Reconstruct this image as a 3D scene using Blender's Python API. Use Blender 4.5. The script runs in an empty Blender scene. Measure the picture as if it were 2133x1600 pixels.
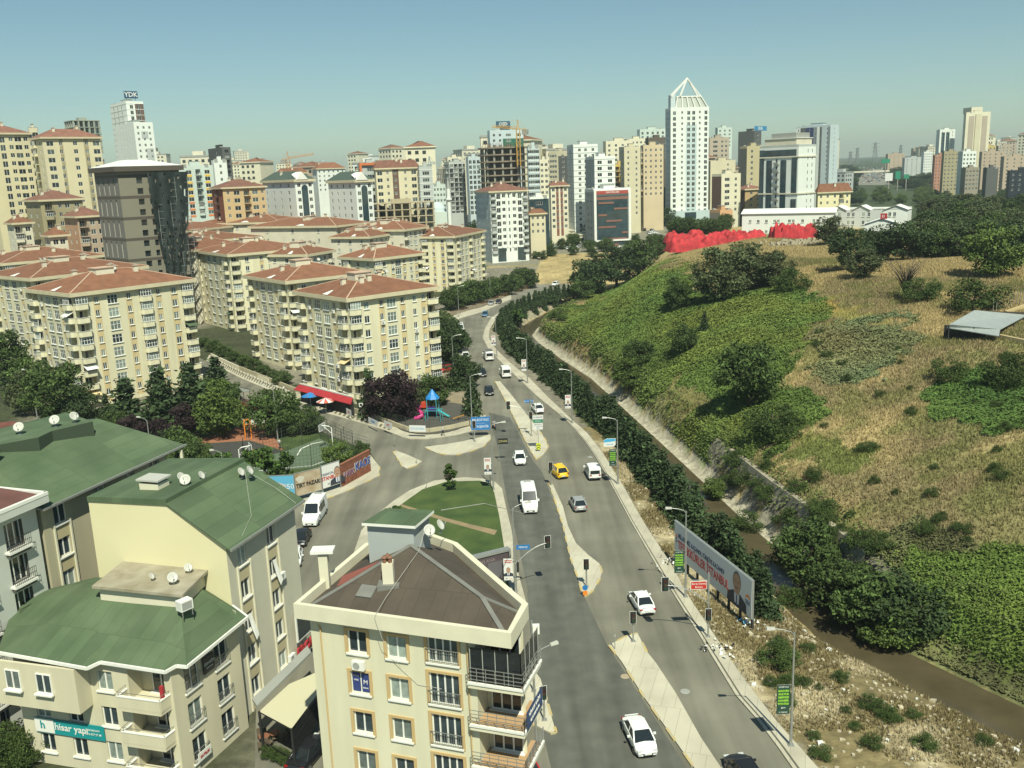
import bpy, math, random
import numpy as np
from mathutils import Vector, Matrix
random.seed(7); RNG = np.random.default_rng(7)
R = math.radians; PI = math.pi
S = bpy.context.scene; COL = S.collection

# ------------------------------------------------------------------ camera
F_PX, CAM_H, PITCH, ROLL = 1918.0, 42.0, R(12.86), R(2.14)
cd = bpy.data.cameras.new('camera'); cam = bpy.data.objects.new('camera', cd); COL.objects.link(cam)
r0 = Vector((1, 0, 0)); d0 = Vector((0, -math.sin(PITCH), -math.cos(PITCH))); f0 = Vector((0, math.cos(PITCH), -math.sin(PITCH)))
cx = r0*math.cos(ROLL)+d0*math.sin(ROLL); cy = -(d0*math.cos(ROLL)-r0*math.sin(ROLL)); cz = -f0
cam.matrix_world = Matrix(((cx.x, cy.x, cz.x, 0), (cx.y, cy.y, cz.y, 0), (cx.z, cy.z, cz.z, CAM_H), (0, 0, 0, 1)))
cd.sensor_fit = 'HORIZONTAL'; cd.sensor_width = 36; cd.lens = F_PX/2133*36; cd.clip_start = 0.5; cd.clip_end = 12000
S.camera = cam
# ------------------------------------------------------------------ sky, sun, exposure
SUN_EL = R(53.0); SUN_AZ = math.atan2(0.24, -0.97)      # towards the sun, measured from +Y to +X
W = bpy.data.worlds.new('World'); S.world = W; W.use_nodes = True
nt = W.node_tree; nt.nodes.clear()
sky = nt.nodes.new('ShaderNodeTexSky'); sky.sky_type = 'NISHITA'; sky.sun_disc = False
sky.sun_elevation = SUN_EL; sky.sun_rotation = SUN_AZ; sky.air_density = 1.0; sky.dust_density = 0.3; sky.ozone_density = 1.0; sky.altitude = 50
tint = nt.nodes.new('ShaderNodeMix'); tint.data_type = 'RGBA'; tint.blend_type = 'MULTIPLY'; tint.inputs[0].default_value = 1
tint.inputs[7].default_value = (0.80, 0.97, 0.90, 1)
bg = nt.nodes.new('ShaderNodeBackground'); bg.inputs[1].default_value = 0.068
wo = nt.nodes.new('ShaderNodeOutputWorld')
nt.links.new(sky.outputs[0], tint.inputs[6]); nt.links.new(tint.outputs[2], bg.inputs[0]); nt.links.new(bg.outputs[0], wo.inputs[0])
sl = bpy.data.lights.new('sun', 'SUN'); sl.energy = 4.6; sl.angle = R(0.5); sl.color = (1.0, 0.99, 0.80)
so = bpy.data.objects.new('sun', sl); COL.objects.link(so)
sd = Vector((math.sin(SUN_AZ)*math.cos(SUN_EL), math.cos(SUN_AZ)*math.cos(SUN_EL), math.sin(SUN_EL)))
so.rotation_euler = sd.to_track_quat('Z', 'Y').to_euler(); so.location = (0, -50, 120)
S.view_settings.view_transform = 'Standard'; S.view_settings.look = 'None'; S.view_settings.gamma = 1; S.view_settings.exposure = 0.43
S.cycles.max_bounces = 5; S.cycles.diffuse_bounces = 2; S.cycles.glossy_bounces = 3; S.cycles.transparent_max_bounces = 6
S.cycles.volume_bounces = 0; S.cycles.caustics_reflective = False; S.cycles.caustics_refractive = False

# ------------------------------------------------------------------ surveying the photograph: a picture point to a point of the place
def ray(x, y):
    u = (x-1066.5)/F_PX; v = (y-800)/F_PX; c, s = math.cos(ROLL), math.sin(ROLL)
    a = u*c-v*s; b = u*s+v*c
    return (a, math.cos(PITCH)-b*math.sin(PITCH), -(math.sin(PITCH)+b*math.cos(PITCH)))
def at(x, y, z=0.0):
    d = ray(x, y); t = (z-CAM_H)/d[2]
    return Vector((d[0]*t, d[1]*t, z))
def atY(x, y, Y):
    d = ray(x, y); t = Y/d[1]
    return Vector((d[0]*t, Y, CAM_H+d[2]*t))
def proj(X, Y, Z):
    Z = Z-CAM_H; fw = Y*math.cos(PITCH)-Z*math.sin(PITCH); dn = -(Y*math.sin(PITCH)+Z*math.cos(PITCH))
    a = X/fw; b = dn/fw; c, s = math.cos(ROLL), math.sin(ROLL)
    return (a*c+b*s)*F_PX+1066.5, (-a*s+b*c)*F_PX+800

# ------------------------------------------------------------------ lie of the land
CREEK = np.array([(75, 25), (60, 40), (49.5, 54), (40.5, 66.3), (36.4, 73.1), (33.4, 78.2), (31.3, 83.1), (30.2, 89.4), (29.3, 96.6), (28.2, 105), (26.7, 113.9), (25.2, 125.3), (23.7, 136.6), (22.3, 147), (19.7, 165.8), (14.8, 201.7), (9.6, 224.4), (4.6, 249), (3.2, 261), (5.0, 273), (9, 288), (15, 305), (24, 330), (34, 352)], float)
def creek_s(x, y):
    x = np.asarray(x, float); y = np.asarray(y, float)
    best = np.full(x.shape, 1e9); sg = np.ones(x.shape)
    for (ax, ay), (bx, by) in zip(CREEK[:-1], CREEK[1:]):
        dx, dy = bx-ax, by-ay; L = dx*dx+dy*dy
        t = np.clip(((x-ax)*dx+(y-ay)*dy)/L, 0, 1)
        d = np.hypot(x-ax-t*dx, y-ay-t*dy); cr = dy*(x-ax)-dx*(y-ay)
        m = d < best-1e-9; best = np.where(m, d, best); sg = np.where(m, np.where(cr >= 0, 1, -1), sg)
    return best*sg
def sst(t): t = np.clip(t, 0, 1); return t*t*(3-2*t)
def vnoise(x, y, sc, seed=0):
    x = np.asarray(x, float)/sc; y = np.asarray(y, float)/sc
    xi = np.floor(x).astype(np.int64); yi = np.floor(y).astype(np.int64); fx = x-xi; fy = y-yi
    fx = fx*fx*(3-2*fx); fy = fy*fy*(3-2*fy)
    def h(a, b):
        n = (a*374761393+b*668265263+seed*1442695041) & 0x7fffffff
        n = ((n ^ (n >> 13))*1274126177) & 0x7fffffff
        return ((n ^ (n >> 16)) & 0xffff)/65535.0
    return (h(xi, yi)*(1-fx)+h(xi+1, yi)*fx)*(1-fy)+(h(xi, yi+1)*(1-fx)+h(xi+1, yi+1)*fx)*fy*1.0
def terrain(x, y):
    x = np.asarray(x, float); y = np.asarray(y, float)
    s = creek_s(x, y)
    city = np.interp(y, [0, 350, 400, 545, 700, 1000, 2000, 3500, 6000], [0, 0, 3, 8, 11, 15, 30, 42, 60])
    lf = sst((-(x/np.maximum(y, 1))+0.02)/0.3)*sst((y-800)/900)
    city = city+lf*34*(0.6+0.5*vnoise(x, y, 420, 3))
    city = city-sst((y-300)/500)*sst((x/np.maximum(y, 1)-0.18)/0.12)*np.interp(y, [0, 700, 1500, 3000], [0, 5, 3, 0])
    prof = np.interp(s, [0, 2.1, 4.4, 6.4, 16, 27, 48, 66, 220], [-4.2, -3.7, -3.2, 1.2, 6.3, 10.6, 14.6, 17.2, 18])
    left = np.interp(s, [-9.5, -5.6, -2.3, 0], [0, -1.2, -3.6, -4.2])
    k = np.where(y > 240, sst((x-(10+(y-240)*0.22))/30), 1.0)
    hill = np.where(prof > 0, prof*k, prof)
    bump = (vnoise(x, y, 17, 1)-0.5)*2.4+(vnoise(x, y, 7, 2)-0.5)*0.9
    hill = hill+bump*sst((s-8)/10)*(1-sst((s-70)/60)*0.7)*np.where(y > 225, 0.5, 1)
    out = 1-sst((y-388)/70)
    on_hill = np.where(s > 0, hill*out+city*(1-out), 0)
    lft = np.where(y > 345, city, left*(1-sst((y-320)/25)))
    z = np.where(s > 0, on_hill, lft)
    z = np.where((s > 0) & (y > 345), np.maximum(z, city), z)
    rough = (vnoise(x, y, 2.2, 5)-0.5)*0.35*sst((-s-1)/4)*sst((s+12)/4)
    return z+rough
def T(x, y): return float(terrain(np.array([x]), np.array([y]))[0])
def hit(px, py):
    d = ray(px, py); n = 260
    t = np.geomspace(45, 3500, n); X = d[0]*t; Y = d[1]*t; Z = CAM_H+d[2]*t
    g = Z-terrain(X, Y); i = np.argmax(g < 0)
    if g[i] >= 0: i = n-1
    lo, hi = t[max(i-1, 0)], t[i]
    for _ in range(14):
        m = (lo+hi)/2
        if CAM_H+d[2]*m-T(d[0]*m, d[1]*m) < 0: hi = m
        else: lo = m
    return Vector((d[0]*hi, d[1]*hi, T(d[0]*hi, d[1]*hi)))

# ------------------------------------------------------------------ materials
MATS = {}
def mat(name, col, rough=0.8, var=0.0, scale=1.0, metal=0.0, bump=0.0, var2=None, objvar=0.0, spec=0.5, detail=4, coords='Object', emit=0, alpha=1.0, stretch=None):
    if name in MATS: return MATS[name]
    m = bpy.data.materials.new(name); m.use_nodes = True; n = m.node_tree; b = n.nodes['Principled BSDF']
    b.inputs['Roughness'].default_value = rough; b.inputs['Metallic'].default_value = metal; b.inputs['Specular IOR Level'].default_value = spec
    b.inputs['Base Color'].default_value = (*col, 1)
    if emit: b.inputs['Emission Color'].default_value = (*col, 1); b.inputs['Emission Strength'].default_value = emit
    if alpha < 1: b.inputs['Alpha'].default_value = alpha
    last = None
    if var > 0 or var2:
        tc = n.nodes.new('ShaderNodeTexCoord'); no = n.nodes.new('ShaderNodeTexNoise'); no.inputs['Scale'].default_value = scale; no.inputs['Detail'].default_value = detail
        src = tc.outputs[coords]
        if stretch:
            mp = n.nodes.new('ShaderNodeMapping'); mp.inputs['Scale'].default_value = stretch; n.links.new(src, mp.inputs[0]); src = mp.outputs[0]
        n.links.new(src, no.inputs[0])
        cr = n.nodes.new('ShaderNodeValToRGB'); cr.color_ramp.elements[0].position = 0.32; cr.color_ramp.elements[1].position = 0.68
        c2 = var2 if var2 else tuple(min(1, c*(1+var)) for c in col); c1 = col if var2 else tuple(c*(1-var) for c in col)
        cr.color_ramp.elements[0].color = (*c1, 1); cr.color_ramp.elements[1].color = (*c2, 1)
        n.links.new(no.outputs[0], cr.inputs[0]); last = cr.outputs[0]
        if bump:
            bp = n.nodes.new('ShaderNodeBump'); bp.inputs['Strength'].default_value = bump; bp.inputs['Distance'].default_value = 0.1
            n.links.new(no.outputs[0], bp.inputs['Height']); n.links.new(bp.outputs[0], b.inputs['Normal'])
    if objvar > 0:
        oi = n.nodes.new('ShaderNodeObjectInfo'); hs = n.nodes.new('ShaderNodeHueSaturation'); mr = n.nodes.new('ShaderNodeMapRange')
        mr.inputs[3].default_value = 1-objvar; mr.inputs[4].default_value = 1+objvar; n.links.new(oi.outputs['Random'], mr.inputs[0]); n.links.new(mr.outputs[0], hs.inputs['Value'])
        if last: n.links.new(last, hs.inputs['Color'])
        else: hs.inputs['Color'].default_value = (*col, 1)
        last = hs.outputs[0]
    if last: n.links.new(last, b.inputs['Base Color'])
    MATS[name] = m; return m
def glassmat(name, dark=(0.02, 0.03, 0.035), pale=(0.30, 0.36, 0.32), thr=0.62, rough=0.08):
    """window glass: seen through it a dark room or a drawn pale curtain, chosen per window"""
    if name in MATS: return MATS[name]
    m = bpy.data.materials.new(name); m.use_nodes = True; n = m.node_tree; b = n.nodes['Principled BSDF']
    oi = n.nodes.new('ShaderNodeObjectInfo'); cr = n.nodes.new('ShaderNodeValToRGB')
    e = cr.color_ramp.elements; e[0].position = 0; e[0].color = (*dark, 1); e[1].position = 1; e[1].color = (*pale, 1)
    a = e.new(thr-0.06); a.color = (dark[0]*2, dark[1]*2, dark[2]*2, 1); c = e.new(thr+0.04); c.color = tuple([p*0.55 for p in pale]+[1])
    n.links.new(oi.outputs['Random'], cr.inputs[0])
    tc = n.nodes.new('ShaderNodeTexCoord'); no = n.nodes.new('ShaderNodeTexNoise'); no.inputs['Scale'].default_value = 1.7
    n.links.new(tc.outputs['Object'], no.inputs[0]); hs = n.nodes.new('ShaderNodeHueSaturation'); mr = n.nodes.new('ShaderNodeMapRange'); mr.inputs[3].default_value = 0.4; mr.inputs[4].default_value = 1.6
    n.links.new(no.outputs[0], mr.inputs[0]); n.links.new(mr.outputs[0], hs.inputs['Value']); n.links.new(cr.outputs[0], hs.inputs['Color'])
    n.links.new(hs.outputs[0], b.inputs['Base Color']); b.inputs['Roughness'].default_value = rough; b.inputs['Specular IOR Level'].default_value = 0.6
    MATS[name] = m; return m
def attrmat(name, rough=0.9, trans=0.0, bump=0.0, bscale=3.0, noise=0.0, nscale=2.0, objvar=0.0):
    """takes its colour from the mesh attribute 'Col' (what grows or lies there), broken up by noise"""
    if name in MATS: return MATS[name]
    m = bpy.data.materials.new(name); m.use_nodes = True; n = m.node_tree; b = n.nodes['Principled BSDF']
    at_ = n.nodes.new('ShaderNodeAttribute'); at_.attribute_name = 'Col'; last = at_.outputs[0]
    b.inputs['Roughness'].default_value = rough; b.inputs['Specular IOR Level'].default_value = 0.25
    tc = n.nodes.new('ShaderNodeTexCoord'); no = n.nodes.new('ShaderNodeTexNoise'); no.inputs['Scale'].default_value = nscale; no.inputs['Detail'].default_value = 6
    n.links.new(tc.outputs['Object'], no.inputs[0])
    if noise:
        hs = n.nodes.new('ShaderNodeHueSaturation'); mr = n.nodes.new('ShaderNodeMapRange'); mr.inputs[1].default_value = 0.3; mr.inputs[2].default_value = 0.7
        mr.inputs[3].default_value = 1-noise; mr.inputs[4].default_value = 1+noise
        n.links.new(no.outputs[0], mr.inputs[0]); n.links.new(mr.outputs[0], hs.inputs['Value']); n.links.new(last, hs.inputs['Color']); last = hs.outputs[0]
    if objvar:
        oi = n.nodes.new('ShaderNodeObjectInfo'); h2 = n.nodes.new('ShaderNodeHueSaturation'); m2 = n.nodes.new('ShaderNodeMapRange'); m2.inputs[3].default_value = 1-objvar; m2.inputs[4].default_value = 1+objvar
        n.links.new(oi.outputs['Random'], m2.inputs[0]); n.links.new(m2.outputs[0], h2.inputs['Value']); n.links.new(last, h2.inputs['Color']); last = h2.outputs[0]
    n.links.new(last, b.inputs['Base Color'])
    if bump:
        bp = n.nodes.new('ShaderNodeBump'); bp.inputs['Strength'].default_value = bump; bp.inputs['Distance'].default_value = 0.3
        n2 = n.nodes.new('ShaderNodeTexNoise'); n2.inputs['Scale'].default_value = bscale; n2.inputs['Detail'].default_value = 6; n.links.new(tc.outputs['Object'], n2.inputs[0])
        n.links.new(n2.outputs[0], bp.inputs['Height']); n.links.new(bp.outputs[0], b.inputs['Normal'])
    if trans:
        b.inputs['Subsurface Weight'].default_value = 0
    MATS[name] = m; return m
def tilemat(name, col, col2):
    """clay tile roof: rows of tiles as fine bands with patchy colour"""
    if name in MATS: return MATS[name]
    m = mat(name, col, 0.9, var2=col2, scale=0.6, detail=8, objvar=0.12)
    n = m.node_tree; b = n.nodes['Principled BSDF']; tc = n.nodes.new('ShaderNodeTexCoord'); wv = n.nodes.new('ShaderNodeTexWave'); wv.bands_direction = 'DIAGONAL'
    wv.inputs['Scale'].default_value = 1.6; wv.inputs['Distortion'].default_value = 1.0; n.links.new(tc.outputs['Object'], wv.inputs[0])
    bp = n.nodes.new('ShaderNodeBump'); bp.inputs['Strength'].default_value = 0.5; bp.inputs['Distance'].default_value = 0.06
    n.links.new(wv.outputs[1], bp.inputs['Height']); n.links.new(bp.outputs[0], b.inputs['Normal'])
    return m

HAZE_D = 0.00016
def relink(m, make):
    n = m.node_tree; b = n.nodes['Principled BSDF']; l = b.inputs['Base Color'].links[0]; src = l.from_socket; hs = n.nodes.new('ShaderNodeHueSaturation'); n.links.new(src, hs.inputs['Color']); n.links.new(make(n), hs.inputs['Value']); n.links.new(hs.outputs[0], b.inputs['Base Color']); return m
def feltmat(m, amt=.16):
    """rolls of felt laid side by side: each sheet a slightly different tone, with dark lap joints"""
    def f(n):
        tc = n.nodes.new('ShaderNodeTexCoord'); mp = n.nodes.new('ShaderNodeMapping'); mp.inputs['Rotation'].default_value = (0, 0, R(18)); br = n.nodes.new('ShaderNodeTexBrick'); br.inputs['Scale'].default_value = 1.0; br.inputs['Brick Width'].default_value = 1.05; br.inputs['Row Height'].default_value = 5.5; br.inputs['Mortar Size'].default_value = .018; br.inputs['Color1'].default_value = (1-amt, )*3+(1,); br.inputs['Color2'].default_value = (1+amt*.6, )*3+(1,); br.inputs['Mortar'].default_value = (.62, .62, .62, 1)
        n.links.new(tc.outputs['Object'], mp.inputs[0]); n.links.new(mp.outputs[0], br.inputs[0]); return br.outputs[0]
    return relink(m, f)
def streaky(m):
    """tyre-polished lanes, oil and patching worn into the asphalt"""
    def f(n):
        tc = n.nodes.new('ShaderNodeTexCoord'); mp = n.nodes.new('ShaderNodeMapping'); mp.inputs['Rotation'].default_value = (0, 0, R(-14)); mp.inputs['Scale'].default_value = (.55, .035, 1); no = n.nodes.new('ShaderNodeTexNoise'); no.inputs['Scale'].default_value = 1; no.inputs['Detail'].default_value = 7; mr = n.nodes.new('ShaderNodeMapRange'); mr.inputs[1].default_value = .3; mr.inputs[2].default_value = .7; mr.inputs[3].default_value = .72; mr.inputs[4].default_value = 1.2
        n.links.new(tc.outputs['Object'], mp.inputs[0]); n.links.new(mp.outputs[0], no.inputs[0]); n.links.new(no.outputs[0], mr.inputs[0]); return mr.outputs[0]
    return relink(m, f)
M = dict(
 asphalt=streaky(mat('asphalt', (0.135, 0.13, 0.098), 0.92, var2=(0.205, 0.195, 0.15), scale=0.13, detail=10)),
 asphalt_pale=mat('asphalt_pale', (0.16, 0.155, 0.125), 0.92, var2=(0.23, 0.22, 0.175), scale=0.2, detail=9),
 concrete=feltmat(mat('concrete', (0.38, 0.355, 0.27), 0.9, var2=(0.49, 0.46, 0.355), scale=0.35, detail=10), .05),
 kerb=mat('kerb', (0.36, 0.34, 0.27), 0.9, var=0.12, scale=0.8), kerb_yellow=mat('kerb_yellow', (0.50, 0.37, 0.12), 0.9, var2=(0.40, 0.36, 0.24), scale=1.3, detail=8),
 cream=mat('cream_wall', (0.64, 0.60, 0.415), 0.92, var=0.09, scale=0.7, objvar=0.05, detail=8, stretch=(1, 1, .08)), tan=mat('tan_panel', (0.575, 0.46, 0.245), 0.92, var=0.08, scale=0.7, objvar=.08, stretch=(1, 1, .1)),
 cream_pale=mat('pale_cream_wall', (0.62, 0.58, 0.45), 0.92, var=0.06, scale=0.3), eave=mat('eave_trim', (0.55, 0.49, 0.33), 0.9, var=0.08, scale=0.5),
 tile=tilemat('clay_tiles', (0.165, 0.072, 0.038), (0.225, 0.10, 0.054)), tile_brown=tilemat('brown_tiles', (0.17, 0.08, 0.055), (0.24, 0.11, 0.075)),
 ridge=mat('ridge_mortar', (0.50, 0.36, 0.26), 0.9), white=mat('white_paint', (0.72, 0.72, 0.66), 0.6, var=0.04, scale=0.5), whitew=mat('white_wall', (0.66, 0.69, 0.64), 0.85, var=0.04, scale=0.2),
 upvc=mat('window_frame_white', (0.74, 0.74, 0.68), 0.45), glass=glassmat('window_glass'), glassd=glassmat('dark_window_glass', (0.012, 0.017, 0.02), (0.12, 0.15, 0.14), 0.8, 0.06),
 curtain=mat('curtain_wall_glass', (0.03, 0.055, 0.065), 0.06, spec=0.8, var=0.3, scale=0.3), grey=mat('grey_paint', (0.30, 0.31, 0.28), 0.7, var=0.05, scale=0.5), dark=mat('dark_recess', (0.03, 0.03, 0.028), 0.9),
 metal=mat('galvanised_steel', (0.38, 0.39, 0.36), 0.45, metal=0.5, var=0.08, scale=3), rail=mat('rail_metal', (0.35, 0.36, 0.34), 0.4, metal=0.6), black=mat('black_plastic', (0.02, 0.02, 0.02), 0.5),
 bark=mat('bark', (0.09, 0.07, 0.045), 0.95, var=0.3, scale=3), soil=mat('bare_soil', (0.30, 0.22, 0.12), 0.95, var2=(0.20, 0.16, 0.09), scale=0.4, detail=8),
 lawn=mat('lawn', (0.032, 0.062, 0.012), 0.95, var2=(0.07, 0.105, 0.022), scale=0.35, detail=10), green_roof=feltmat(mat('green_felt_roof', (0.064, 0.102, 0.05), 0.85, var2=(0.098, 0.14, 0.074), scale=0.3, detail=9)),
 brown_roof=feltmat(mat('brown_felt_roof', (0.064, 0.050, 0.037), 0.85, var2=(0.086, 0.069, 0.051), scale=0.5, detail=9), .1), lead=mat('grey_flashing', (0.17, 0.17, 0.15), 0.7, var=0.1, scale=1), dish=mat('dish_white', (0.46, 0.46, 0.41), 0.5),
 brick=mat('brick_red', (0.20, 0.07, 0.04), 0.9, var=0.25, scale=1.5), red=mat('red_fabric', (0.36, 0.025, 0.03), 0.75, var=0.12, scale=0.6), frame_conc=mat('raw_concrete', (0.26, 0.25, 0.21), 0.9, var=0.15, scale=0.3),
)

# ------------------------------------------------------------------ mesh building and tagging
class MB:
    def __init__(s): s.v = []; s.f = []; s.m = []; s.ms = []
    def mi(s, m):
        if m not in s.ms: s.ms.append(m)
        return s.ms.index(m)
    def quad(s, a, b, c, d, m): i = len(s.v); s.v += [tuple(a), tuple(b), tuple(c), tuple(d)]; s.f.append((i, i+1, i+2, i+3)); s.m.append(s.mi(m))
    def poly(s, pts, m): i = len(s.v); s.v += [tuple(p) for p in pts]; s.f.append(tuple(range(i, i+len(pts)))); s.m.append(s.mi(m))
    def hexa(s, p, m):
        i = len(s.v); s.v += [tuple(q) for q in p]; k = s.mi(m)
        for f in ((0, 3, 2, 1), (4, 5, 6, 7), (0, 1, 5, 4), (1, 2, 6, 5), (2, 3, 7, 6), (3, 0, 4, 7)): s.f.append(tuple(i+j for j in f)); s.m.append(k)
    def box(s, x0, x1, y0, y1, z0, z1, m, fr=None):
        p = [(x0, y0, z0), (x1, y0, z0), (x1, y1, z0), (x0, y1, z0), (x0, y0, z1), (x1, y0, z1), (x1, y1, z1), (x0, y1, z1)]
        if fr: p = [fr @ Vector(q) for q in p]
        s.hexa(p, m)
    def prism(s, pts, z0, z1, m, top=None, side=None):
        n = len(pts); i = len(s.v)
        s.v += [(p[0], p[1], (z0(p) if callable(z0) else z0)) for p in pts]+[(p[0], p[1], (z1(p) if callable(z1) else z1)) for p in pts]
        a = sum(pts[j][0]*pts[(j+1) % n][1]-pts[(j+1) % n][0]*pts[j][1] for j in range(n))
        o = list(range(n)) if a > 0 else list(range(n))[::-1]
        s.f.append(tuple(i+n+j for j in o)); s.m.append(s.mi(top or m)); s.f.append(tuple(i+j for j in o[::-1])); s.m.append(s.mi(m))
        for j in range(n):
            p, q = o[j], o[(j+1) % n]; s.f.append((i+p, i+q, i+n+q, i+n+p)); s.m.append(s.mi(side or m))
    def bar(s, a, b, w, m, h=None):
        a = Vector(a); b = Vector(b); d = (b-a).normalized(); u = Vector((0, 0, 1)) if abs(d.z) < 0.95 else Vector((1, 0, 0))
        x = d.cross(u).normalized()*w/2; y = d.cross(x).normalized()*(h or w)/2
        s.hexa([a-x-y, a+x-y, a+x+y, a-x+y, b-x-y, b+x-y, b+x+y, b-x+y], m)
    def tube(s, pts, r, m, n=8, cap=True):
        i0 = len(s.v); k = s.mi(m); P = [Vector(p) for p in pts]; rr = r if isinstance(r, (list, tuple)) else [r]*len(P)
        for j, p in enumerate(P):
            d = (P[min(j+1, len(P)-1)]-P[max(j-1, 0)]).normalized(); u = Vector((0, 0, 1)) if abs(d.z) < 0.9 else Vector((1, 0, 0))
            x = d.cross(u).normalized(); y = d.cross(x)
            for q in range(n): an = 2*PI*q/n; s.v.append(tuple(p+x*math.cos(an)*rr[j]+y*math.sin(an)*rr[j]))
        for j in range(len(P)-1):
            for q in range(n): a = i0+j*n+q; b = i0+j*n+(q+1) % n; s.f.append((a, b, b+n, a+n)); s.m.append(k)
        if cap: s.f.append(tuple(i0+q for q in range(n))[::-1]); s.m.append(k); s.f.append(tuple(i0+(len(P)-1)*n+q for q in range(n))); s.m.append(k)
    def lathe(s, prof, c, m, n=16):
        i0 = len(s.v); k = s.mi(m)
        for r, z in prof:
            for q in range(n): an = 2*PI*q/n; s.v.append((c[0]+r*math.cos(an), c[1]+r*math.sin(an), c[2]+z))
        for j in range(len(prof)-1):
            for q in range(n): a = i0+j*n+q; b = i0+j*n+(q+1) % n; s.f.append((a, b, b+n, a+n)); s.m.append(k)
    def mesh(s, name, smooth=False):
        me = bpy.data.meshes.new(name); me.from_pydata(s.v, [], s.f)
        for m in s.ms: me.materials.append(m)
        me.polygons.foreach_set('material_index', s.m)
        if smooth: me.polygons.foreach_set('use_smooth', [True]*len(s.f))
        me.update(); return me
    def build(s, name, parent=None, smooth=False, loc=None):
        return link(name, s.mesh(name, smooth), parent, loc)
def link(name, me, parent=None, loc=None, rz=0, scale=None):
    o = bpy.data.objects.new(name, me); COL.objects.link(o)
    if parent: o.parent = parent
    if loc is not None: o.location = loc
    if rz: o.rotation_euler = (0, 0, rz)
    if scale: o.scale = scale
    return o
def tag(o, label, cat, group=None, kind=None):
    if label: o['label'] = label
    if cat: o['category'] = cat
    if group: o['group'] = group
    if kind: o['kind'] = kind
    return o
def thing(name, label, cat, loc=(0, 0, 0), rz=0, group=None):
    o = bpy.data.objects.new(name, None); COL.objects.link(o); o.location = loc; o.rotation_euler = (0, 0, rz); o.empty_display_size = 0.5
    return tag(o, label, cat, group)
def struct(name, mb, smooth=False):
    o = mb.build(name, None, smooth); o['kind'] = 'structure'; return o
def copy_tree(o, parent=None):
    c = o.copy(); COL.objects.link(c); c.parent = parent
    for ch in list(o.children): copy_tree(ch, c)
    return c
def frame2(o, ux, uz=(0, 0, 1)):
    """matrix with x along ux, z up, y away from the viewer of that face"""
    x = Vector(ux).normalized(); z = Vector(uz).normalized(); y = z.cross(x)
    return Matrix(((x.x, y.x, z.x, o[0]), (x.y, y.y, z.y, o[1]), (x.z, y.z, z.z, o[2]), (0, 0, 0, 1)))
TXT = {}
def textmesh(body, size, m, parent=None, fr=None, name='lettering', align='CENTER', depth=0.01, bold=0.0, sx=1.0):
    key = (body, size, m.name, align, bold, sx)
    if key not in TXT:
        cu = bpy.data.curves.new('txt', 'FONT'); cu.body = body; cu.size = size; cu.align_x = align; cu.align_y = 'CENTER'; cu.extrude = depth; cu.offset = bold; cu.resolution_u = 2
        to = bpy.data.objects.new('txt', cu); COL.objects.link(to); dg = bpy.context.evaluated_depsgraph_get(); me = bpy.data.meshes.new_from_object(to.evaluated_get(dg))
        bpy.data.objects.remove(to); bpy.data.curves.remove(cu); me.transform(Matrix(((sx, 0, 0, 0), (0, 0, -1, 0), (0, 1, 0, 0), (0, 0, 0, 1)))); me.materials.clear(); me.materials.append(m); TXT[key] = me
    o = link(name, TXT[key], parent)
    if fr is not None: o.matrix_local = fr
    return o
# ------------------------------------------------------------------ the ground sheet
def inpoly(px, py, P):
    c = np.zeros(px.shape, bool); n = len(P)
    for i in range(n):
        x1, y1 = P[i]; x2, y2 = P[(i+1) % n]
        k = ((y1 > py) != (y2 > py)) & (px < (x2-x1)*(py-y1)/((y2-y1) if y2 != y1 else 1e-9)+x1); c ^= k
    return c
PATCH = [  # outlines surveyed from the photograph; colour of what grows there
 ([(1130, 700), (1190, 625), (1350, 540), (1440, 556), (1470, 620), (1560, 590), (1700, 592), (1735, 640), (1690, 700), (1640, 740), (1640, 800), (1725, 835), (1700, 885), (1640, 930), (1590, 955), (1490, 962), (1400, 925), (1330, 880), (1262, 850), (1300, 790), (1250, 745), (1190, 720)], (0.118, 0.165, 0.036), 'ivy'),
 ([(1640, 795), (1725, 835), (1700, 885), (1640, 930), (1590, 955), (1520, 960), (1560, 850)], (0.085, 0.135, 0.03), 'ivy'),
 ([(1700, 690), (1760, 672), (1850, 662), (1905, 660), (1890, 740), (1850, 790), (1740, 810), (1700, 780)], (0.16, 0.17, 0.075), 'ivy'),
 ([(1925, 810), (2000, 780), (2180, 755), (2180, 905), (2080, 915), (1950, 895)], (0.085, 0.135, 0.03), 'ivy'),
 ([(1850, 1200), (1900, 1160), (2000, 1140), (2180, 1150), (2180, 1540), (2060, 1460), (1960, 1390), (1880, 1330)], (0.10, 0.158, 0.032), 'ivy'),
 ([(1290, 880), (1330, 890), (1480, 960), (1500, 1040), (1440, 1010), (1350, 950)], (0.095, 0.135, 0.03), 'ivy'),
 ([(1096, 690), (1140, 690), (1260, 750), (1345, 850), (1290, 852), (1180, 775), (1105, 742)], (0.27, 0.21, 0.10), 'dry'), ([(1330, 860), (1400, 885), (1490, 835), (1420, 795)], (0.22, 0.20, 0.08), 'mix'),
 ([(1700, 620), (1800, 640), (1840, 655), (1750, 670)], (0.36, 0.30, 0.10), 'dry'),
 ([(1700, 900), (1850, 930), (1800, 970), (1600, 960)], (0.16, 0.17, 0.05), 'mix')]
RO_W = np.array([tuple(at(a, b)[:2]) for a, b in [(1850, 1770), (1702, 1600), (1612, 1500), (1537, 1400), (1475, 1306), (1431, 1241), (1400, 1180), (1350, 1105), (1323, 1059), (1300, 1017), (1279, 985), (1266, 961), (1247, 933), (1219, 899), (1192, 877), (1100, 786)]]); ROX, ROY = RO_W[:, 0], RO_W[:, 1]
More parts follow.
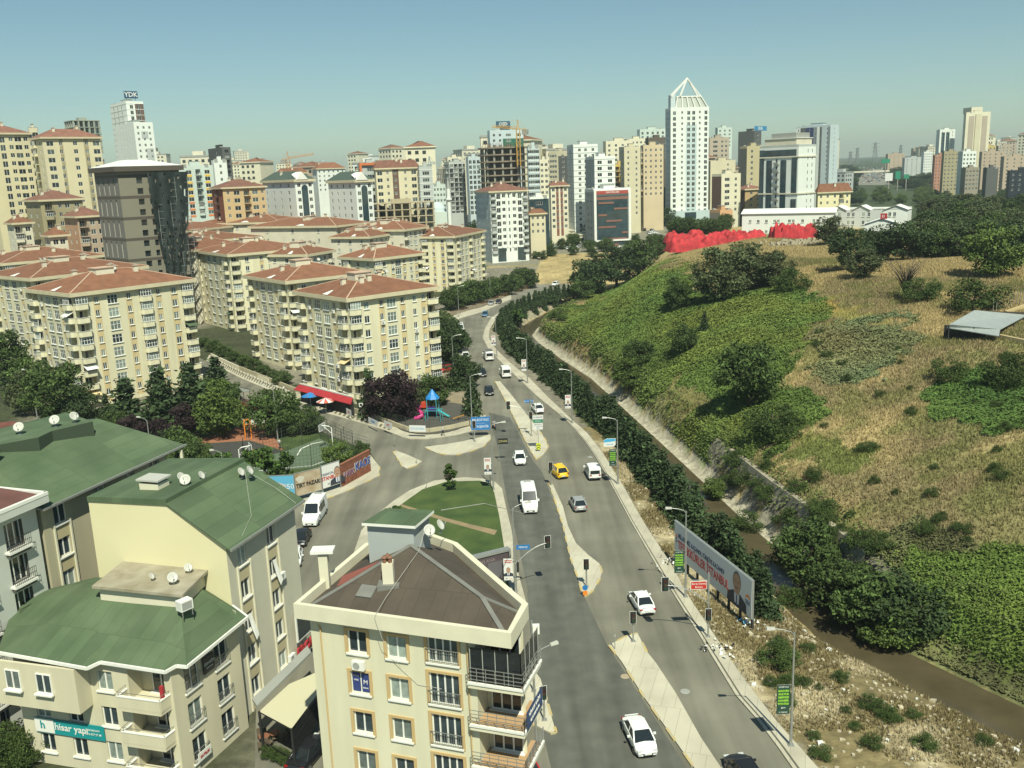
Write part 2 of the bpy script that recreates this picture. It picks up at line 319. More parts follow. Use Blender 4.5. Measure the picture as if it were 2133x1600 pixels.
def groundcol(x, y, z):
    n = x.size; s = creek_s(x, y); px, py = proj(x, y, z)
    n1 = vnoise(x, y, 9, 11); n2 = vnoise(x, y, 2.6, 12); n3 = vnoise(x, y, 26, 13)
    dry = np.array((0.40, 0.315, 0.15)); brn = np.array((0.26, 0.21, 0.105)); grn = np.array((0.15, 0.17, 0.05))
    w = sst((n1*0.55+n3*0.45-0.42)/0.25)[:, None]; c = dry*(1-w)+brn*w
    g = sst((n2*0.4+n3*0.6-0.50)/0.22)[:, None]*0.6; c = c*(1-g)+grn*g
    kind = np.zeros(n, int)
    wob = (vnoise(x, y, 6, 21)-0.5)*50+(vnoise(x, y, 1.7, 23)-0.5)*36; wob2 = (vnoise(x, y, 6, 22)-0.5)*44+(vnoise(x, y, 1.7, 24)-0.5)*30
    hill = (s > 5) & (y < 330)
    for P, col, k in PATCH:
        m = inpoly(px+wob, py+wob2, P) & hill
        v = (0.62+0.4*n2+0.42*vnoise(x, y, 13, 61))[:, None]*np.array((1, 1, 1))*(1+np.outer(vnoise(x, y, 9, 62)-.5, (.45, .1, 0))); c = np.where(m[:, None], np.array(col)*v, c)
        kind = np.where(m, {'ivy': 1, 'dry': 0, 'mix': 2}[k], kind)
    # near bank of the creek: sandy rubble between scrub
    rx_ = np.interp(y, ROY, ROX)+.2; bank = (s < -2.5) & (x > rx_) & (y < 150)
    sand = np.array((0.40, 0.34, 0.21)); q = sst((vnoise(x, y, 6, 31)*0.6+n2*0.4-0.33)/0.18)[:, None]
    c = np.where(bank[:, None], sand*(1-q)+np.array((0.19, 0.155, 0.075))*q, c)
    c = np.where((bank & (kind == 0))[:, None], c, c); kind = np.where(bank, 3, kind)
    ledge = (s > 2.2) & (s < 4.9) & (y > 92) & (y < 320); c = np.where(ledge[:, None], np.array((0.40, 0.37, 0.28)), c)
    rb = (s > 2.4) & (s < 13) & (y < 92) & (kind == 0); c = np.where(rb[:, None], np.array((.13, .135, .055))*(.6+.7*n2)[:, None], c); kind = np.where(rb & (s > 3.4), 1, kind)
    wall = (s >= 5.2) & (s < 7.2) & (y > 85) & (y < 135); c = np.where(wall[:, None], np.array((0.20, 0.185, 0.14)), c)
    lbank = (s < -2.5) & (s > -9.5) & (y >= 150) & (y < 330); c = np.where(lbank[:, None], np.where((y > 235)[:, None], np.array((0.27, 0.24, 0.165)), np.array((.09, .10, .04))), c)
    kind = np.where(ledge | wall | lbank, 9, kind)
    town = (s <= -9.5) & (y < 400) & ~bank; c = np.where(town[:, None], np.array((0.20, 0.185, 0.14))*(0.8+0.4*n1)[:, None], c)
    gard = town & (x < -20) & (n3 > 0.45); c = np.where(gard[:, None], np.array((0.05, 0.058, 0.028))*(0.7+0.5*n2)[:, None], c)
    far = y > 400; fc = np.array((0.20, 0.19, 0.14)); fg = np.array((0.05, 0.07, 0.03)); q = (sst((vnoise(x, y, 130, 41)-0.4)/0.2)*sst((y-650)/200))[:, None]
    rgt = (x/np.maximum(y, 1) > 0.36)[:, None]; c = np.where(far[:, None], np.where(rgt, fg, fc*(1-q)+fg*q), c)
    mea = (y > 352) & (y < 440) & (x > 12) & (x < 60) & (x > (y-345)*.10+8); c = np.where(mea[:, None], dry*(.7+.5*n2)[:, None]*(.8+.3*n1)[:, None], c)
    orch = (x/np.maximum(y, 1) > 0.38) & (y > 300) & (y <= 400); c = np.where(orch[:, None], np.array((0.08, 0.095, 0.035)), c)
    kind = np.where(town | far | (y > 330), 9, kind)
    return c, kind
def gridaxis(segs):
    out = []
    for a, b, st in segs: out += list(np.arange(a, b, st))
    return np.array(out)
gx = gridaxis([(-4200, -1000, 160), (-1000, -200, 40), (-200, -6, 8), (-6, 105, 0.9), (105, 220, 3), (220, 1000, 26), (1000, 4400, 160)])
gy = gridaxis([(-60, 44, 8), (44, 150, 0.9), (150, 300, 1.5), (300, 480, 4), (480, 1200, 20), (1200, 2500, 60), (2500, 7200, 250)])
GX, GY = np.meshgrid(gx, gy); X_ = GX.ravel(); Y_ = GY.ravel(); Z_ = terrain(X_, Y_)-0.06
nx, ny = gx.size, gy.size
ii = (np.arange(ny-1)[:, None]*nx+np.arange(nx-1)[None, :]).ravel()
fa = np.stack([ii, ii+1, ii+1+nx, ii+nx], 1)
def npmesh(name, V, Fc, mats, cols=None, mi=None, smooth=False):
    me = bpy.data.meshes.new(name); k = Fc.shape[1]
    me.vertices.add(len(V)); me.vertices.foreach_set('co', np.asarray(V, np.float32).ravel())
    me.loops.add(Fc.size); me.loops.foreach_set('vertex_index', Fc.astype(np.int32).ravel())
    me.polygons.add(len(Fc)); me.polygons.foreach_set('loop_start', np.arange(0, Fc.size, k, dtype=np.int32))
    if smooth: me.polygons.foreach_set('use_smooth', np.ones(len(Fc), bool))
    for m in mats: me.materials.append(m)
    if mi is not None: me.polygons.foreach_set('material_index', mi.astype(np.int32))
    me.update(calc_edges=True)
    if cols is not None:
        a = me.color_attributes.new('Col', 'FLOAT_COLOR', 'POINT'); c4 = np.ones((len(V), 4), np.float32); c4[:, :3] = cols; a.data.foreach_set('color', c4.ravel())
    return me
gc, _ = groundcol(X_, Y_, Z_)
ground = link('ground', npmesh('ground', np.stack([X_, Y_, Z_], 1), fa, [attrmat('ground_earth', 0.95, noise=0.35, nscale=0.9, bump=0.6, bscale=1.6)], gc, smooth=True)); ground['kind'] = 'structure'

# water of the creek
cw = MB(); CL = [Vector((p[0], p[1], 0)) for p in CREEK]
wmat = mat('muddy_water', (0.065, 0.055, 0.03), 0.12, var2=(0.095, 0.078, 0.045), scale=0.35, spec=0.5, detail=8, bump=.25)
for a, b, c_, d in zip([CL[0]]+CL[:-2], CL[:-1], CL[1:], CL[2:]+[CL[-1]]):
    n1 = (c_-a).normalized(); n2 = (d-b).normalized(); q1 = Vector((n1.y, -n1.x, 0)); q2 = Vector((n2.y, -n2.x, 0)); z = Vector((0, 0, -3.55))
    cw.quad(b-q1*3.0+z, b+q1*3.2+z, c_+q2*3.2+z, c_-q2*3.0+z, wmat)
struct('water', cw)

# ------------------------------------------------------------------ roads, pavements, traffic islands (outlines surveyed on the road plane)
def W2(pts, z=0.0): return [tuple(at(x, y, z)[:2]) for x, y in pts]
RK = [(1760, 1770), (1650, 1600), (1584, 1509), (1534, 1453), (1441, 1300), (1384, 1209), (1337, 1128), (1313, 1086), (1283, 1029), (1261, 988), (1242, 955), (1220, 922), (1188, 885), (1158, 859), (1120, 829), (1077, 788), (1042, 755), (1016, 727), (1005, 705), (1010, 685), (1022, 664), (1048, 645), (1085, 628), (1130, 612), (1185, 602), (1240, 590)]
RO = [(1850, 1770), (1702, 1600), (1612, 1500), (1537, 1400), (1475, 1306), (1431, 1241), (1400, 1180), (1350, 1105), (1323, 1059), (1300, 1017), (1279, 985), (1266, 961), (1247, 933), (1219, 899), (1192, 877), (1176, 861), (1143, 830), (1100, 786), (1060, 755), (1032, 727), (1018, 705), (1020, 688), (1032, 667), (1056, 650), (1090, 634), (1133, 619), (1188, 608), (1240, 596)]
LK = [(1240, 574), (1185, 586), (1130, 597), (1065, 622), (1006, 648), (959, 662), (938, 674), (940, 700), (950, 740), (968, 790), (985, 830), (1001, 850), (1011, 867), (1011, 884), (1000, 894), (979, 900), (951, 907), (895, 915), (860, 916), (843, 914), (819, 904), (782, 891), (740, 879), (677, 861), (576, 820), (500, 788), (430, 752), (390, 735)]
SL = [(380, 752), (430, 785), (487, 836), (535, 852), (620, 880), (700, 912), (771, 942), (790, 972), (789, 993), (753, 1010), (715, 1028), (677, 1041), (606, 1057)]
mainroad = W2(RK)+W2(LK)+W2(SL)
mainroad += [(-33, 112), (-20, 60), (-19, 40), (30, 38)]
rd = MB(); rd.prism(mainroad, -0.3, 0.03, M['asphalt']); road = struct('road', rd)
# worn, paler wheel-free strips and patched bands of the carriageways are part of the asphalt's own colour
wear = MB(); wm = mat('asphalt_dusty', (0.17, 0.16, 0.12), 0.95, var2=(0.115, 0.11, 0.085), scale=0.3, detail=9); wd = mat('asphalt_new', (0.085, 0.09, 0.075), 0.92, var2=(0.12, 0.122, 0.10), scale=0.5, detail=8)
def strip(mb, P, Q, m, z):
    P = W2(P); Q = W2(Q)
    for i in range(len(P)-1): mb.quad((*P[i], z), (*Q[i], z), (*Q[i+1], z), (*P[i+1], z), m)
strip(wear, [(1100, 1235), (1074, 1108), (1056, 1040), (1046, 985), (1036, 930), (1018, 860)], [(1213, 1235), (1176, 1108), (1152, 1040), (1130, 985), (1110, 960), (1062, 870)], wd, 0.034)
strip(wear, [(1170, 1700), (1125, 1500), (1110, 1380), (1098, 1235)], [(1430, 1600), (1340, 1460), (1265, 1345), (1213, 1235)], wd, 0.034)
streaky(wd); struct('road_patch', wear)
def side_prism(mb, pts, z, top, side, yl=None):
    mb.prism(pts, -0.1, z, side, top=top, side=side)
def yellow_kerb(mb, pts, closed=True, seg=1.6, off=0.0, skip=(), z=0.14):
    """kerb stones painted yellow in turns, set just proud of the slab edge"""
    n = len(pts); acc = 0
    for i in range(n if closed else n-1):
        a = Vector((*pts[i], 0)); b = Vector((*pts[(i+1) % n], 0)); L = (b-a).length; d = (b-a)/max(L, 1e-6); k = 0
        while k < L-0.2:
            e = min(k+seg, L)
            if int((acc+k)/seg) % 2 == 0 and i not in skip:
                p = a+d*k; q = a+d*e; nn = Vector((-d.y, d.x, 0)); mb.hexa([p-nn*.10, q-nn*.10, q+nn*.12, p+nn*.12, p-nn*.10+Vector((0, 0, z+.012)), q-nn*.10+Vector((0, 0, z+.012)), q+nn*.12+Vector((0, 0, z+.012)), p+nn*.12+Vector((0, 0, z+.012))], M['kerb_yellow'])
            k += seg
        acc += L
rp = MB(); a, b = W2(RK), W2(RO)
ka, kb = np.array(a), np.array(b)
def resample(P, n):
    P = np.array(P); d = np.r_[0, np.cumsum(np.hypot(*np.diff(P, axis=0).T))]; t = np.linspace(0, d[-1], n); return np.stack([np.interp(t, d, P[:, 0]), np.interp(t, d, P[:, 1])], 1)
ra, rb_ = resample(a, 90), resample(b, 90)
kerb_m = mat('kerb_dark_joint', (0.10, 0.095, 0.07), 0.9)
for i in range(89):
    p, q, r_, s_ = ra[i], ra[i+1], rb_[i+1], rb_[i]
    rp.hexa([(*p, -.1), (*s_, -.1), (*r_, -.1), (*q, -.1), (*p, .15), (*s_, .15), (*r_, .15), (*q, .15)], M['concrete'])
    d = (np.array(s_)-p); d = d/np.hypot(*d); d2 = np.array(r_)-q; d2 = d2/np.hypot(*d2)
    rp.quad((*(p+d*.32), .154), (*(p+d*.50), .154), (*(q+d2*.50), .154), (*(q+d2*.32), .154), kerb_m)
struct('pavement', rp)
ISL = {
 'near': [(1268, 1347), (1294, 1380), (1341, 1455), (1388, 1520), (1444, 1600), (1510, 1700), (1600, 1700), (1500, 1600), (1460, 1540), (1407, 1446), (1367, 1385), (1347, 1360), (1328, 1322), (1310, 1325)],
 'mid': [(1143, 1007), (1155, 1043), (1173, 1098), (1188, 1164), (1203, 1205), (1213, 1240), (1219, 1245), (1236, 1232), (1250, 1208), (1254, 1194), (1249, 1177), (1226, 1159), (1200, 1134), (1183, 1098), (1173, 1058), (1152, 1012)],
 'far': [(1031, 796), (1052, 834), (1072, 874), (1092, 915), (1107, 944), (1117, 959), (1132, 949), (1142, 933), (1137, 919), (1122, 896), (1102, 871), (1067, 826), (1042, 796)],
 'crescent': [(883, 933), (923, 928), (965, 921), (1007, 911), (1021, 907), (1023, 915), (1007, 932), (979, 942), (951, 949), (930, 949), (909, 945)],
 'triangle': [(819, 943), (827, 941), (853, 951), (879, 963), (867, 971), (847, 978), (838, 973)],
 'front': [(1066, 1410), (1116, 1404), (1126, 1417), (1141, 1470), (1158, 1528), (1146, 1530), (1080, 1496), (1050, 1480)]}
isl_m = feltmat(mat('island_concrete', (0.42, 0.39, 0.30), 0.92, var2=(0.54, 0.51, 0.39), scale=0.25, detail=10), .04)
for k, P in ISL.items():
    mb = MB(); pw = W2(P); side_prism(mb, pw, 0.16, isl_m, M['kerb'])
    sk = {'near': (7, 8, 9, 10, 5, 6), 'mid': (10, 11, 12, 13, 14), 'far': (9, 10, 11, 12), 'crescent': (0, 1, 2), 'triangle': (1, 2), 'front': (0, 6, 7)}[k]
    yellow_kerb(mb, pw, skip=sk, z=0.16); o = struct('traffic_island', mb)
# lawn island with its kerb walk
LAWN_OUT = [(735, 1160), (753, 1107), (778, 1079), (819, 1046), (854, 1023), (905, 1003), (968, 996), (1006, 999), (1032, 1006), (1046, 1020), (1054, 1058), (1066, 1108), (1074, 1172), (1084, 1212), (1097, 1260), (1080, 1300), (900, 1300), (720, 1250)]
LAWN_IN = [(762, 1160), (790, 1092), (838, 1052), (880, 1022), (930, 1006), (1000, 1004), (1022, 1010), (1030, 1030), (1041, 1083), (1049, 1134), (1056, 1179), (1062, 1240), (1050, 1290), (900, 1290), (745, 1240)]
mb = MB(); side_prism(mb, W2(LAWN_OUT), 0.15, M['concrete'], M['kerb']); struct('pavement', mb)
mb = MB(); side_prism(mb, W2(LAWN_IN), 0.20, M['lawn'], M['soil']); struct('lawn', mb)
mb = MB(); strip(mb, [(835, 1058), (880, 1074), (930, 1090), (980, 1104), (1030, 1118)], [(836, 1053), (882, 1068), (932, 1083), (982, 1096), (1036, 1108)], M['soil'], 0.214); struct('path', mb)
# pavement along the side street and round the playground
mb = MB(); out = [(1012, 866), (1011, 884), (1000, 894), (979, 900), (951, 907), (895, 915), (860, 916), (843, 914), (819, 904), (782, 891), (740, 879), (677, 861), (576, 820), (500, 788), (430, 752)]
inn = [(1001, 866), (999, 880), (988, 887), (965, 893), (940, 898), (895, 905), (866, 905), (848, 901), (826, 893), (790, 879), (745, 865), (682, 846), (582, 806), (506, 774), (436, 740)]
Ao, Ai = resample(W2(out), 70), resample(W2(inn), 70)
pit = mat('planting_gap', (0.13, 0.12, 0.08), 0.95)
for i in range(69):
    mb.hexa([(*Ao[i], -.1), (*Ai[i], -.1), (*Ai[i+1], -.1), (*Ao[i+1], -.1), (*Ao[i], .15), (*Ai[i], .15), (*Ai[i+1], .15), (*Ao[i+1], .15)], M['concrete'])
AA, BB = resample(W2(out[8:]), 130), resample(W2(inn[8:]), 130)
for i in range(2, 128, 2):
    p, q, r_, s_ = AA[i], AA[i+1], BB[i+1], BB[i]
    f = lambda u, v, t: (*(np.array(u)*(1-t)+np.array(v)*t), .154)
    mb.quad(f(p, s_, .22), f(p, s_, .72), f(q, r_, .72), f(q, r_, .22), pit)
struct('pavement', mb)
mb = MB(); P = W2([(771, 948), (780, 960), (791, 974), (789, 993), (753, 1010), (715, 1028), (677, 1041), (606, 1057), (596, 1052), (606, 1038), (670, 1024), (706, 1012), (772, 981)]); side_prism(mb, P, 0.15, M['concrete'], M['kerb']); yellow_kerb(mb, P, skip=(0, 1, 8, 9, 10, 11, 12)); struct('pavement', mb)
mb = MB(); P = W2([(1065, 614), (1006, 640), (959, 652), (925, 668), (925, 690), (938, 676), (959, 664), (1006, 650), (1065, 624)]); side_prism(mb, P, 0.15, M['concrete'], M['kerb']); struct('pavement', mb)
# parking yard east of the cream blocks, forecourts
mb = MB(); mb.prism(W2([(926, 640), (945, 655), (938, 674), (950, 740), (968, 790), (985, 830), (1000, 850), (985, 860), (940, 820), (915, 790), (915, 640)]), -.1, 0.05, M['soil'], top=mat('yard_paving', (0.24, 0.20, 0.14), .95, var=.15, scale=.4)); struct('yard', mb)
mb = MB(); fc_ = W2([(1000, 575), (1010, 560), (1075, 556), (1110, 575), (1150, 595), (1120, 612), (1060, 618)]); mb.prism(fc_, -.1, 0.06, M['asphalt_pale']); struct('forecourt', mb)
mb = MB(); mb.prism(W2([(1080, 553), (1105, 552), (1128, 568), (1122, 573), (1095, 563)]), -.1, 0.10, mat('red_paving', (.36, .15, .10), .9, var=.1, scale=.5)); struct('forecourt', mb)
# the park: play court, red walks, white square, lawns
park = mat('park_soil', (0.10, 0.10, 0.05), .95, var2=(.16, .13, .08), scale=.3, detail=8)
mb = MB(); mb.prism(W2([(430, 790), (487, 838), (620, 882), (700, 914), (768, 944), (775, 985), (705, 1013), (606, 1038), (500, 1040), (330, 1000), (330, 880)]), -.1, 0.05, M['lawn']); struct('lawn', mb)
mb = MB(); mb.prism(W2([(405, 915), (470, 905), (500, 885), (555, 885), (580, 925), (592, 940), (520, 918), (420, 925)]), -.05, 0.075, mat('red_walk', (.30, .125, .07), .95, var=.12, scale=.4)); mb.prism(W2([(500, 858), (560, 868), (558, 884), (505, 886)]), -.05, .085, mat('white_square', (.42, .41, .34), .9, var=.06, scale=.5)); struct('path', mb)
mb = MB(); mb.prism(W2([(420, 926), (520, 919), (590, 942), (500, 962), (430, 955)]), -.05, .092, mat('play_rubber', (.05, .05, .045), .95, var=.1, scale=.5)); struct('play_surface', mb)
mb = MB(); CT = W2([(500, 962), (590, 943), (665, 915), (735, 945), (650, 975), (505, 990)]); mb.prism(CT, -.05, .10, mat('court_green', (.10, .14, .085), .9, var=.08, scale=.3)); struct('sports_court', mb)
mb = MB(); strip(mb, [(506, 986), (650, 972), (728, 945)], [(506, 985), (649, 971), (726, 944)], M['white'], .115); strip(mb, [(618, 950), (626, 936), (650, 925), (672, 921)], [(620, 950), (628, 937), (651, 926), (672, 922)], M['white'], .115); struct('court_line', mb)
mb = MB(); mb.prism(W2([(826, 892), (848, 900), (895, 904), (965, 892), (988, 886), (998, 864), (985, 838), (945, 825), (900, 838), (850, 852), (790, 878)]), -.05, .30, park, top=mat('play_soil', (.23, .19, .12), .95, var=.12, scale=.5)); struct('playground_ground', mb)
c = at(906, 872, 0); mb = MB(); mb.prism([(c.x+7.2*math.cos(t), c.y+7.2*math.sin(t)*1.5) for t in np.linspace(0, 2*PI, 28)[:-1]], 0, .315, mat('play_rubber2', (.075, .072, .06), .95, var=.1, scale=.5)); struct('play_surface', mb)
# creek-side stone facing and low walls are built with the objects below
# ------------------------------------------------------------------ building kit
WM = {}
def winmesh(w, h, cols=2, rows=1, fm=None, gm=None, sill=True, fw=0.07, surround=None):
    fm = fm or M['upvc']; gm = gm or M['glass']; key = (round(w, 2), round(h, 2), cols, rows, fm.name, gm.name, sill, surround.name if surround else '')
    if key in WM: return WM[key]
    mb = MB(); mb.quad((-w/2, .05, 0), (w/2, .05, 0), (w/2, .05, h), (-w/2, .05, h), gm)
    for x in (-w/2, w/2-fw): mb.box(x, x+fw, 0, .09, 0, h, fm)
    for z in (0, h-fw): mb.box(-w/2+fw, w/2-fw, 0, .09, z, z+fw, fm)
    for i in range(1, cols): x = -w/2+w*i/cols; mb.box(x-fw*.6, x+fw*.6, .003, .08, fw, h-fw, fm)
    for i in range(1, rows): z = h*(0.62 if rows == 2 else i/rows); mb.box(-w/2+fw, w/2-fw, .006, .078, z-fw*.5, z+fw*.5, fm)
    if sill: mb.box(-w/2-.1, w/2+.1, -.22, 0, -.10, -.003, fm)
    if surround:
        for x in (-w/2-.18, w/2): mb.box(x, x+.18, -.19, -.121, -.1, h+.18, surround)
        mb.box(-w/2, w/2, -.19, -.121, h, h+.18, surround)
    me = mb.mesh('window'); WM[key] = me; return me
def winparts(parent, mtx, w, h, cols=2, rows=1, gm=None, surround=None, rail=False):
    """a near window: frame, with pane, sill and rail as its own pieces"""
    gm = gm or M['glass']; key = ('near', w, h, cols, rows, surround.name if surround else '', rail)
    if key not in WM:
        fw = .07; mb = MB()
        for x in (-w/2, w/2-fw): mb.box(x, x+fw, 0, .09, 0, h, M['upvc'])
        for z in (0, h-fw): mb.box(-w/2+fw, w/2-fw, 0, .09, z, z+fw, M['upvc'])
        for i in range(1, cols): x = -w/2+w*i/cols; mb.box(x-.05, x+.05, .003, .08, fw, h-fw, M['upvc'])
        for i in range(1, rows): z = h*.3; mb.box(-w/2+fw, w/2-fw, .006, .078, z-.03, z+.03, M['upvc'])
        p = MB(); p.quad((-w/2, .05, 0), (w/2, .05, 0), (w/2, .05, h), (-w/2, .05, h), gm)
        s_ = MB(); s_.box(-w/2-.12, w/2+.12, -.26, 0, -.12, -.003, M['white']); t = None
        if surround:
            t = MB()
            for x in (-w/2-.2, w/2+.003): t.box(x, x+.197, -.19, -.121, -.1, h+.18, surround)
            t.box(-w/2, w/2, -.19, -.121, h, h+.18, surround)
        r_ = None
        if rail:
            r_ = MB()
            for z in (.15, .95): r_.bar((-w/2-.1, -.25, z), (w/2+.1, -.25, z), .04, M['rail'])
            n = int(w/.14)
            for i in range(n+1): x = -w/2-.08+(w+.16)*i/n; r_.bar((x, -.25, .15), (x, -.25, .95), .018, M['rail'])
            for x in (-w/2-.08, w/2+.08):
                for z in (.15, .95): r_.bar((x, -.25, z), (x, -.1, z), .03, M['rail'])
        WM[key] = (mb.mesh('window'), p.mesh('pane'), s_.mesh('sill'), t.mesh('surround') if t else None, r_.mesh('railing') if r_ else None)
    f, p, s_, t, r_ = WM[key]; o = link('window', f, parent); o.matrix_local = mtx
    link('pane', p, o); link('sill', s_, o)
    if t: link('surround', t, o)
    if r_: link('railing', r_, o)
    return o
def facade(mb, fr, w, z0, z1, ops, wallm, panels=(), rev=None, backm=None, top=None):
    us = sorted({0.0, w} | {round(v, 3) for o in ops for v in o[:2]} | {round(max(0, min(w, v)), 3) for p in panels for v in p[:2]})
    zs = sorted({z0, z1} | {round(v, 3) for o in ops for v in o[2:4]} | {round(max(z0, min(z1, v)), 3) for p in panels for v in p[2:4]})
    # greedy runs along z keep the face count low
    for i in range(len(us)-1):
        uc = (us[i]+us[i+1])/2; run = None
        if us[i+1]-us[i] < 1e-4: continue
        for j in range(len(zs)-1):
            zc = (zs[j]+zs[j+1])/2; hole = any(o[0] < uc < o[1] and o[2] < zc < o[3] for o in ops); m = wallm
            for p in panels:
                if p[0] < uc < p[1] and p[2] < zc < p[3]: m = p[4]
            if hole: m = None
            if run and run[1] is m: run = (run[0], m, zs[j+1])
            else:
                if run and run[1] is not None: mb.quad(fr @ Vector((us[i], 0, run[0])), fr @ Vector((us[i+1], 0, run[0])), fr @ Vector((us[i+1], 0, run[2])), fr @ Vector((us[i], 0, run[2])), run[1])
                run = (zs[j], m, zs[j+1])
        if run and run[1] is not None: mb.quad(fr @ Vector((us[i], 0, run[0])), fr @ Vector((us[i+1], 0, run[0])), fr @ Vector((us[i+1], 0, run[2])), fr @ Vector((us[i], 0, run[2])), run[1])
    rev = rev or wallm
    for o in ops:
        a, b, c, d, dp = o[:5]; m = rev
        P = lambda u, y, z: fr @ Vector((u, y, z))
        mb.quad(P(a, 0, c), P(a, 0, d), P(a, dp, d), P(a, dp, c), m); mb.quad(P(b, 0, c), P(b, dp, c), P(b, dp, d), P(b, 0, d), m)
        mb.quad(P(a, 0, c), P(a, dp, c), P(b, dp, c), P(b, 0, c), m); mb.quad(P(a, 0, d), P(b, 0, d), P(b, dp, d), P(a, dp, d), m)
        if dp > .4 and backm is not False: mb.quad(P(a, dp, c), P(b, dp, c), P(b, dp, d), P(a, dp, d), backm or wallm)
class Win:
    """places windows on a building: up to 100 as parts, the rest as one part"""
    def __init__(s, root, cap=100): s.root = root; s.n = 0; s.cap = cap; s.rest = None
    def add(s, me, mtx, name='window'):
        if s.n < s.cap: o = link(name, me, s.root); o.matrix_local = mtx; s.n += 1
        else:
            if s.rest is None: s.rest = MB()
            i = len(s.rest.v); s.rest.v += [tuple(mtx @ v.co) for v in me.vertices]
            for p in me.polygons: s.rest.f.append(tuple(i+k for k in p.vertices)); s.rest.m.append(s.rest.mi(me.materials[p.material_index]))
    def done(s):
        if s.rest: o = s.rest.build('window', s.root); o['kind'] = 'stuff'
BALM = {}
def balcony_mesh(w, out, style, wall):
    key = (round(w, 2), round(out, 2), style, wall.name)
    if key in BALM: return BALM[key]
    mb = MB()
    if style == 'solid':   # rounded solid parapet
        pts = [(-w/2, 0), (-w/2, -out*.55), (-w/2+.35, -out), (w/2-.35, -out), (w/2, -out*.55), (w/2, 0)]
        ins = [(-w/2+.12, 0), (-w/2+.12, -out*.5), (-w/2+.4, -out+.12), (w/2-.4, -out+.12), (w/2-.12, -out*.5), (w/2-.12, 0)]
        mb.prism(pts, -.12, .08, wall)
        for i in range(5):
            p, q, r_, s_ = pts[i], pts[i+1], ins[i+1], ins[i]
            mb.hexa([(*p, .08), (*q, .08), (*r_, .08), (*s_, .08), (*p, .95), (*q, .95), (*r_, .95), (*s_, .95)], wall)
            mb.bar((*p, .98), (*q, .98), .16, M['white'], .05)
    else:                  # slab with metal rail
        mb.box(-w/2, w/2, -out, 0, -.14, .06, wall)
        for z in (.3, .6, 1.0):
            mb.bar((-w/2, -out+.04, z), (w/2, -out+.04, z), .04, M['rail'])
            for x in (-w/2, w/2): mb.bar((x, -out+.04, z), (x, 0, z), .04, M['rail'])
        for i in range(int(w/.5)+1): x = -w/2+w*i/int(w/.5); mb.bar((x, -out+.04, .06), (x, -out+.04, 1.0), .03, M['rail'])
    me = mb.mesh('balcony'); BALM[key] = me; return me
def hip_roof(parent, x0, x1, y0, y1, ze, rise, tile, fascia=0.75, name='roof', ridges=True, chims=0, fm=None, seed=0, notch=False):
    """fascia board, hipped slopes, mortar ridges, chimneys; x/y bounds are those of the eaves"""
    rr = random.Random(seed); mb = MB(); fm = fm or M['eave']; mb.box(x0, x1, y0, y1, ze-fascia, ze, fm)
    w, d = x1-x0, y1-y0
    if w >= d: A, B = (x0+d/2, (y0+y1)/2), (x1-d/2, (y0+y1)/2)
    else: A, B = ((x0+x1)/2, y0+w/2), ((x0+x1)/2, y1-w/2)
    i = .12; c = [(x0+i, y0+i, ze+.004), (x1-i, y0+i, ze+.004), (x1-i, y1-i, ze+.004), (x0+i, y1-i, ze+.004)]; A = (*A, ze+rise); B = (*B, ze+rise)
    if w >= d: fs = [(c[0], c[1], B, A), (c[1], c[2], B), (c[2], c[3], A, B), (c[3], c[0], A)]
    else: fs = [(c[0], c[1], A), (c[1], c[2], B, A), (c[2], c[3], B), (c[3], c[0], A, B)]
    for f in fs: mb.poly(f, tile)
    if ridges:
        e = [(c[0], A), (c[3], A if w >= d else B), (c[1], B if w >= d else A), (c[2], B), (A, B)]
        for p, q in e:
            if (Vector(p)-Vector(q)).length > .5: mb.bar(Vector(p)+Vector((0, 0, .02)), Vector(q)+Vector((0, 0, .02)), .24, M['ridge'], .1)
    o = mb.build(name, parent)
    for k in range(chims):
        u, v = rr.uniform(.2, .8), rr.uniform(.25, .75); X = x0+w*u; Y = y0+d*v; zz = ze+rise*min(1, 2*min(u*w, (1-u)*w, v*d, (1-v)*d)/min(w, d))
        cb = MB(); cb.box(X-.45, X+.45, Y-.35, Y+.35, zz-.5, zz+1.1, M['cream_pale']); cb.box(X-.6, X+.6, Y-.5, Y+.5, zz+1.1, zz+1.25, M['ridge']); cb.box(X-.3, X+.3, Y-.2, Y+.2, zz+1.25, zz+1.45, M['grey']); cb.build('chimney', o)
    return o
DISH = {}
def dish(loc, rz, label, size=1.0, group=None, tilt=35):
    if not DISH:
        b = MB(); b.lathe([(0.02, -.16), (.2, -.145), (.42, -.08), (.55, 0), (.56, .01), (.42, -.06), (.2, -.12), (.02, -.14)], (0, 0, 0), M['dish'], 20); DISH['bowl'] = b.mesh('bowl', True)
        a = MB(); a.bar((0, -.5, 0), (0, -.05, .55), .035, M['metal']); a.box(-.05, .05, -.12, .02, .5, .6, M['grey']); DISH['arm'] = a.mesh('feed_arm')
        p = MB(); p.tube([(0, 0, 0), (0, 0, .75)], .035, M['metal'], 6); p.box(-.16, .16, -.16, .16, 0, .03, M['metal']); p.bar((0, 0, .45), (.3, .2, 0), .03, M['metal']); DISH['mast'] = p.mesh('mast')
    size *= .54; t = thing('satellite_dish', label, 'satellite dish', loc, rz, group)
    m = link('mast', DISH['mast'], t); m.scale = (size,)*3
    b = link('bowl', DISH['bowl'], t); b.location = (0, -.1*size, .85*size); b.rotation_euler = (R(90-tilt), 0, 0); b.scale = (size,)*3
    a = link('feed_arm', DISH['arm'], b); return t
ACM = []
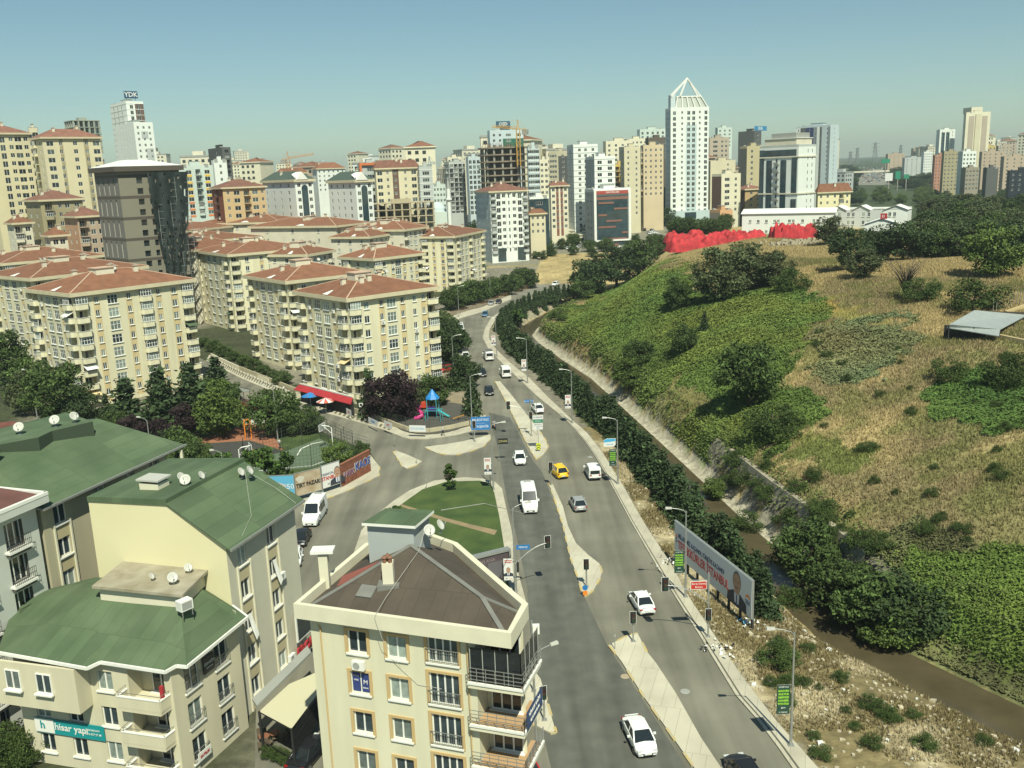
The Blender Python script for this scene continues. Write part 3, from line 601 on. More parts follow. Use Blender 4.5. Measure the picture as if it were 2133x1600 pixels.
def acunit(parent, mtx, label=None):
    if not ACM:
        b = MB(); b.box(-.42, .42, -.38, -.08, 0, .6, M['white']); b.lathe([(.02, 0), (.22, 0), (.24, .012), (.24, 0)], (0, 0, 0), M['grey'], 14)
        for k in range(len(b.v)-56, len(b.v)): x, y, z = b.v[k]; b.v[k] = (x-.1, -.385-z, .3+y)
        for x in (-.3, .3): b.bar((x, -.35, -.04), (x, 0, -.04), .04, M['metal'])
        ACM.append(b.mesh('air_conditioner'))
    o = link('air_conditioner', ACM[0], parent); o.matrix_local = mtx; return o

WK = {'s': (0.85, 1.25, 2, 1), 'm': (1.15, 1.4, 2, 1), 'l': (2.1, 1.75, 3, 2), 'L': (2.7, 1.8, 4, 2), 'd': (1.7, 2.0, 3, 1), 'v': (0.5, 1.5, 1, 1)}
def face(root, wn, mb, fr, w, z0, ztop, fh, cols, wall, recess=0.14, gm=None, fm=None, balwall=None, tan=None, zmin=-99, rr=None, ac=0.0, sill=True, panels=None, top_gap=0.55, balstyle='solid', wk=None):
    """one front of a building: wall with true openings, windows and balconies set in. cols: (fraction, kind, tanned)"""
    rr = rr or random; ops = []; pans = list(panels or []); nf = int((ztop-z0+0.01)/fh); put = []; wk = wk or WK
    for (f, k, t) in cols:
        u = f*w
        for i in range(nf):
            zf = ztop-(i+1)*fh
            if zf+fh < zmin: continue
            kk = k
            if k == 'b' and rr.random() < .28: kk = 'c'      # glazed-in balcony
            if kk == 'b':
                bw = 2.6; put.append(('b', u, zf, bw)); ops.append((max(.02, u-bw/2+.15), min(w-.02, u+bw/2-.15), zf+.1, zf+fh-.35, 1.2))
            elif kk == 'c':
                put.append(('c', u, zf, 2.6)); a, b = max(.02, u-1.15), min(w-.02, u+1.15); ops.append((a, b, zf+.95, zf+fh-.3, recess))
            else:
                ww, wh, nc, nr = wk[kk]; zs = zf+fh-top_gap-wh
                put.append((kk, u, zs, ww)); ops.append((u-ww/2, u+ww/2, zs, zs+wh, recess))
        if t and tan:
            ww = wk.get(k, (1.2,))[0]; pans.append((u-ww/2-.25, u+ww/2+.25, z0, ztop-top_gap+.05, tan))
    facade(mb, fr, w, z0-2, ztop, [o for o in ops if o[1] > o[0]], wall, pans)
    for k, u, z, ww in put:
        if k == 'b':
            o = link('balcony', balcony_mesh(ww, .95, balstyle, balwall or wall), root); o.matrix_local = fr @ Matrix.Translation((u, 0, z+.1))
            wn.add(winmesh(1.5, 2.0, 2, 1, fm, M['glassd'], False), fr @ Matrix.Translation((u, 1.1, z+.15)), 'balcony_door')
            if rr.random() < .10 and fh < 2.9: a_ = MB(); c_ = rr.choice((M['white'], M['tan'], M['green_roof'])); a_.hexa([(-1.2, -1.5, fh-1.2), (1.2, -1.5, fh-1.2), (1.2, -.02, fh-.5), (-1.2, -.02, fh-.5), (-1.2, -1.5, fh-1.15), (1.2, -1.5, fh-1.15), (1.2, -.02, fh-.45), (-1.2, -.02, fh-.45)], c_); q_ = a_.build('awning', root); q_.matrix_local = fr @ Matrix.Translation((u, 0, z))
        elif k == 'c':
            o = link('balcony', balcony_mesh(ww, .95, 'solid', balwall or wall), root); o.matrix_local = fr @ Matrix.Translation((u, 0, z+.1))
            wn.add(winmesh(2.3, fh-1.4, 4, 2, fm, gm, False), fr @ Matrix.Translation((u, -.62, z+1.08)))
            wn.add(winmesh(2.3, fh-1.25, 4, 2, fm, gm, False), fr @ Matrix.Translation((u, .03, z+.95)))
        else:
            W_, H_, nc, nr = wk[k]; wn.add(winmesh(W_, H_, nc, nr, fm, gm, sill), fr @ Matrix.Translation((u, recess-.1, z)))
            if ac and rr.random() < ac and k in 'sm': acunit(root, fr @ Matrix.Translation((u, 0, z-.85)))

def oriented(C, Rr, L):
    C = Vector(C); a = (Vector(Rr)-C); b = (Vector(L)-C); th = math.atan2(a.y, a.x); ux = Vector((math.cos(th), math.sin(th))); uy = Vector((-ux.y, ux.x))
    return th, a.length, max(4.0, b.dot(uy)), ux, uy
PAT_A = [(.055, 'b', 0), (.18, 's', 1), (.31, 'l', 0), (.445, 's', 1), (.58, 'c', 0), (.70, 's', 1), (.84, 'm', 1), (.955, 'b', 0)]
PAT_M = [(.06, 'b', 0), (.195, 'm', 0), (.364, 's', 1), (.48, 'l', 0), (.61, 's', 1), (.753, 's', 0), (.865, 's', 1), (.965, 'b', 0)]
PAT_L = [(.08, 'b', 0), (.24, 's', 1), (.39, 'l', 0), (.57, 'l', 0), (.72, 's', 1), (.9, 'b', 0)]
def cream_block(label, C, Rr, L, ze, fl, pR, pL, seed, wall=None, tan=None, tile=None, z0=0, chims=4, zmin=-99, rise=3.0, ac=.08, extra=None):
    th, w, d, ux, uy = oriented(C, Rr, L); rr = random.Random(seed); ov = .85; wall = wall or M['cream']; tan = tan if tan is not None else M['tan']; tile = tile or M['tile']
    root = thing('apartment_block', label, 'apartment block', (C[0], C[1], z0), th, 'apartment blocks of the housing estate'); H = ze-z0; fh = (H-1.1-.6)/fl
    wn = Win(root); mb = MB(); w2, d2 = w-2*ov, d-2*ov
    face(root, wn, mb, frame2((ov, ov, 0), (1, 0, 0)), w2, .6, H-.7, fh, pR, wall, tan=tan, rr=rr, ac=ac, zmin=zmin)
    face(root, wn, mb, frame2((ov, ov+d2, 0), (0, -1, 0)), d2, .6, H-.7, fh, pL, wall, tan=tan, rr=rr, ac=ac, zmin=zmin)
    facade(mb, frame2((ov+w2, ov, 0), (0, 1, 0)), d2, -1, H-.7, [], wall); facade(mb, frame2((ov+w2, ov+d2, 0), (-1, 0, 0)), w2, -1, H-.7, [], wall)
    mb.build('wall', root)
    hip_roof(root, 0, w, 0, d, H, rise, tile, chims=chims, seed=seed)
    sh = MB(); sx, sy = w*.42, d*.45; sh.box(sx-2, sx+1.8, sy-1.4, sy+1.6, H+.5, H+rise+.5, M['cream_pale']); sh.box(sx-2.2, sx+2, sy-1.6, sy+1.8, H+rise+.5, H+rise+.66, M['ridge']); sh.build('stair_house', root)
    fl_ = MB(); fr = frame2((0, d*.42, H), (0, -1, 0)); zz = lambda x: rise*min(1, 2*x/min(w, d))
    fl_.poly([(.3, d*.45, H+zz(.3)+.05), (.3, d*.35, H+zz(.3)+.05), (2.3, d*.40, H+zz(2.3)+.05), (2.3, d*.43, H+zz(2.3)+.05)], M['white']); fl_.build('flashing', root)
    wn.done()
    for k in range(rr.choice((1, 2, 2, 3))):
        p = Vector(C)+ux*(w*rr.uniform(.3, .7))+uy*(d*rr.uniform(.4, .6)); dish((p.x, p.y, ze+rise-.4), th+rr.uniform(-.9, .6), 'small satellite dish on a red tiled roof of the cream estate', 1.3, 'satellite dishes on the tiled roofs')
    return root, th, ux, uy, w, d
# ------------------------------------------------------------------ the cream estate with tiled roofs
CB = cream_block
CB('cream block at front left with six storeys of tan panels above the dark conifers', (-83.5, 175.3), (-66.2, 195.9), (-96.5, 190.1), 22.8, 8, PAT_A, PAT_L, 1, ac=.14)
CB('cream block of balconies directly behind the front left block', (-108.6, 210.3), (-90.3, 233.6), (-124.5, 228.5), 22.8, 8, PAT_A, PAT_L, 2)
CB('cream block cut by the left edge, third in the row going back', (-141.3, 258.8), (-120.3, 279.4), (-158, 278), 22.8, 8, PAT_A, PAT_L, 3, zmin=6)
rM = CB('cream block above the red cafe awning and the playground', (-30.2, 170.7), (-13.8, 185.1), (-43.1, 186.9), 20.5, 7, PAT_M, PAT_L, 4, ac=.16)
CB('cream block with a stack of balconies beside the street, behind the cafe block', (-49.6, 205.3), (-32.4, 219.6), (-64.4, 222.4), 20.5, 7, PAT_M, PAT_L, 5)
CB('cream block with stacked balconies, third in line from the cafe', (-79.7, 264.6), (-57.5, 281.5), (-97.8, 288.0), 20.5+2, 8, PAT_M, PAT_L, 6, zmin=2)
CB('cream block furthest back of the line, right of the dark netted tower', (-114.6, 327.9), (-91.5, 352.6), (-135.8, 352.0), 22.5, 8, PAT_M, PAT_L, 7, zmin=6)
CB('smaller cream block with a notched roof in the middle of the estate', (-36.9, 256.0), (-23.6, 270.5), (-47.8, 268.6), 20.5, 8, PAT_M, [(.2, 'b', 0), (.5, 'm', 1), (.8, 's', 0)], 8, zmin=3)
CB('long yellow block facing the bend of the road, next to the white tower', (-18.8, 340.4), (-7.9, 371.8), (-41.2, 347.3), 20.5, 8, [(.12, 'b', 0), (.25, 'l', 0), (.38, 'l', 0), (.52, 'b', 0), (.66, 'l', 0), (.8, 'l', 0), (.93, 'b', 0)], [(.05, 's', 0), (.18, 'm', 0), (.32, 's', 1), (.46, 'b', 0), (.62, 's', 1), (.78, 'm', 1), (.93, 'b', 0)], 9, z0=-1)
CB('pale block with a wide roof full of chimneys behind the middle of the estate', (-72.8, 352.5), (-50.7, 378.4), (-98.3, 378.1), 20.5, 8, PAT_M, PAT_L, 10, wall=M['cream_pale'], tan=M['cream_pale'], zmin=8, chims=9)
CB('pale block with red roof just left of the long yellow block', (-47.3, 385.9), (-33.2, 402.2), (-60.2, 397.9), 21.5, 8, PAT_M, PAT_L, 11, wall=M['cream_pale'], tan=M['cream_pale'], zmin=10)
for i, (a, b, c, z, lab) in enumerate([
    ((390, 480), (335, 470), (520, 466), 26, 'red roofed block against the right side of the netted tower'), ((524, 466), (470, 458), (583, 456), 26, 'low brown roofed block in front of the cream and ochre flats'),
    ((583, 462), (540, 452), (642, 455), 27, 'wide grey fronted block under the white building with green roof'), ((700, 470), (660, 458), (772, 462), 26, 'red roof with many chimneys below the white building with the arch'),
    ((842, 478), (790, 470), (894, 471), 24, 'red roof below the unfinished brown striped block'), ((410, 520), (380, 512), (500, 505), 23, 'red roof wedged between two ridges of the estate'),
    ((640, 530), (600, 522), (700, 520), 21.5, 'red roof half hidden among the cream blocks of the estate'), ((770, 493), (740, 486), (825, 485), 22.5, 'narrow red roof block left of the long yellow block')]):
    C, L, Rr = at(*a, z), at(*b, z), at(*c, z)
    CB(lab, C.xy, Rr.xy, L.xy, z, 7, [(.1, 'b', 0), (.3, 'm', 0), (.5, 'l', 0), (.7, 'm', 0), (.9, 'b', 0)], [(.2, 's', 0), (.5, 'm', 0), (.8, 's', 0)], 20+i, wall=M['cream_pale'], tan=M['cream_pale'], zmin=z-9, z0=0, chims=6, rise=2.6)

# ------------------------------------------------------------------ towers and offices beyond
def wallmat(name, c, v=.06): return mat(name, c, .85, var=v, scale=.12, objvar=0.0)
WKF = {'s': (1.1, 1.4, 2, 1), 'm': (1.5, 1.5, 2, 1), 'l': (2.4, 1.7, 2, 1), 'd': (1.8, 2.1, 2, 1), 'v': (0.7, 1.7, 1, 1), 'w': (3.2, 1.6, 3, 1)}
def solve(C, x, y, dx, dy):
    r_ = ray(x, y); m = r_[0]/r_[1]; return (m*C.y-C.x)/(dx-m*dy)
def autorot(C, rot, left):
    a = math.atan2(-C.x, C.y)
    return max(R(rot), a+R(18)) if left else a+R(1)
def tower(label, xl, xc, xr, yt, Y, cR, cL, wall, fh=3.0, rot=20, yb=None, wallL=None, roof=None, tile=None, rise=3, panelsR=(), panelsL=(), gm=None, fm=None, depth=None, name='apartment_tower', cat='tower', group=None, parapet=None, balstyle='rail', fascia=.6, z0=None, slabs=None, ztop=None, sill=False, balwall=None, seed=None):
    C = atY(xc, yt, Y); th = autorot(C, rot, xl < xc-2); ux = (math.cos(th), math.sin(th)); uy = (-ux[1], ux[0])
    w = solve(C, xr, yt, *ux); d = solve(C, xl, yt, *uy) if xl < xc-2 else (depth or w*.8)
    if depth and xl >= xc-2: d = depth
    w = abs(w); d = abs(d)
    if w > 60 or d > 60: print('BIG', label, round(w, 1), round(d, 1)); w = min(w, 60); d = min(d, 60)
    zb = T(C.x, C.y) if z0 is None else z0; root = thing(name, label, cat, (C.x, C.y, zb), th, group); H = C.z-zb; zmin = -99 if yb is None else atY(xc, yb, Y).z-zb
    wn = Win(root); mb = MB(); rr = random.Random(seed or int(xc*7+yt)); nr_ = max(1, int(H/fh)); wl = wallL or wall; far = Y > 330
    pR = [(a*w, b*w, (H+c if c <= 0 else c), (H+e if e <= 0 else e), m) for a, b, c, e, m in panelsR]; pL = [(a*d, b*d, (H+c if c <= 0 else c), (H+e if e <= 0 else e), m) for a, b, c, e, m in panelsL]
    face(root, wn, mb, frame2((0, 0, 0), (1, 0, 0)), w, 1.5, H-.4, fh, cR, wall, .16, gm or M['glassd'], fm, zmin=zmin, rr=rr, sill=sill, panels=pR, top_gap=.8, balstyle=balstyle, wk=WKF, balwall=balwall)
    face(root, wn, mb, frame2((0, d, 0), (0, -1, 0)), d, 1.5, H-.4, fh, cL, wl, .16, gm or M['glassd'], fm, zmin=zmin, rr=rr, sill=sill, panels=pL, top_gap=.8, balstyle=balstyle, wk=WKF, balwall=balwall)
    facade(mb, frame2((w, 0, 0), (0, 1, 0)), d, -3, H-.4, [], wl); facade(mb, frame2((w, d, 0), (-1, 0, 0)), w, -3, H-.4, [], wall)
    mb.box(0, w, 0, d, H-.4, H-.1, wall) if not roof else None
    mb.build('wall', root)
    if roof == 'hip': hip_roof(root, -.8, w+.8, -.8, d+.8, H+fascia*.4, rise, tile or M['tile'], fascia=fascia, ridges=False, chims=2, seed=int(xc))
    else:
        p = MB(); pm = parapet or wall; t = .3
        for (a, b, c, e) in ((0, w, 0, t), (0, w, d-t, d), (0, t, t, d-t), (w-t, w, t, d-t)): p.box(a, b, c, e, H-.1, H+.9, pm)
        p.build('parapet', root); q = MB(); q.box(w*.35, w*.65, d*.3, d*.65, H-.1, H+2.6, pm); q.box(w*.33, w*.67, d*.28, d*.67, H+2.6, H+2.8, M['grey']); q.build('lift_house', root)
        for k in range(2): q = MB(); xx = (.18, .82)[k]*w; yy = rr.choice((.15, .8))*d; q.box(xx-.8, xx+.8, yy-.6, yy+.6, H-.1, H+1.5, M['grey']); q.build('roof_plant', root)
    if slabs:
        s_ = MB()
        for i in range(nr_+1): z = H-.4-i*fh; s_.box(-.12, w+.12, -.12, d+.12, z-.18, z+.04, slabs) if z > zmin else None
        s_.build('floor_band', root)
    wn.done(); return root, w, d, H, th
def strip_part(root, nm, x0, x1, y, z0, z1, m, out=.25):
    b = MB(); b.box(x0, x1, y-out, y-.003, z0, z1, m); return b.build(nm, root)
TB = wallmat('wall_beige', (.57, .52, .36)); TY = wallmat('wall_sand', (.60, .54, .35)); TO = wallmat('wall_olive', (.33, .29, .17)); WH = wallmat('wall_bright', (.70, .73, .68), .03); PK = wallmat('wall_pinkish', (.42, .33, .24))
GB = wallmat('wall_brown_grey', (.20, .185, .14)); BR = wallmat('wall_brown', (.13, .08, .06)); GY = wallmat('wall_cool_grey', (.42, .45, .43)); DG = wallmat('wall_dark', (.09, .095, .09)); PY = wallmat('wall_pale_yellow', (.66, .62, .46)); TP = wallmat('wall_taupe', (.40, .34, .26))
LB = wallmat('wall_light_blue', (.48, .56, .57)); OR = mat('orange_frame', (.55, .16, .05), .7); YL = mat('yellow_panel', (.70, .45, .06), .7); BG2 = wallmat('wall_pale_green', (.52, .60, .54)); AQ = wallmat('wall_aqua', (.45, .55, .54))
c5 = [(.1, 'm', 0), (.3, 'l', 0), (.5, 's', 0), (.7, 'l', 0), (.9, 'm', 0)]; c3 = [(.2, 'm', 0), (.5, 'b', 0), (.8, 'm', 0)]; c4 = [(.14, 'm', 0), (.38, 'm', 0), (.62, 'm', 0), (.86, 'm', 0)]
cn = lambda n, k='m': [((i+.5)/n, k, 0) for i in range(n)]
tower('tall sand coloured tower with red roof cut by the left edge', -60, -30, 60, 278, 345, [(.35, 'd', 0), (.55, 'm', 0), (.72, 'l', 0), (.9, 'm', 0)], [], TY, 2.9, 12, 520, roof='hip', tile=M['tile_brown'], rise=3.5, depth=18)
tower('narrow beige stair bay set back right of the leftmost tower', 58, 60, 78, 272, 375, [(.3, 'l', 0), (.75, 'b', 0)], [], TB, 2.9, 10, 520, depth=12)
tower('tall sand coloured tower with red roof and pale corner strips', 64, 87, 208, 287, 340, [(.12, 'l', 0), (.3, 's', 0), (.55, 'm', 0), (.75, 's', 0), (.92, 'l', 0)], [(.3, 'b', 0), (.75, 's', 0)], TY, 2.9, 14, 505, roof='hip', tile=M['tile_brown'], rise=3.2, panelsR=[(0, .04, 1, -0.01, TB), (.97, 1, 1, -.01, TB), (.28, .34, 1, -.01, TO), (.70, .78, 1, -.01, TO)])
tower('olive six storey block with a hipped roof and grey balconies', 52, 83, 172, 418, 305, [(.18, 'b', 0), (.45, 's', 0), (.62, 'm', 0), (.85, 'm', 0)], [(.3, 'm', 0), (.7, 'm', 0)], TO, 2.9, 16, 540, roof='hip', tile=M['tile_brown'], rise=3, name='apartment_block', cat='apartment block')
tower('pinkish block with a dark hipped roof leaning on the grey tower', 133, 160, 216, 452, 292, [(.2, 'b', 0), (.55, 'm', 0), (.85, 'm', 0)], [(.35, 'm', 0), (.75, 's', 0)], PK, 2.9, 14, 545, roof='hip', tile=M['tile_brown'], rise=2.6, name='apartment_block', cat='apartment block', wallL=wallmat('wall_peach', (.50, .30, .18)))
tower('small two storey cream house below the olive block', 14, 28, 66, 466, 300, [(.25, 'b', 0), (.75, 'm', 0)], [(.5, 's', 0)], M['cream_pale'], 2.8, 14, 520, roof='hip', rise=2.5, name='house', cat='house')
tower('low cream house with red roof at the foot of the pinkish block', 92, 104, 140, 492, 285, [(.3, 'm', 0), (.7, 'm', 0)], [(.5, 's', 0)], M['cream_pale'], 2.8, 14, 540, roof='hip', rise=2.4, name='house', cat='house')

# unfinished concrete frames
def frame_building(label, xl, xc, xr, yt, yb, Y, rot=15, fh=3.2, m=None, nx_=5, ny_=4, fill=None, name='concrete_frame', group=None, netting=False):
    C = atY(xc, yt, Y); th = autorot(C, rot, xl < xc-12); ux = (math.cos(th), math.sin(th)); uy = (-ux[1], ux[0]); w = solve(C, xr, yt, *ux); d = solve(C, xl, yt, *uy) if xl < xc-12 else 14
    zb = T(C.x, C.y); root = thing(name, label, 'building site', (C.x, C.y, zb), th, group); H = C.z-zb; zmin = atY(xc, yb, Y).z-zb; m = m or M['frame_conc']
    s_ = MB(); k = 0
    while H-k*fh > max(0, zmin-4): z = H-k*fh; s_.box(0, w, 0, d, z-.35, z, m); k += 1
    s_.build('floor_slab', root); z0 = max(0, H-k*fh)
    for i in range(nx_+1):
        for j in range(ny_+1):
            if i in (0, nx_) or j in (0, ny_): c_ = MB(); x, y = .5+(w-1)*i/nx_, .5+(d-1)*j/ny_; c_.box(x-.35, x+.35, y-.35, y+.35, z0, H-.35, m); c_.build('column', root)
    core = MB(); core.box(w*.35, w*.65, d*.35, d*.65, z0, H+1.5, m); core.build('core', root)
    return root, w, d, H, z0
frame_building('bare concrete frame on the skyline behind the sand tower', 132, 150, 208, 250, 300, 470, m=wallmat('frame_pale', (.30, .32, .27)))
# YDK tower
r1, w, d, H, th = tower('unfinished white tower with open floors and a blue name board on top', 228, 262, 298, 214, 545, [(.3, 'd', 0), (.7, 'd', 0)], [(.2, 'd', 0), (.45, 'd', 0), (.7, 'd', 0)], WH, 3.1, 22, 330, slabs=WH, panelsR=[(.5, 1, -24, -.01, BR)])
bd = MB(); bd.box(w*.0, w*.78, 1.2, 1.5, H+2.5, H+6.5, mat('sign_navy', (.02, .07, .14), .5)); bd.box(w*.1, w*.14, 1.5, 1.7, H, H+2.5, M['metal']); bd.box(w*.6, w*.64, 1.5, 1.7, H, H+2.5, M['metal']); b_ = bd.build('sign_board', r1)
textmesh('YDK', 3.6, M['white'], b_, frame2((w*.39, 1.15, H+4.5), (1, 0, 0)), bold=.05)
tower('broad white lower half of the tower with the blue name board', 238, 278, 318, 258, 520, [(.2, 's', 0), (.5, 's', 0), (.8, 's', 0)], [(.35, 'v', 0), (.5, 'v', 0), (.8, 'v', 0)], WH, 3.1, 24, 335, panelsR=[(.35, .7, -8, -4, GY), (.5, .9, -20, -13, GY)])

# grey office with dark netting
GW = wallmat('wall_olive_grey', (.215, .20, .15), .04); GBAND = mat('band_dark_brown', (.085, .07, .055), .7)
C = atY(243, 350, 265); th = R(44); ux = (math.cos(th), math.sin(th)); uy = (-ux[1], ux[0]); w = solve(C, 372, 350, *ux); d = solve(C, 194, 350, *uy); H = C.z; zmn = 12
gt = thing('office_tower', 'dark grey brown office tower with a white roof and torn black netting', 'tower', (C.x, C.y, 0), th); mb = MB(); wn = Win(gt); fh = 2.95
ops = []; nf = int((H-2)/fh)
for i in range(nf):
    z = H-2.2-(i+1)*fh+.7
    if z < zmn-3: continue
    for u in (.33,): ops.append((w*u-.85, w*u+.85, z, z+1.7, .5)); wn.add(winmesh(1.7, 1.7, 1, 1, GBAND, M['glassd'], False), frame2((0, 0, 0), (1, 0, 0)) @ Matrix.Translation((w*u, .4, z)))
    ops.append((w*.5-.6, w*.5+.6, z, z+1.7, .5)); wn.add(winmesh(1.2, 1.7, 1, 1, GBAND, M['glassd'], False), Matrix.Translation((w*.5, .4, z)))
bands = [(0, w, H-2.2-k*fh*2-.5, H-2.2-k*fh*2+.35, GBAND) for k in range(0, 6)]
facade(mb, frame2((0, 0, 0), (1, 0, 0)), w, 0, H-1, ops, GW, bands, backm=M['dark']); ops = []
frL = frame2((0, d, 0), (0, -1, 0))
for k in range(5):
    zt = H-2.7-k*fh*2
    for u in (.14, .36, .58, .80):
        ops.append((d*u-.5, d*u+.5, zt-fh*2+1.2, zt-.2, .35)); wn.add(winmesh(1.0, fh*2-1.4, 1, 2, M['white'], M['glassd'], False), frL @ Matrix.Translation((d*u, .25, zt-fh*2+1.2)))
facade(mb, frL, d, 0, H-1, ops, mat('wall_grey_violet', (.17, .16, .14), .8), [(0, d, a, b, m) for _, _, a, b, m in bands]); facade(mb, frame2((w, 0, 0), (0, 1, 0)), d, 0, H-1, [], GW); facade(mb, frame2((w, d, 0), (-1, 0, 0)), w, 0, H-1, [], GW)
mb.build('wall', gt); cr_ = MB(); cr_.box(-1.2, w+1, -1.2, d+1, H-1, H+.4, GBAND); cr_.build('cornice', gt)
rf = MB(); e = [(-1, -1, H+.405), (w+.8, -1, H+.405), (w+.8, d+.8, H+.405), (-1, d+.8, H+.405)]; t_ = [(w*.3, d*.35, H+2.3), (w*.62, d*.35, H+2.3), (w*.62, d*.65, H+2.3), (w*.3, d*.65, H+2.3)]
for i in range(4): rf.quad(e[i], e[(i+1) % 4], t_[(i+1) % 4], t_[i], M['white'])
rf.poly(t_, M['white']); rf.build('roof', gt); wn.done()
# scaffold and netting as things leaning on it
sc = thing('scaffold', 'tubular scaffold on the right corner of the netted grey tower', 'scaffold', (C.x, C.y, 0), th); s_ = MB()
for x in np.linspace(w*.55, w+1.6, 6):
    s_.bar((x, -1.3, 8), (x, -1.3, H-3), .09, M['metal'])
    for y in (2, 6): s_.bar((w+1.6, y, 8), (w+1.6, y, H-3), .09, M['metal'])
for z in np.arange(9, H-3, 2): s_.bar((w*.55, -1.3, z), (w+1.6, -1.3, z), .08, M['metal']); s_.bar((w+1.6, -1.3, z), (w+1.6, 9, z), .08, M['metal']); s_.box(w*.55, w+1.5, -1.3, -.6, z-.05, z, M['grey']) if int(z) % 4 == 1 else None
for k in range(5): s_.bar((w*.56+k*2.6, -1.32, 9+k), (w*.56+k*2.6+2.4, -1.32, 13+k), .07, M['metal'])
s_.build('poles', sc)
nv, nf_ = [], []; n1, n2 = 26, 34
for j in range(n2+1):
    for i in range(n1+1):
        a = i/n1; b = j/n2; x0 = w*.43+(w*.18)*b*b; x1 = w+1.9-(w*.30)*b**1.5
        nv.append((x0+(x1-x0)*a, -1.55-.25*math.sin(a*17+b*3)-.2*math.sin(b*9+a*4), H-1.5-(H-14)*b))
for j in range(n2):
    for i in range(n1):
        if math.sin(i*1.7+j*.6)*math.cos(j*.9-i*.35) < .72+(.1 if j < 14 else -.35): q = j*(n1+1)+i; nf_.append((q, q+1, q+n1+2, q+n1+1))
nme = npmesh('debris_netting', np.array(nv), np.array(nf_), [mat('netting_black', (.012, .02, .018), .6, var=.5, scale=.5)], smooth=True); no_ = link('debris_netting', nme, None, (C.x, C.y, 0), th)
tag(no_, 'torn black safety netting hanging over the grey tower and its scaffold', 'netting')

r_, w, d, H, th = tower('white block with orange and yellow panels under its windows', 366, 372, 443, 350, 425, [(.28, 'l', 0), (.55, 'b', 0), (.82, 'l', 0)], [], BG2, 3.0, 10, 440, depth=16)
for k in range(7):
    for u in (.28, .82): strip_part(r_, 'coloured_panel', w*u-1.3, w*u+1.3, 0, H-3.0*(k+1)-1.0, H-3.0*(k+1)-.1, YL if k < 4 else mat('orange_panel', (.65, .20, .06), .7), .06)
tower('white stair tower joined to the block with coloured panels', 440, 445, 472, 338, 440, [(.5, 's', 0)], [], WH, 3.0, 10, 430, depth=14)
tower('dark grey tower with a red box on its roof, behind the white block', 433, 462, 480, 310, 560, [(.5, 'b', 0)], [(.6, 'v', 0)], DG, 3.0, 28, 400)
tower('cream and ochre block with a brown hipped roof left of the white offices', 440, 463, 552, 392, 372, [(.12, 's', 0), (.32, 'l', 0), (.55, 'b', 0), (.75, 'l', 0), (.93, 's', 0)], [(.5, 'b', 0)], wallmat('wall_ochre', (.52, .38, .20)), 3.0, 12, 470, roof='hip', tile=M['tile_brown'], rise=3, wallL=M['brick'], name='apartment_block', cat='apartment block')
def arch_office(label, xl, xc, xr, yt, Y):
    r_, w, d, H, th = tower(label, xl, xc, xr, yt, Y, [(.2, 'm', 0), (.82, 'm', 0)], [(.12, 's', 0), (.34, 's', 0), (.56, 's', 0), (.8, 'm', 0)], WH, 2.95, 40, 470, roof='hip', tile=mat('roof_dark_green', (.06, .09, .07), .8), rise=3.4, name='office_block', cat='office building', fascia=1.0)
    g = MB(); pts = [(-1.4, 4), (1.4, 4), (1.4, H-3.2)]+[(1.4*math.cos(a), H-3.2+1.4*math.sin(a)) for a in np.linspace(.3, PI-.3, 7)]+[(-1.4, H-3.2)]
    g.poly([(w*.5+x, -.06, z) for x, z in pts], M['curtain']); g.build('arched_glazing', r_)
    p = MB(); m_ = w*.35; p.poly([(m_-2.6, -1.0, H+.3), (m_+2.6, -1.0, H+.3), (m_, -1.0, H+3.4)], M['white']); p.poly([(m_+2.6, -1, H+.3), (m_+2.6, 3, H+2.5), (m_, 3.5, H+3.4), (m_, -1, H+3.4)], M['white']); p.poly([(m_-2.6, -1, H+.3), (m_, -1, H+3.4), (m_, 3.5, H+3.4), (m_-2.6, 3, H+2.5)], M['white']); p.build('dormer', r_)
arch_office('white office with green roof and dark arched glazing, the left one of two alike', 546, 614, 652, 376, 385)
arch_office('white office with green roof and arched glazing, the right one by the orange frame', 683, 740, 775, 377, 375)
r_, w, d, H, th = tower('dark block wrapped in an orange frame between white office and brown block', 744, 750, 792, 345, 430, [(.5, 'w', 0)], [], GY, 3.0, 12, 445, depth=12, name='office_block', cat='office building')
fb = MB()
for x in (-.6, w-.5): fb.box(x, x+1.1, -.9, -.01, 0, H+1.1, OR)
fb.box(.5, w-.5, -.9, -.01, H, H+1.1, OR); fb.build('frame', r_)
r_, w, d, H, th = tower('cream block with a dark brown window spine and brown roof', 778, 782, 872, 352, 420, [(.09, 'l', 0), (.27, 's', 0), (.44, 's', 0), (.68, 's', 0), (.88, 'l', 0)], [], wallmat('wall_ivory', (.60, .55, .38)), 3.0, 8, 465, roof='hip', tile=M['tile_brown'], rise=3.4, panelsR=[(.38, .52, 14, -.01, BR)], depth=18, name='apartment_block', cat='apartment block')
tower('grey wing with long balconies attached right of the brown spine block', 870, 873, 900, 352, 425, [(.5, 'w', 0)], [], GY, 3.0, 8, 455, depth=14, slabs=M['white'])
frame_building('lower unfinished part with brick infill below the brown spine block', 760, 768, 905, 425, 470, 405, rot=8, fh=2.9, m=wallmat('frame_sand', (.38, .33, .22)), nx_=8)
tower('white block with orange roof on the skyline above the right white office', 650, 660, 718, 352, 640, cn(6, 's'), [(.5, 's', 0)], M['whitew'], 3.0, 15, 400, roof='hip', rise=4)
tower('pale block with brown roof half hidden behind the left white office', 575, 580, 640, 362, 600, cn(6, 's'), [], M['cream_pale'], 3.0, 15, 400, roof='hip', rise=3)
tower('cream stepped block on the skyline left of the orange crane', 520, 525, 562, 340, 900, cn(4, 'l'), [], PY, 3.2, 15, 370, depth=14)
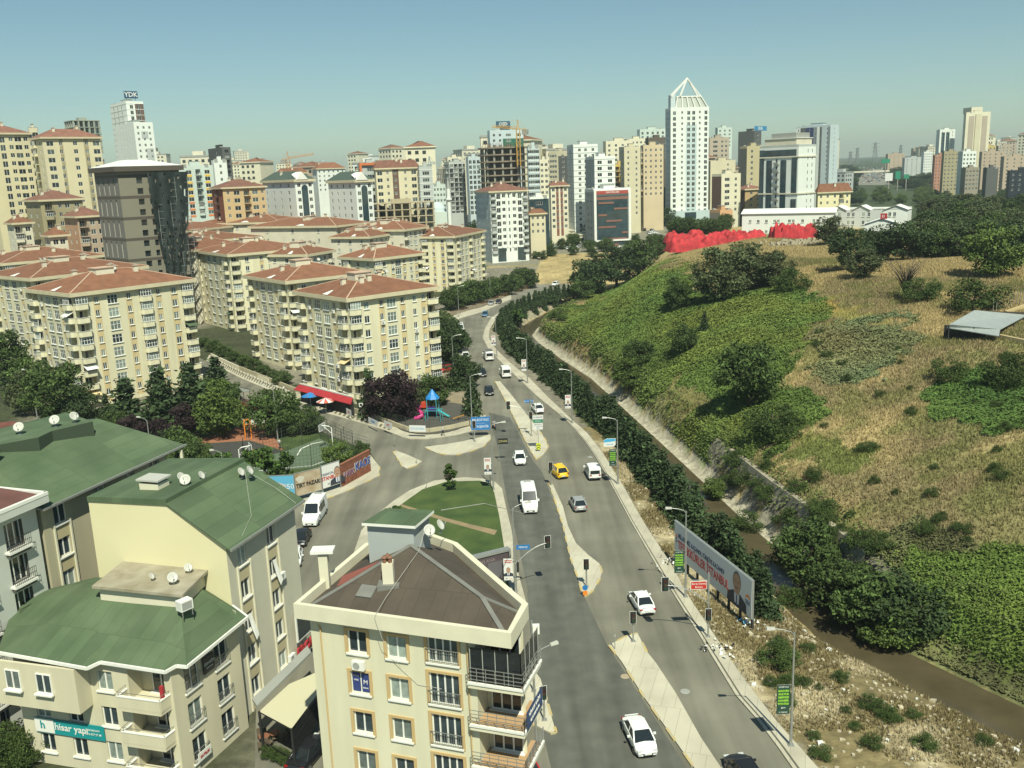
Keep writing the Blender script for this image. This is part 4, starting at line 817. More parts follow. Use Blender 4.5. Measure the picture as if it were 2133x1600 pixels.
tower('slim grey green tower with fine window grid, left of the round building site', 925, 935, 972, 340, 610, cn(4, 'b'), [(.5, 'b', 0)], GY, 3.0, 15, 440, slabs=M['white'])
tower('dark glazed slab with pale fins, close left of the round building site', 970, 975, 1000, 330, 570, cn(3, 'd'), [], LB, 3.0, 15, 440, depth=12)
tower('cream tower top peeping out behind the grey green tower', 928, 932, 962, 330, 720, cn(4, 'm'), [], PY, 3.0, 15, 345, depth=14)
tower('pale green office block low behind the mosque', 898, 902, 928, 388, 520, cn(4, 's'), [], BG2, 3.0, 10, 430, depth=12, name='office_block', cat='office building')
frame_building('small bare concrete frame behind the mosque', 905, 912, 940, 352, 400, 640, rot=10, nx_=6)

# round building site, tower behind it and its crane
c0 = atY(1046, 306, 505); zb = T(c0.x, c0.y); Hs = c0.z-zb; rad = 12.8; cc = (c0.x, c0.y+rad, zb)
rs = thing('concrete_frame', 'curved concrete frame under construction with bare floors, below the yellow crane', 'building site', cc); s_ = MB(); nf = int((Hs)/3.6)
for k in range(nf+1):
    z = Hs-k*3.6
    if z < 5: break
    pts = [(rad*1.05*math.cos(a), rad*math.sin(a)) for a in np.linspace(0, 2*PI, 25)[:-1]]; s_.prism(pts, z-.7, z, mat('slab_brown', (.24, .19, .135), .9, var=.2, scale=.4))
s_.build('floor_slab', rs)
for a in np.linspace(0, 2*PI, 17)[:-1]:
    cb = MB(); x, y = (rad-1.2)*math.cos(a), (rad-1.2)*math.sin(a); cb.box(x-.5, x+.5, y-.5, y+.5, 2, Hs-.4, M['frame_conc']); cb.build('column', rs)
cb = MB(); cb.prism([(9.6*math.cos(a), 9.6*math.sin(a)) for a in np.linspace(0, 2*PI, 13)[:-1]], 2, Hs-.5, mat('core_dark', (.10, .08, .06), .9, var=.4, scale=.4)); cb.build('core', rs)
cb = MB(); rr = random.Random(3)
for k in range(70): a = rr.uniform(0, 2*PI); q = rr.uniform(.5, 1)*rad; cb.bar((q*math.cos(a), q*math.sin(a), Hs), (q*math.cos(a)+rr.uniform(-.3, .3), q*math.sin(a), Hs+rr.uniform(1, 3.2)), .14, mat('rebar_rust', (.20, .12, .06), .9))
cb.build('rebar', rs)
r_, w, d, H, th = tower('pale tower with blue name board rising behind the round building site', 1015, 1020, 1090, 275, 560, [(.12, 'm', 0), (.3, 'm', 0), (.55, 'w', 0), (.85, 'w', 0)], [], LB, 3.1, 8, 310, depth=16, panelsR=[(.38, 1, -20, -4, mat('net_green', (.02, .12, .07), .7))])
bd = MB(); bd.box(w*.2, w*.62, .2, .5, H+2.6, H+6, mat('sign_blue', (.03, .10, .16), .5)); b_ = bd.build('sign_board', r_); textmesh('OSD', 2.6, M['white'], b_, frame2((w*.41, .16, H+4.3), (1, 0, 0)), bold=.04)
def crane(label, px, yb, ytop, Y, jib_px, back_px, ang, col, lean=0.0, group=None):
    B = atY(px, yb, Y); Tt = atY(px, ytop, Y); zb = T(B.x, B.y); m = mat('crane_'+col[0], col[1], .6); t = thing('tower_crane', label, 'crane', (B.x, B.y, B.z-10), ang, group); s = .9; Hh = Tt.z-B.z+10
    k = MB()
    for x in (-s, s):
        for y in (-s, s): k.bar((x, y, 0), (x, y, Hh), .34, m)
    z = 0; f = 1
    while z < Hh-2: k.bar((-s*f, -s, z), (s*f, -s, z+2.2), .24, m); k.bar((-s, -s*f, z), (-s, s*f, z+2.2), .24, m); f = -f; z += 2.2
    k.build('mast', t); J = MB(); jl = jib_px*Y/F_PX; bl = back_px*Y/F_PX
    for y in (-.7, .7): J.bar((-bl, y, Hh), (jl, y, Hh+lean*jl), .32, m)
    J.bar((0, 0, Hh+1.4), (jl, 0, Hh+.9+lean*jl), .28, m); n = int(jl/2)
    for i in range(n): x = jl*i/n; J.bar((x, 0, Hh+lean*x), (x+jl/n/2, 0, Hh+1.4+lean*x), .2, m); J.bar((x+jl/n/2, 0, Hh+1.4+lean*x), (x+jl/n, 0, Hh+lean*(x+jl/n)), .2, m)
    J.build('jib', t); k = MB(); k.bar((-.6, 0, Hh), (0, 0, Hh+5), .3, m); k.bar((.6, 0, Hh), (0, 0, Hh+5), .3, m); k.bar((0, 0, Hh+5), (jl*.7, 0, Hh+1.2+lean*jl*.7), .1, m); k.bar((0, 0, Hh+5), (-bl, 0, Hh), .1, m); k.build('apex', t)
    k = MB(); k.box(-bl-1, -bl+2.4, -1.1, 1.1, Hh-2.6, Hh-.2, M['frame_conc']); k.build('counterweight', t)
YC = ('yellow', (.50, .28, .05)); OC = ('orange', (.46, .24, .10)); BC = ('blue', (.08, .20, .26))
crane('yellow tower crane standing on the round building site', 1080, 306, 270, 505, 52, 17, PI-.1, YC, .12)
crane('orange tower crane on the skyline above the left white office', 603, 370, 332, 620, 52, 12, .1, OC, .14)
crane('small blue tower crane right of the brown spine block', 898, 400, 343, 560, 12, 5, .2, BC, .12)

# white residential tower with brown roof
C = atY(1022, 400, 410)
r_, w, d, H, th = tower('white ten storey tower with a brown red roof and grey side balconies', 990, 1020, 1098, 400, 412, [(.08, 'b', 0), (.22, 'd', 0), (.36, 'm', 0), (.50, 'v', 0), (.64, 'm', 0), (.79, 'd', 0), (.93, 'b', 0)], [(.2, 'v', 0), (.4, 'v', 0), (.6, 'v', 0), (.8, 'v', 0)], WH, 2.95, 12, 545, roof='hip', tile=M['tile_brown'], rise=3.6, wallL=LB, balwall=GY, balstyle='solid', name='apartment_tower')
for u in (.27, .80): strip_part(r_, 'shop_front', w*u-1.9, w*u+1.9, 0, .5, 6.4, M['curtain'], .1)
for u in (.15, .29, .43, .57, .71, .87): strip_part(r_, 'pilaster', w*u-.25, w*u+.25, 0, 6.6, H-.6, WH, .35)
tower('tall striped tower of white slabs and dark glass right of the round site', 1097, 1100, 1122, 308, 480, cn(2, 'w'), [], LB, 3.0, 8, 400, depth=16, slabs=M['white'])
tower('cream tower behind the striped tower', 1120, 1124, 1142, 336, 520, cn(2, 'm'), [], PY, 3.0, 8, 400, depth=12)
tower('small white pavilion with dark glass beside the white tower', 1100, 1103, 1143, 415, 430, cn(1, 'w'), [], M['curtain'], 4.0, 8, 450, depth=10, parapet=WH, name='shop_pavilion', cat='shop')
tower('two storey beige house with red roof right of the white tower', 1100, 1104, 1136, 446, 425, cn(3, 's'), [], TB, 3.0, 8, 480, roof='hip', rise=2, depth=10, name='house', cat='house')
tower('cream tower with a dark glazed bay and pale roof houses', 1143, 1160, 1184, 318, 560, [(.5, 'w', 0)], [(.2, 'm', 0), (.5, 'm', 0), (.8, 'm', 0)], TB, 3.0, 55, 400, wallL=TB, panelsR=[(.1, .9, 2, -2, DG)])
tower('cream block with brown balcony stripes and red roof left of the white twins', 1143, 1147, 1183, 388, 470, [(.15, 'm', 0), (.38, 'v', 0), (.62, 'v', 0), (.85, 'm', 0)], [], PY, 3.0, 8, 470, roof='hip', tile=M['tile_brown'], rise=2, panelsR=[(.30, .45, 5, -.01, mat('stripe_brown', (.22, .08, .05), .8)), (.55, .70, 5, -.01, mat('stripe_brown', (.22, .08, .05), .8))], depth=14)
tower('taller of the two white tile clad towers in the centre', 1181, 1194, 1245, 305, 500, [(.25, 'm', 0), (.5, 'm', 0), (.8, 'm', 0)], [(.5, 'v', 0)], WH, 3.0, 14, 480, slabs=GY)
tower('shorter white tile clad tower overlapping its taller twin', 1219, 1238, 1281, 330, 470, [(.25, 'l', 0), (.75, 'l', 0)], [(.5, 'v', 0)], WH, 3.0, 14, 480, slabs=GY, wallL=GY)
# glass office with brown bands
r_, w, d, H, th = tower('dark glass office in a white frame with brown bands and a rooftop sign', 1218, 1236, 1313, 398, 455, [], [(.35, 'm', 0), (.7, 'm', 0)], WH, 3.2, 6, 500, wallL=GY, name='office_block', cat='office building', depth=16)
g = MB(); g.box(1.4, w-1.4, -.3, -.01, 1, H-2.6, M['curtain']); go = g.build('glazing', r_); BB_ = mat('band_terracotta', (.21, .10, .07), .8); rr = random.Random(5)
bbm = MB(); bbm.box(1.4, w-1.4, -.45, -.305, H-4.4, H-3, BB_)
for i, (a, b) in enumerate(((.05, .55), (.55, .98), (.05, .32), (.3, .8), (.05, .6), (.8, .98), (.3, .95), (.05, .7))): z = H-6.4-i*2.9; bbm.box(1.4+(w-2.8)*a, 1.4+(w-2.8)*b, -.5, -.305, z, z+.9, BB_)
bbm.build('facade_band', r_); fb = MB()
for x in (0, w-1.2): fb.box(x, x+1.2, -.8, -.01, 3, H+.4, M['white'])
fb.box(1.2, w-1.2, -.8, -.01, H-1.6, H+.4, M['white']); fb.box(1.2, w-1.2, -.8, -.01, 3, 3.8, M['white']); fb.build('frame', r_); bd = MB(); bd.box(1.2, w-1.4, -.85, -.81, H-1.7, H-.1, mat('sign_red', (.35, .06, .05), .6)); b_ = bd.build('sign_board', r_)
textmesh('SALONLARI', 1.3, M['white'], b_, frame2((w*.5, -.87, H-.9), (1, 0, 0)))
tower('pale tower with roof terraces left of the tan twin towers', 1256, 1262, 1318, 297, 600, cn(4, 'm'), [], PY, 3.0, 10, 390, depth=18, panelsR=[(.48, .72, 2, -3, DG)])
tower('yellow block wedged between the white towers and the tan towers', 1278, 1281, 1300, 345, 540, cn(2, 'b'), [], mat('wall_yellow', (.55, .40, .12), .85), 3.0, 8, 400, depth=10)
tower('left of two tan towers with small square windows', 1292, 1300, 1334, 310, 520, [(.25, 's', 0), (.75, 's', 0)], [(.5, 's', 0)], TB, 3.0, 14, 440)
tower('right of two tan towers, pink banded with four window columns', 1334, 1340, 1382, 306, 530, cn(4, 's'), [(.5, 'b', 0)], wallmat('wall_peach_pale', (.56, .46, .30)), 3.0, 10, 400)
tower('white glassy tower top behind the two tan towers', 1327, 1333, 1386, 272, 760, cn(5, 'd'), [], BG2, 3.1, 8, 300, depth=20)
tower('pale tower behind the left tan tower', 1300, 1306, 1348, 292, 700, cn(5, 'm'), [], PY, 3.0, 8, 305, depth=14)
tower('dark brown tower behind the right tan tower', 1344, 1350, 1390, 290, 640, cn(3, 'd'), [], mat('wall_umber', (.10, .08, .06), .8), 3.0, 8, 320, depth=14)
tower('dark grey lower office at the left foot of the pyramid tower', 1338, 1350, 1386, 395, 570, [], [], DG, 3.2, 14, 460, name='office_block', cat='office building')

# pyramid-topped tower
r_, w, d, H, th = tower('tall white tower crowned by an open steel pyramid', 1386, 1397, 1477, 228, 555, [(.10, 'd', 0), (.30, 's', 0), (.47, 'd', 0), (.60, 'd', 0), (.76, 's', 0), (.92, 'd', 0)], [(.3, 's', 0), (.7, 's', 0)], WH, 3.12, 6, 475, panelsR=[(.40, .68, 8, -9, AQ)], wallL=LB, depth=22)
crn = MB(); a = .8; zt = H+7
p0 = [(3.2, a, H), (w-a*.2, a, H), (w-a*.2, d-a, H), (3.2, d-a, H)]; p1 = [(w*.18, a*1.5, zt), (w*.80, a*1.5, zt), (w*.80, d-4, zt), (w*.18, d-4, zt)]
for i in range(4): crn.quad(p0[i], p0[(i+1) % 4], p1[(i+1) % 4], p1[i], wallmat('crown_panel', (.45, .48, .43)))
crn.poly(p1, M['grey']); crn.box(.2, 3.1, .5, d*.5, H, H+8, LB); crn.build('crown', r_)
cf = MB()
for t_ in np.linspace(0, 1, 6):
    q0 = Vector(p0[0]).lerp(Vector(p0[1]), t_); q1 = Vector(p1[0]).lerp(Vector(p1[1]), t_); cf.bar(q0+Vector((0, -.3, 0)), q1+Vector((0, -.3, 0)), .6, M['white'])
for i in range(4): cf.bar(p1[i], p1[(i+1) % 4], .7, M['white'])
ap = Vector((w*.49, d*.45, zt+10.5)); c4_ = [Vector((-.4+1, .5, H+7)), Vector((w*.80, a*1.5, zt)), Vector((w*.80, d-4, zt)), Vector((1, d-2, H+7))]
for c_ in c4_: cf.bar(c_, ap, .7, M['white'])
cf.bar(c4_[0].lerp(c4_[1], .3)+Vector((0, 0, .2)), ap, .7, M['white']); cf.build('steel_pyramid', r_)
po = MB(); po.box(-1.2, w+2.2, -1.6, -.02, -2, 8.6, AQ); po.box(w*.36, w*.66, -1.75, -1.61, 4, 7.6, M['curtain']); po.build('podium', r_)
tower('brown beige tower with a slatted dark bay right of the pyramid tower', 1470, 1478, 1519, 290, 640, [(.3, 'w', 0), (.65, 'm', 0), (.85, 'm', 0)], [], TP, 3.0, 10, 350, depth=16)
tower('slim white tower behind the brown beige one', 1490, 1495, 1525, 268, 800, cn(3, 'm'), [], BG2, 3.0, 10, 300, depth=14)
tower('broad blank beige wall tower low behind the pyramid tower', 1474, 1480, 1532, 338, 600, [(.7, 's', 0)], [], TB, 3.0, 8, 380, depth=16)
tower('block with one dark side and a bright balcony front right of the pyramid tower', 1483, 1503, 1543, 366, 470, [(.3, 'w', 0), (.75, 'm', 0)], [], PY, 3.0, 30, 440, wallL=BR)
r_, w, d, H, th = tower('dark glass office block with white frame and letters on its roof', 1538, 1571, 1586, 275, 720, [(.5, 'w', 0)], [], DG, 3.2, 40, 305, name='office_block', cat='office building')
bd = MB(); bd.box(w*.25, w*1.9, 1, 1.4, H+1, H+4.4, mat('sign_sky', (.04, .22, .40), .5)); b_ = bd.build('sign_board', r_); textmesh('SUA', 3.2, M['white'], b_, frame2((w*1.0, .95, H+2.7), (1, 0, 0)), bold=.06)
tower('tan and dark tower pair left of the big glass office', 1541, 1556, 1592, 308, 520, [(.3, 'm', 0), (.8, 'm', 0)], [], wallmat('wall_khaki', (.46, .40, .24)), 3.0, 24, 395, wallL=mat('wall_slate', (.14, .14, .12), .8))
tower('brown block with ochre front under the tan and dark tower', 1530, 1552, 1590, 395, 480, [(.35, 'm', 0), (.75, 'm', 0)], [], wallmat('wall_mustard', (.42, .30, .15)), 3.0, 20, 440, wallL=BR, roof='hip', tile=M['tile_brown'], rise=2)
# big office with glass strips
r_, w, d, H, th = tower('large white and dark glass office with stacked balconies in the middle', 1583, 1664, 1700, 305, 440, [(.55, 'v', 0), (.8, 'v', 0)], [], WH, 3.3, 40, 438, name='office_block', cat='office building', parapet=GY)
g = MB(); fr = frame2((0, d, 0), (0, -1, 0))
for (a, b, z0_, z1_) in ((0, .12, 2, H-1), (.19, .33, 2, H-6), (.56, .70, 2, H-6), (.84, .97, H-22, H-5), (.84, .97, 5, H-24)): g.box(d*a, d*b, -.2, -.01, z0_, z1_, M['curtain'], fr)
g.box(.5, d-1, -.35, -.21, H-4.4, H-1.2, M['curtain'], fr); g.build('glazing', r_)
bb = MB()
for k in range(9): z = H-8-k*3.3; bb.box(d*.40, d*.52, -1.3, -.01, z, z+.25, M['grey'], fr); bb.box(d*.40, d*.52, -1.35, -1.25, z+.2, z+1.1, M['metal'], fr); bb.box(d*.43, d*.47, -.06, -.01, z+.3, z+2.6, M['curtain'], fr)
bb.build('balcony_stack', r_); bb = MB(); bb.box(1, w-.5, 2, d-2, H+.8, H+3.8, M['cream_pale']); bb.box(.6, w-.2, 1.6, d-1.6, H+3.8, H+4.1, M['white']); bb.box(2, w-1, 3, d-5, H+4.1, H+6.4, M['grey']); bb.build('penthouse', r_)
for k in (0, 1): s_ = MB(); s_.box(-.4, w+.3, -.4, d+.3, H-4.8-k*17, H-4.2-k*17, M['cream_pale']); s_.build('cornice', r_)
tower('tall blue and white striped tower right of the big glass office', 1658, 1730, 1748, 262, 690, [(.5, 'v', 0)], cn(6, 'v'), LB, 3.2, 42, 370, panelsL=[(.0, .14, 1, -.01, WH), (.14, .30, 1, -.01, DG), (.30, .52, 5, -.01, mat('net_navy', (.03, .04, .12), .7)), (.62, .70, 1, -.01, WH), (.70, .76, 1, -.01, DG), (.76, .93, 1, -.01, LB)], wallL=mat('wall_steel', (.22, .25, .26), .6))
tower('pale yellow row of flats with orange roof behind the white prefab', 1700, 1704, 1772, 402, 455, [(.1, 's', 0), (.3, 's', 0), (.52, 's', 0), (.72, 'b', 0), (.9, 's', 0)], [], wallmat('wall_lemon', (.68, .62, .38)), 3.0, 10, 435, roof='hip', rise=4, depth=16, name='apartment_block', cat='apartment block')
tower('plain orange pink garage wall at the foot of the pyramid tower', 1478, 1500, 1526, 442, 420, [], [], mat('wall_apricot', (.58, .34, .18), .9), 3.0, 24, 470, wallL=mat('wall_drab', (.28, .25, .19), .9), name='shed', cat='shed')
# right skyline
tower('slim white and blue striped tower near the right edge of the skyline', 1951, 1958, 1990, 272, 1000, cn(3, 'v'), [], WH, 3.3, 10, 310, panelsR=[(.12, .34, 1, -2, M['curtain']), (.42, .64, 1, -2, M['curtain'])], depth=20)
r_, w, d, H, th = tower('tall cream twin bay tower near the right edge of the skyline', 2008, 2013, 2064, 236, 980, [], [], PY, 3.3, 8, 305, depth=26)
for a in (.12, .66): strip_part(r_, 'window_bay', w*a, w*a+w*.22, 0, H*.45, H-3, TP, .2); [strip_part(r_, 'window_band', w*a, w*a+w*.22, 0, H*.45-4-k*4.2, H*.45-2-k*4.2, TP, .2) for k in range(5)]
strip_part(r_, 'centre_bay', w*.38, w*.6, 0, 0, H-1, TB, .9); b = MB(); b.box(w*.3, w*.75, 4, 18, H, H+6, PY); b.build('crown', r_)
RS = [(1845, 1850, 1885, 322, 1500, PK, 'low pink block on the right skyline'), (1880, 1885, 1925, 330, 1250, GY, 'long grey block on the right skyline'), (1898, 1903, 1924, 310, 1700, PK, 'pink tower block above the long grey one'), (1920, 1925, 1943, 318, 1150, WH, 'white slab at the right of the highway'),
      (1943, 1948, 1975, 325, 900, wallmat('wall_coral', (.42, .20, .13)), 'coral and white block right of the highway'), (1962, 1967, 1998, 318, 780, TO, 'curved bronze glass office beside the highway'), (1996, 2006, 2034, 318, 720, WH, 'white office with a black slot beside the highway'),
      (2002, 2012, 2040, 352, 690, wallmat('wall_taupe2', (.27, .24, .18)), 'taupe clad office box in front of the white office'), (2040, 2046, 2092, 318, 860, PK, 'pink flats under the cream twin bay tower'), (2085, 2092, 2150, 328, 820, PK, 'pink flats at the right edge'),
      (2048, 2056, 2080, 352, 640, DG, 'black glass office in front of the pink flats'), (2098, 2104, 2160, 358, 600, mat('glass_navy', (.02, .025, .035), .3), 'black glass box cut by the right edge'), (2040, 2046, 2075, 306, 1000, mat('wall_gold', (.50, .38, .14), .85), 'yellow block below the cream twin bay tower'), (2075, 2080, 2110, 305, 1050, TP, 'brown block right of the yellow one on the skyline')]
for xl, xc, xr, yt, Y, m, lab in RS: tower(lab, xl, xc, xr, yt, Y, cn(4, 'm') if m not in (DG,) else [], [], m, 3.1, 10, 395, depth=18, name='city_block', cat='building')
# the further city: many small blocks seen as one crowd of roofs and walls, each a thing
fcols = [WH, PY, GY, PK, M['cream_pale'], GY, WH, TB]; rr = random.Random(12); FB = []
for v in range(10):
    mb = MB(); h = (12, 16, 20, 26, 34)[v % 5]; w = rr.uniform(12, 20); d = rr.uniform(10, 16); m = fcols[v % 8]; mb.box(0, w, 0, d, -12, h, m)
    wb = MB()
    for i in range(int(h/3.1)):
        for j in range(int(w/3.2)): x = 1+j*3.1; wb.box(x, x+1.5, -.08, -.01, h-2.6-i*3.1, h-1.2-i*3.1, M['glassd'])
        for j in range(int(d/3.4)): y = 1.2+j*3.3; wb.box(-.08, -.01, y, y+1.4, h-2.6-i*3.1, h-1.2-i*3.1, M['glassd'])
    rb2 = MB()
    if v % 3 == 0:
        rb2.box(-.6, w+.6, -.6, d+.6, h, h+.5, m); k = d/2; e = [(-.5, -.5, h+.51), (w+.5, -.5, h+.51), (w+.5, d+.5, h+.51), (-.5, d+.5, h+.51)]; A = (k, d/2, h+3); B = (w-k, d/2, h+3)
        for f in ((e[0], e[1], B, A), (e[1], e[2], B), (e[2], e[3], A, B), (e[3], e[0], A)): rb2.poly(f, M['tile'])
    else: rb2.box(-.2, w+.2, -.2, d+.2, h, h+.9, M['grey']); rb2.box(w*.3, w*.6, d*.3, d*.7, h+.9, h+3, m)
    FB.append((mb.mesh('wall'), wb.mesh('window'), rb2.mesh('roof'), h))
def farblock(x, y, v, rz, sc=1.0):
    a, b, c, h = FB[v]; t = thing('city_block', 'small distant apartment block in the crowded city beyond the towers', 'building', (x, y, T(x, y)-1), rz, 'distant blocks of the city'); t.scale = (sc,)*3
    link('wall', a, t); o = link('window', b, t); o['kind'] = 'stuff'; link('roof', c, t)
n = 0
for px in np.arange(-20, 2150, 24):
    for Y in (640, 760, 900, 1080, 1300, 1600, 2000, 2500):
        if rr.random() < .52: continue
        x = (px+rr.uniform(-10, 10)-1066.5)/F_PX*Y; y = Y*rr.uniform(.93, 1.07)
        if 1730 < px < 1935 and Y < 2600: continue
        if px > 1500 and Y < 900: continue
        if px > 1930 and Y < 1000: continue
        if n >= 295: break
        farblock(x, y, rr.randrange(10), rr.uniform(-.5, .9), rr.uniform(1.0, 1.7)); n += 1
# ------------------------------------------------------------------ the five near buildings
def fr_line(A, B, z=0): return frame2((A[0], A[1], z), (B[0]-A[0], B[1]-A[1], 0))
MT = lambda x, y, z: Matrix.Translation((x, y, z))
NW = mat('near_wall_cream', (.60, .575, .415), .93, var=.06, scale=.8, detail=8, stretch=(1, 1, .12)); NS = mat('surround_tan', (.50, .36, .17), .9); NF = mat('parapet_cream', (.62, .59, .445), .92, var=.06, scale=.6, detail=8)
# --- F1: hipped brown roof building in front
t1 = thing('apartment_block', 'near cream building with a brown felt hipped roof and blue banner on its corner balcony', 'apartment block', (0, 0, 0), 0)
E1 = [(-14.35, 53.8), (-0.6, 48.9), (0.5, 52.6), (-4.4, 62.8), (-6.6, 64.9), (-11.2, 63.3)]
A1, B1 = (-13.5, 54.25), (-0.55, 49.75); L1 = math.hypot(B1[0]-A1[0], B1[1]-A1[1]); fr = fr_line(A1, B1)
def u_on(fr_, px, py, z):   # where a picture point of known height falls along that front
    p = at(px, py, z); q = fr_.inverted() @ p; return q.x
cols = [(3.3, 1.35, 1.55, 2, False), (6.05, 1.35, 1.55, 2, False), (9.15, 2.0, 2.15, 4, True)]
ops = []; rows = [14.85-2.85*(i+1) for i in range(5)]
for u, w_, h_, n_, rl in cols:
    for z in rows:
        zz = z+.95+(.55-(h_-1.55)) if rl else z+.75; ops.append((u-w_/2, u+w_/2, zz, zz+h_, .12)); winparts(t1, fr @ MT(u, .12, zz), w_, h_, n_, 1, surround=NS, rail=rl)
mb = MB(); facade(mb, fr, L1-2.4, -1, 15.0, ops, NW)
c_ = fr @ Vector((L1-2.4, 0, 0)); c2 = fr @ Vector((L1-2.4, 1.7, 0)); c3 = fr @ Vector((L1+.1, 1.7, 0)); P1 = [c_.xy, c2.xy, c3.xy, (-0.3, 52.7), (-4.9, 62.1), (-6.9, 63.9), (-10.8, 62.6), A1]
for a, b in zip(P1[:-1], P1[1:]): facade(mb, fr_line(a, b), math.hypot(b[0]-a[0], b[1]-a[1]), -1, 15.0, [], NW)
mb.build('wall', t1)
for k, z in enumerate(rows):
    b = MB(); q = [(L1-2.75, -.55), (L1+.75, -.55), (L1+.75, 3.1), (L1-.1, 3.1), (L1-.1, 1.7), (L1-2.4, 1.7), (L1-2.4, 0), (L1-2.75, 0)]; b.prism([tuple((fr @ Vector((x, y, 0))).xy) for x, y in q], z-.15, z+.12, NF, top=mat('balcony_tiles', (.42, .27, .14), .8)); bo = b.build('balcony', t1)
    p = MB(); e = [(L1-2.75, -.55), (L1+.75, -.55), (L1+.75, 3.1)]
    for i in range(2):
        a, c = [fr @ Vector((x, y, z+.12)) for x, y in e[i:i+2]]; p.bar(a+Vector((0, 0, .08)), c+Vector((0, 0, .08)), .14, M['white'], .16)
        for zz in (.35, .6, .85, 1.1): p.bar(a+Vector((0, 0, zz)), c+Vector((0, 0, zz)), .035, M['rail'])
        n_ = 6
        for j in range(n_+1): v = a.lerp(c, j/n_); p.bar(v, v+Vector((0, 0, 1.1)), .04, M['rail'])
    p.build('railing', bo)
    winparts(t1, fr @ MT(L1-1.1, 1.62, z+.15), 2.0, 2.2, 3, 1, gm=M['glassd'])
    if k == 0:
        g = MB(); a, c, d_ = fr @ Vector((L1-2.6, -.4, z+.3)), fr @ Vector((L1+.6, -.4, z+.3)), fr @ Vector((L1+.6, 3, z+.3))
        for p_, q_ in ((a, c), (c, d_)):
            g.quad(p_, q_, q_+Vector((0, 0, 2.2)), p_+Vector((0, 0, 2.2)), M['glassd'])
            for j in range(5): v = p_.lerp(q_, j/4); g.bar(v, v+Vector((0, 0, 2.2)), .05, M['grey'])
        g.build('glazing', bo)
    if k == 1:
        g = MB(); a, c = fr @ Vector((L1+.82, -.3, z+.1)), fr @ Vector((L1+.82, 2.9, z+.1)); g.quad(a, c, c+Vector((0, 0, 1.35)), a+Vector((0, 0, 1.35)), mat('banner_navy', (.03, .06, .16), .6)); bn = g.build('banner', bo); f2 = frame2((a+c)/2+Vector((0, 0, .9)), c-a); f2 = f2 @ MT(0, -.02, 0); textmesh('KİRALIK DAİRE', .32, M['white'], bn, f2, bold=.005); textmesh('0216 000 00 00', .28, M['white'], bn, f2 @ MT(0, 0, -.5))
fb = MB(); ins = []
n_ = len(E1); cen = Vector((sum(p[0] for p in E1)/n_, sum(p[1] for p in E1)/n_))
for i in range(n_):
    p = Vector(E1[i]); a = (Vector(E1[i-1])-p).normalized(); b = (Vector(E1[(i+1) % n_])-p).normalized(); ins.append(p+(a+b).normalized()*.42)
fb.prism(E1, 15.0, 15.12, NF)
for i in range(n_):
    p, q, r_, s_ = Vector(E1[i]), Vector(E1[(i+1) % n_]), ins[(i+1) % n_], ins[i]; fb.hexa([(*p, 15.12), (*q, 15.12), (*r_, 15.12), (*s_, 15.12), (*p, 16.0), (*q, 16.0), (*r_, 16.0), (*s_, 16.0)], NF)
fb.build('parapet', t1)
rb = MB(); I = [Vector((p.x, p.y, 15.35)) for p in ins]; Pk = Vector((-7.2, 58.0, 17.9)); Q = Vector((-2.35, 52.6, 16.55))
for f in ((I[0], I[1], Q, Pk), (I[1], I[2], Q), (I[2], I[3], Pk, Q), (I[3], I[4], Pk), (I[4], I[5], Pk), (I[5], I[0], Pk)): rb.poly(f, M['brown_roof'])
roof1 = rb.build('roof', t1); up = Vector((0, 0, .03))
rb = MB()
for a, b in ((I[0], Pk), (Q, Pk), (I[1], Q), (I[2], Q)): rb.bar(a+up, b+up, .30, M['lead'], .06)
rb.build('flashing', roof1)
rb = MB(); rb.box(-.35, .35, -.35, .35, -.6, 1.45, M['cream_pale']); rb.box(-.7, .7, -.6, .6, -.5, .05, M['lead'])
for x, y in ((-.18, -.15), (.18, -.15), (0, .17)): rb.lathe([(.13, 1.45), (.13, 1.75), (.2, 1.8), (.05, 1.95)], (x, y, 0), mat('clay_pot', (.2, .1, .06), .8), 8)
rb.build('chimney', roof1, loc=(-8.4, 55.1, 16.6)); rb = MB(); rb.box(-.55, .55, -.5, .5, -.4, .1, M['lead']); o = rb.build('roof_hatch', roof1, loc=(-9.8, 54.6, 16.25)); o.rotation_euler = (R(22), 0, -.35)
rb = MB(); rb.poly([(-12.0, 55.9, 16.05), (-10.6, 56.1, 16.6), (-9.2, 57.2, 17.25), (-11.7, 56.7, 16.45)], mat('felt_rust_red', (.19, .06, .045), .9)); rb.build('felt_patch', roof1)
sh = MB(); hp = [(-10.2, 58.9), (-7.0, 58.1), (-6.1, 60.3), (-9.2, 60.9)]; sh.prism(hp, 15.4, 19.2, M['grey'], side=mat('stair_house_grey', (.36, .39, .38), .9, var=.04, scale=.5)); so_ = sh.build('stair_house', t1)
sh = MB(); hq = [(-10.5, 58.6), (-6.8, 57.65), (-5.75, 60.5), (-9.2, 61.3)]; sh.prism(hq, 19.2, 19.4, M['white'], top=M['green_roof']); sh.build('roof', so_)
sh = MB(); sh.box(-.3, .3, -.3, .3, 0, 2.6, NF); sh.box(-.75, .75, -.5, .5, 2.75, 2.95, M['white']); sh.box(-.2, .2, -.2, .2, 2.6, 2.75, M['dark']); sh.build('vent_stack', t1, loc=(-13.0, 57.4, 15.2))
pi = MB(); q = [fr @ Vector((.75, -.09, z)) for z in np.linspace(14.2, 0, 9)]; pi.tube([fr @ Vector((.3, .2, 14.7))]+q, .055, NS, 6); pi.build('drain_pipe', t1)
pi = MB(); q = [fr @ Vector((L1-2.9, -.09, z)) for z in np.linspace(14.5, 0, 9)]; pi.tube(q, .05, NS, 6); pi.build('drain_pipe', t1)
acunit(t1, fr @ MT(3.4, 0, 11.75))
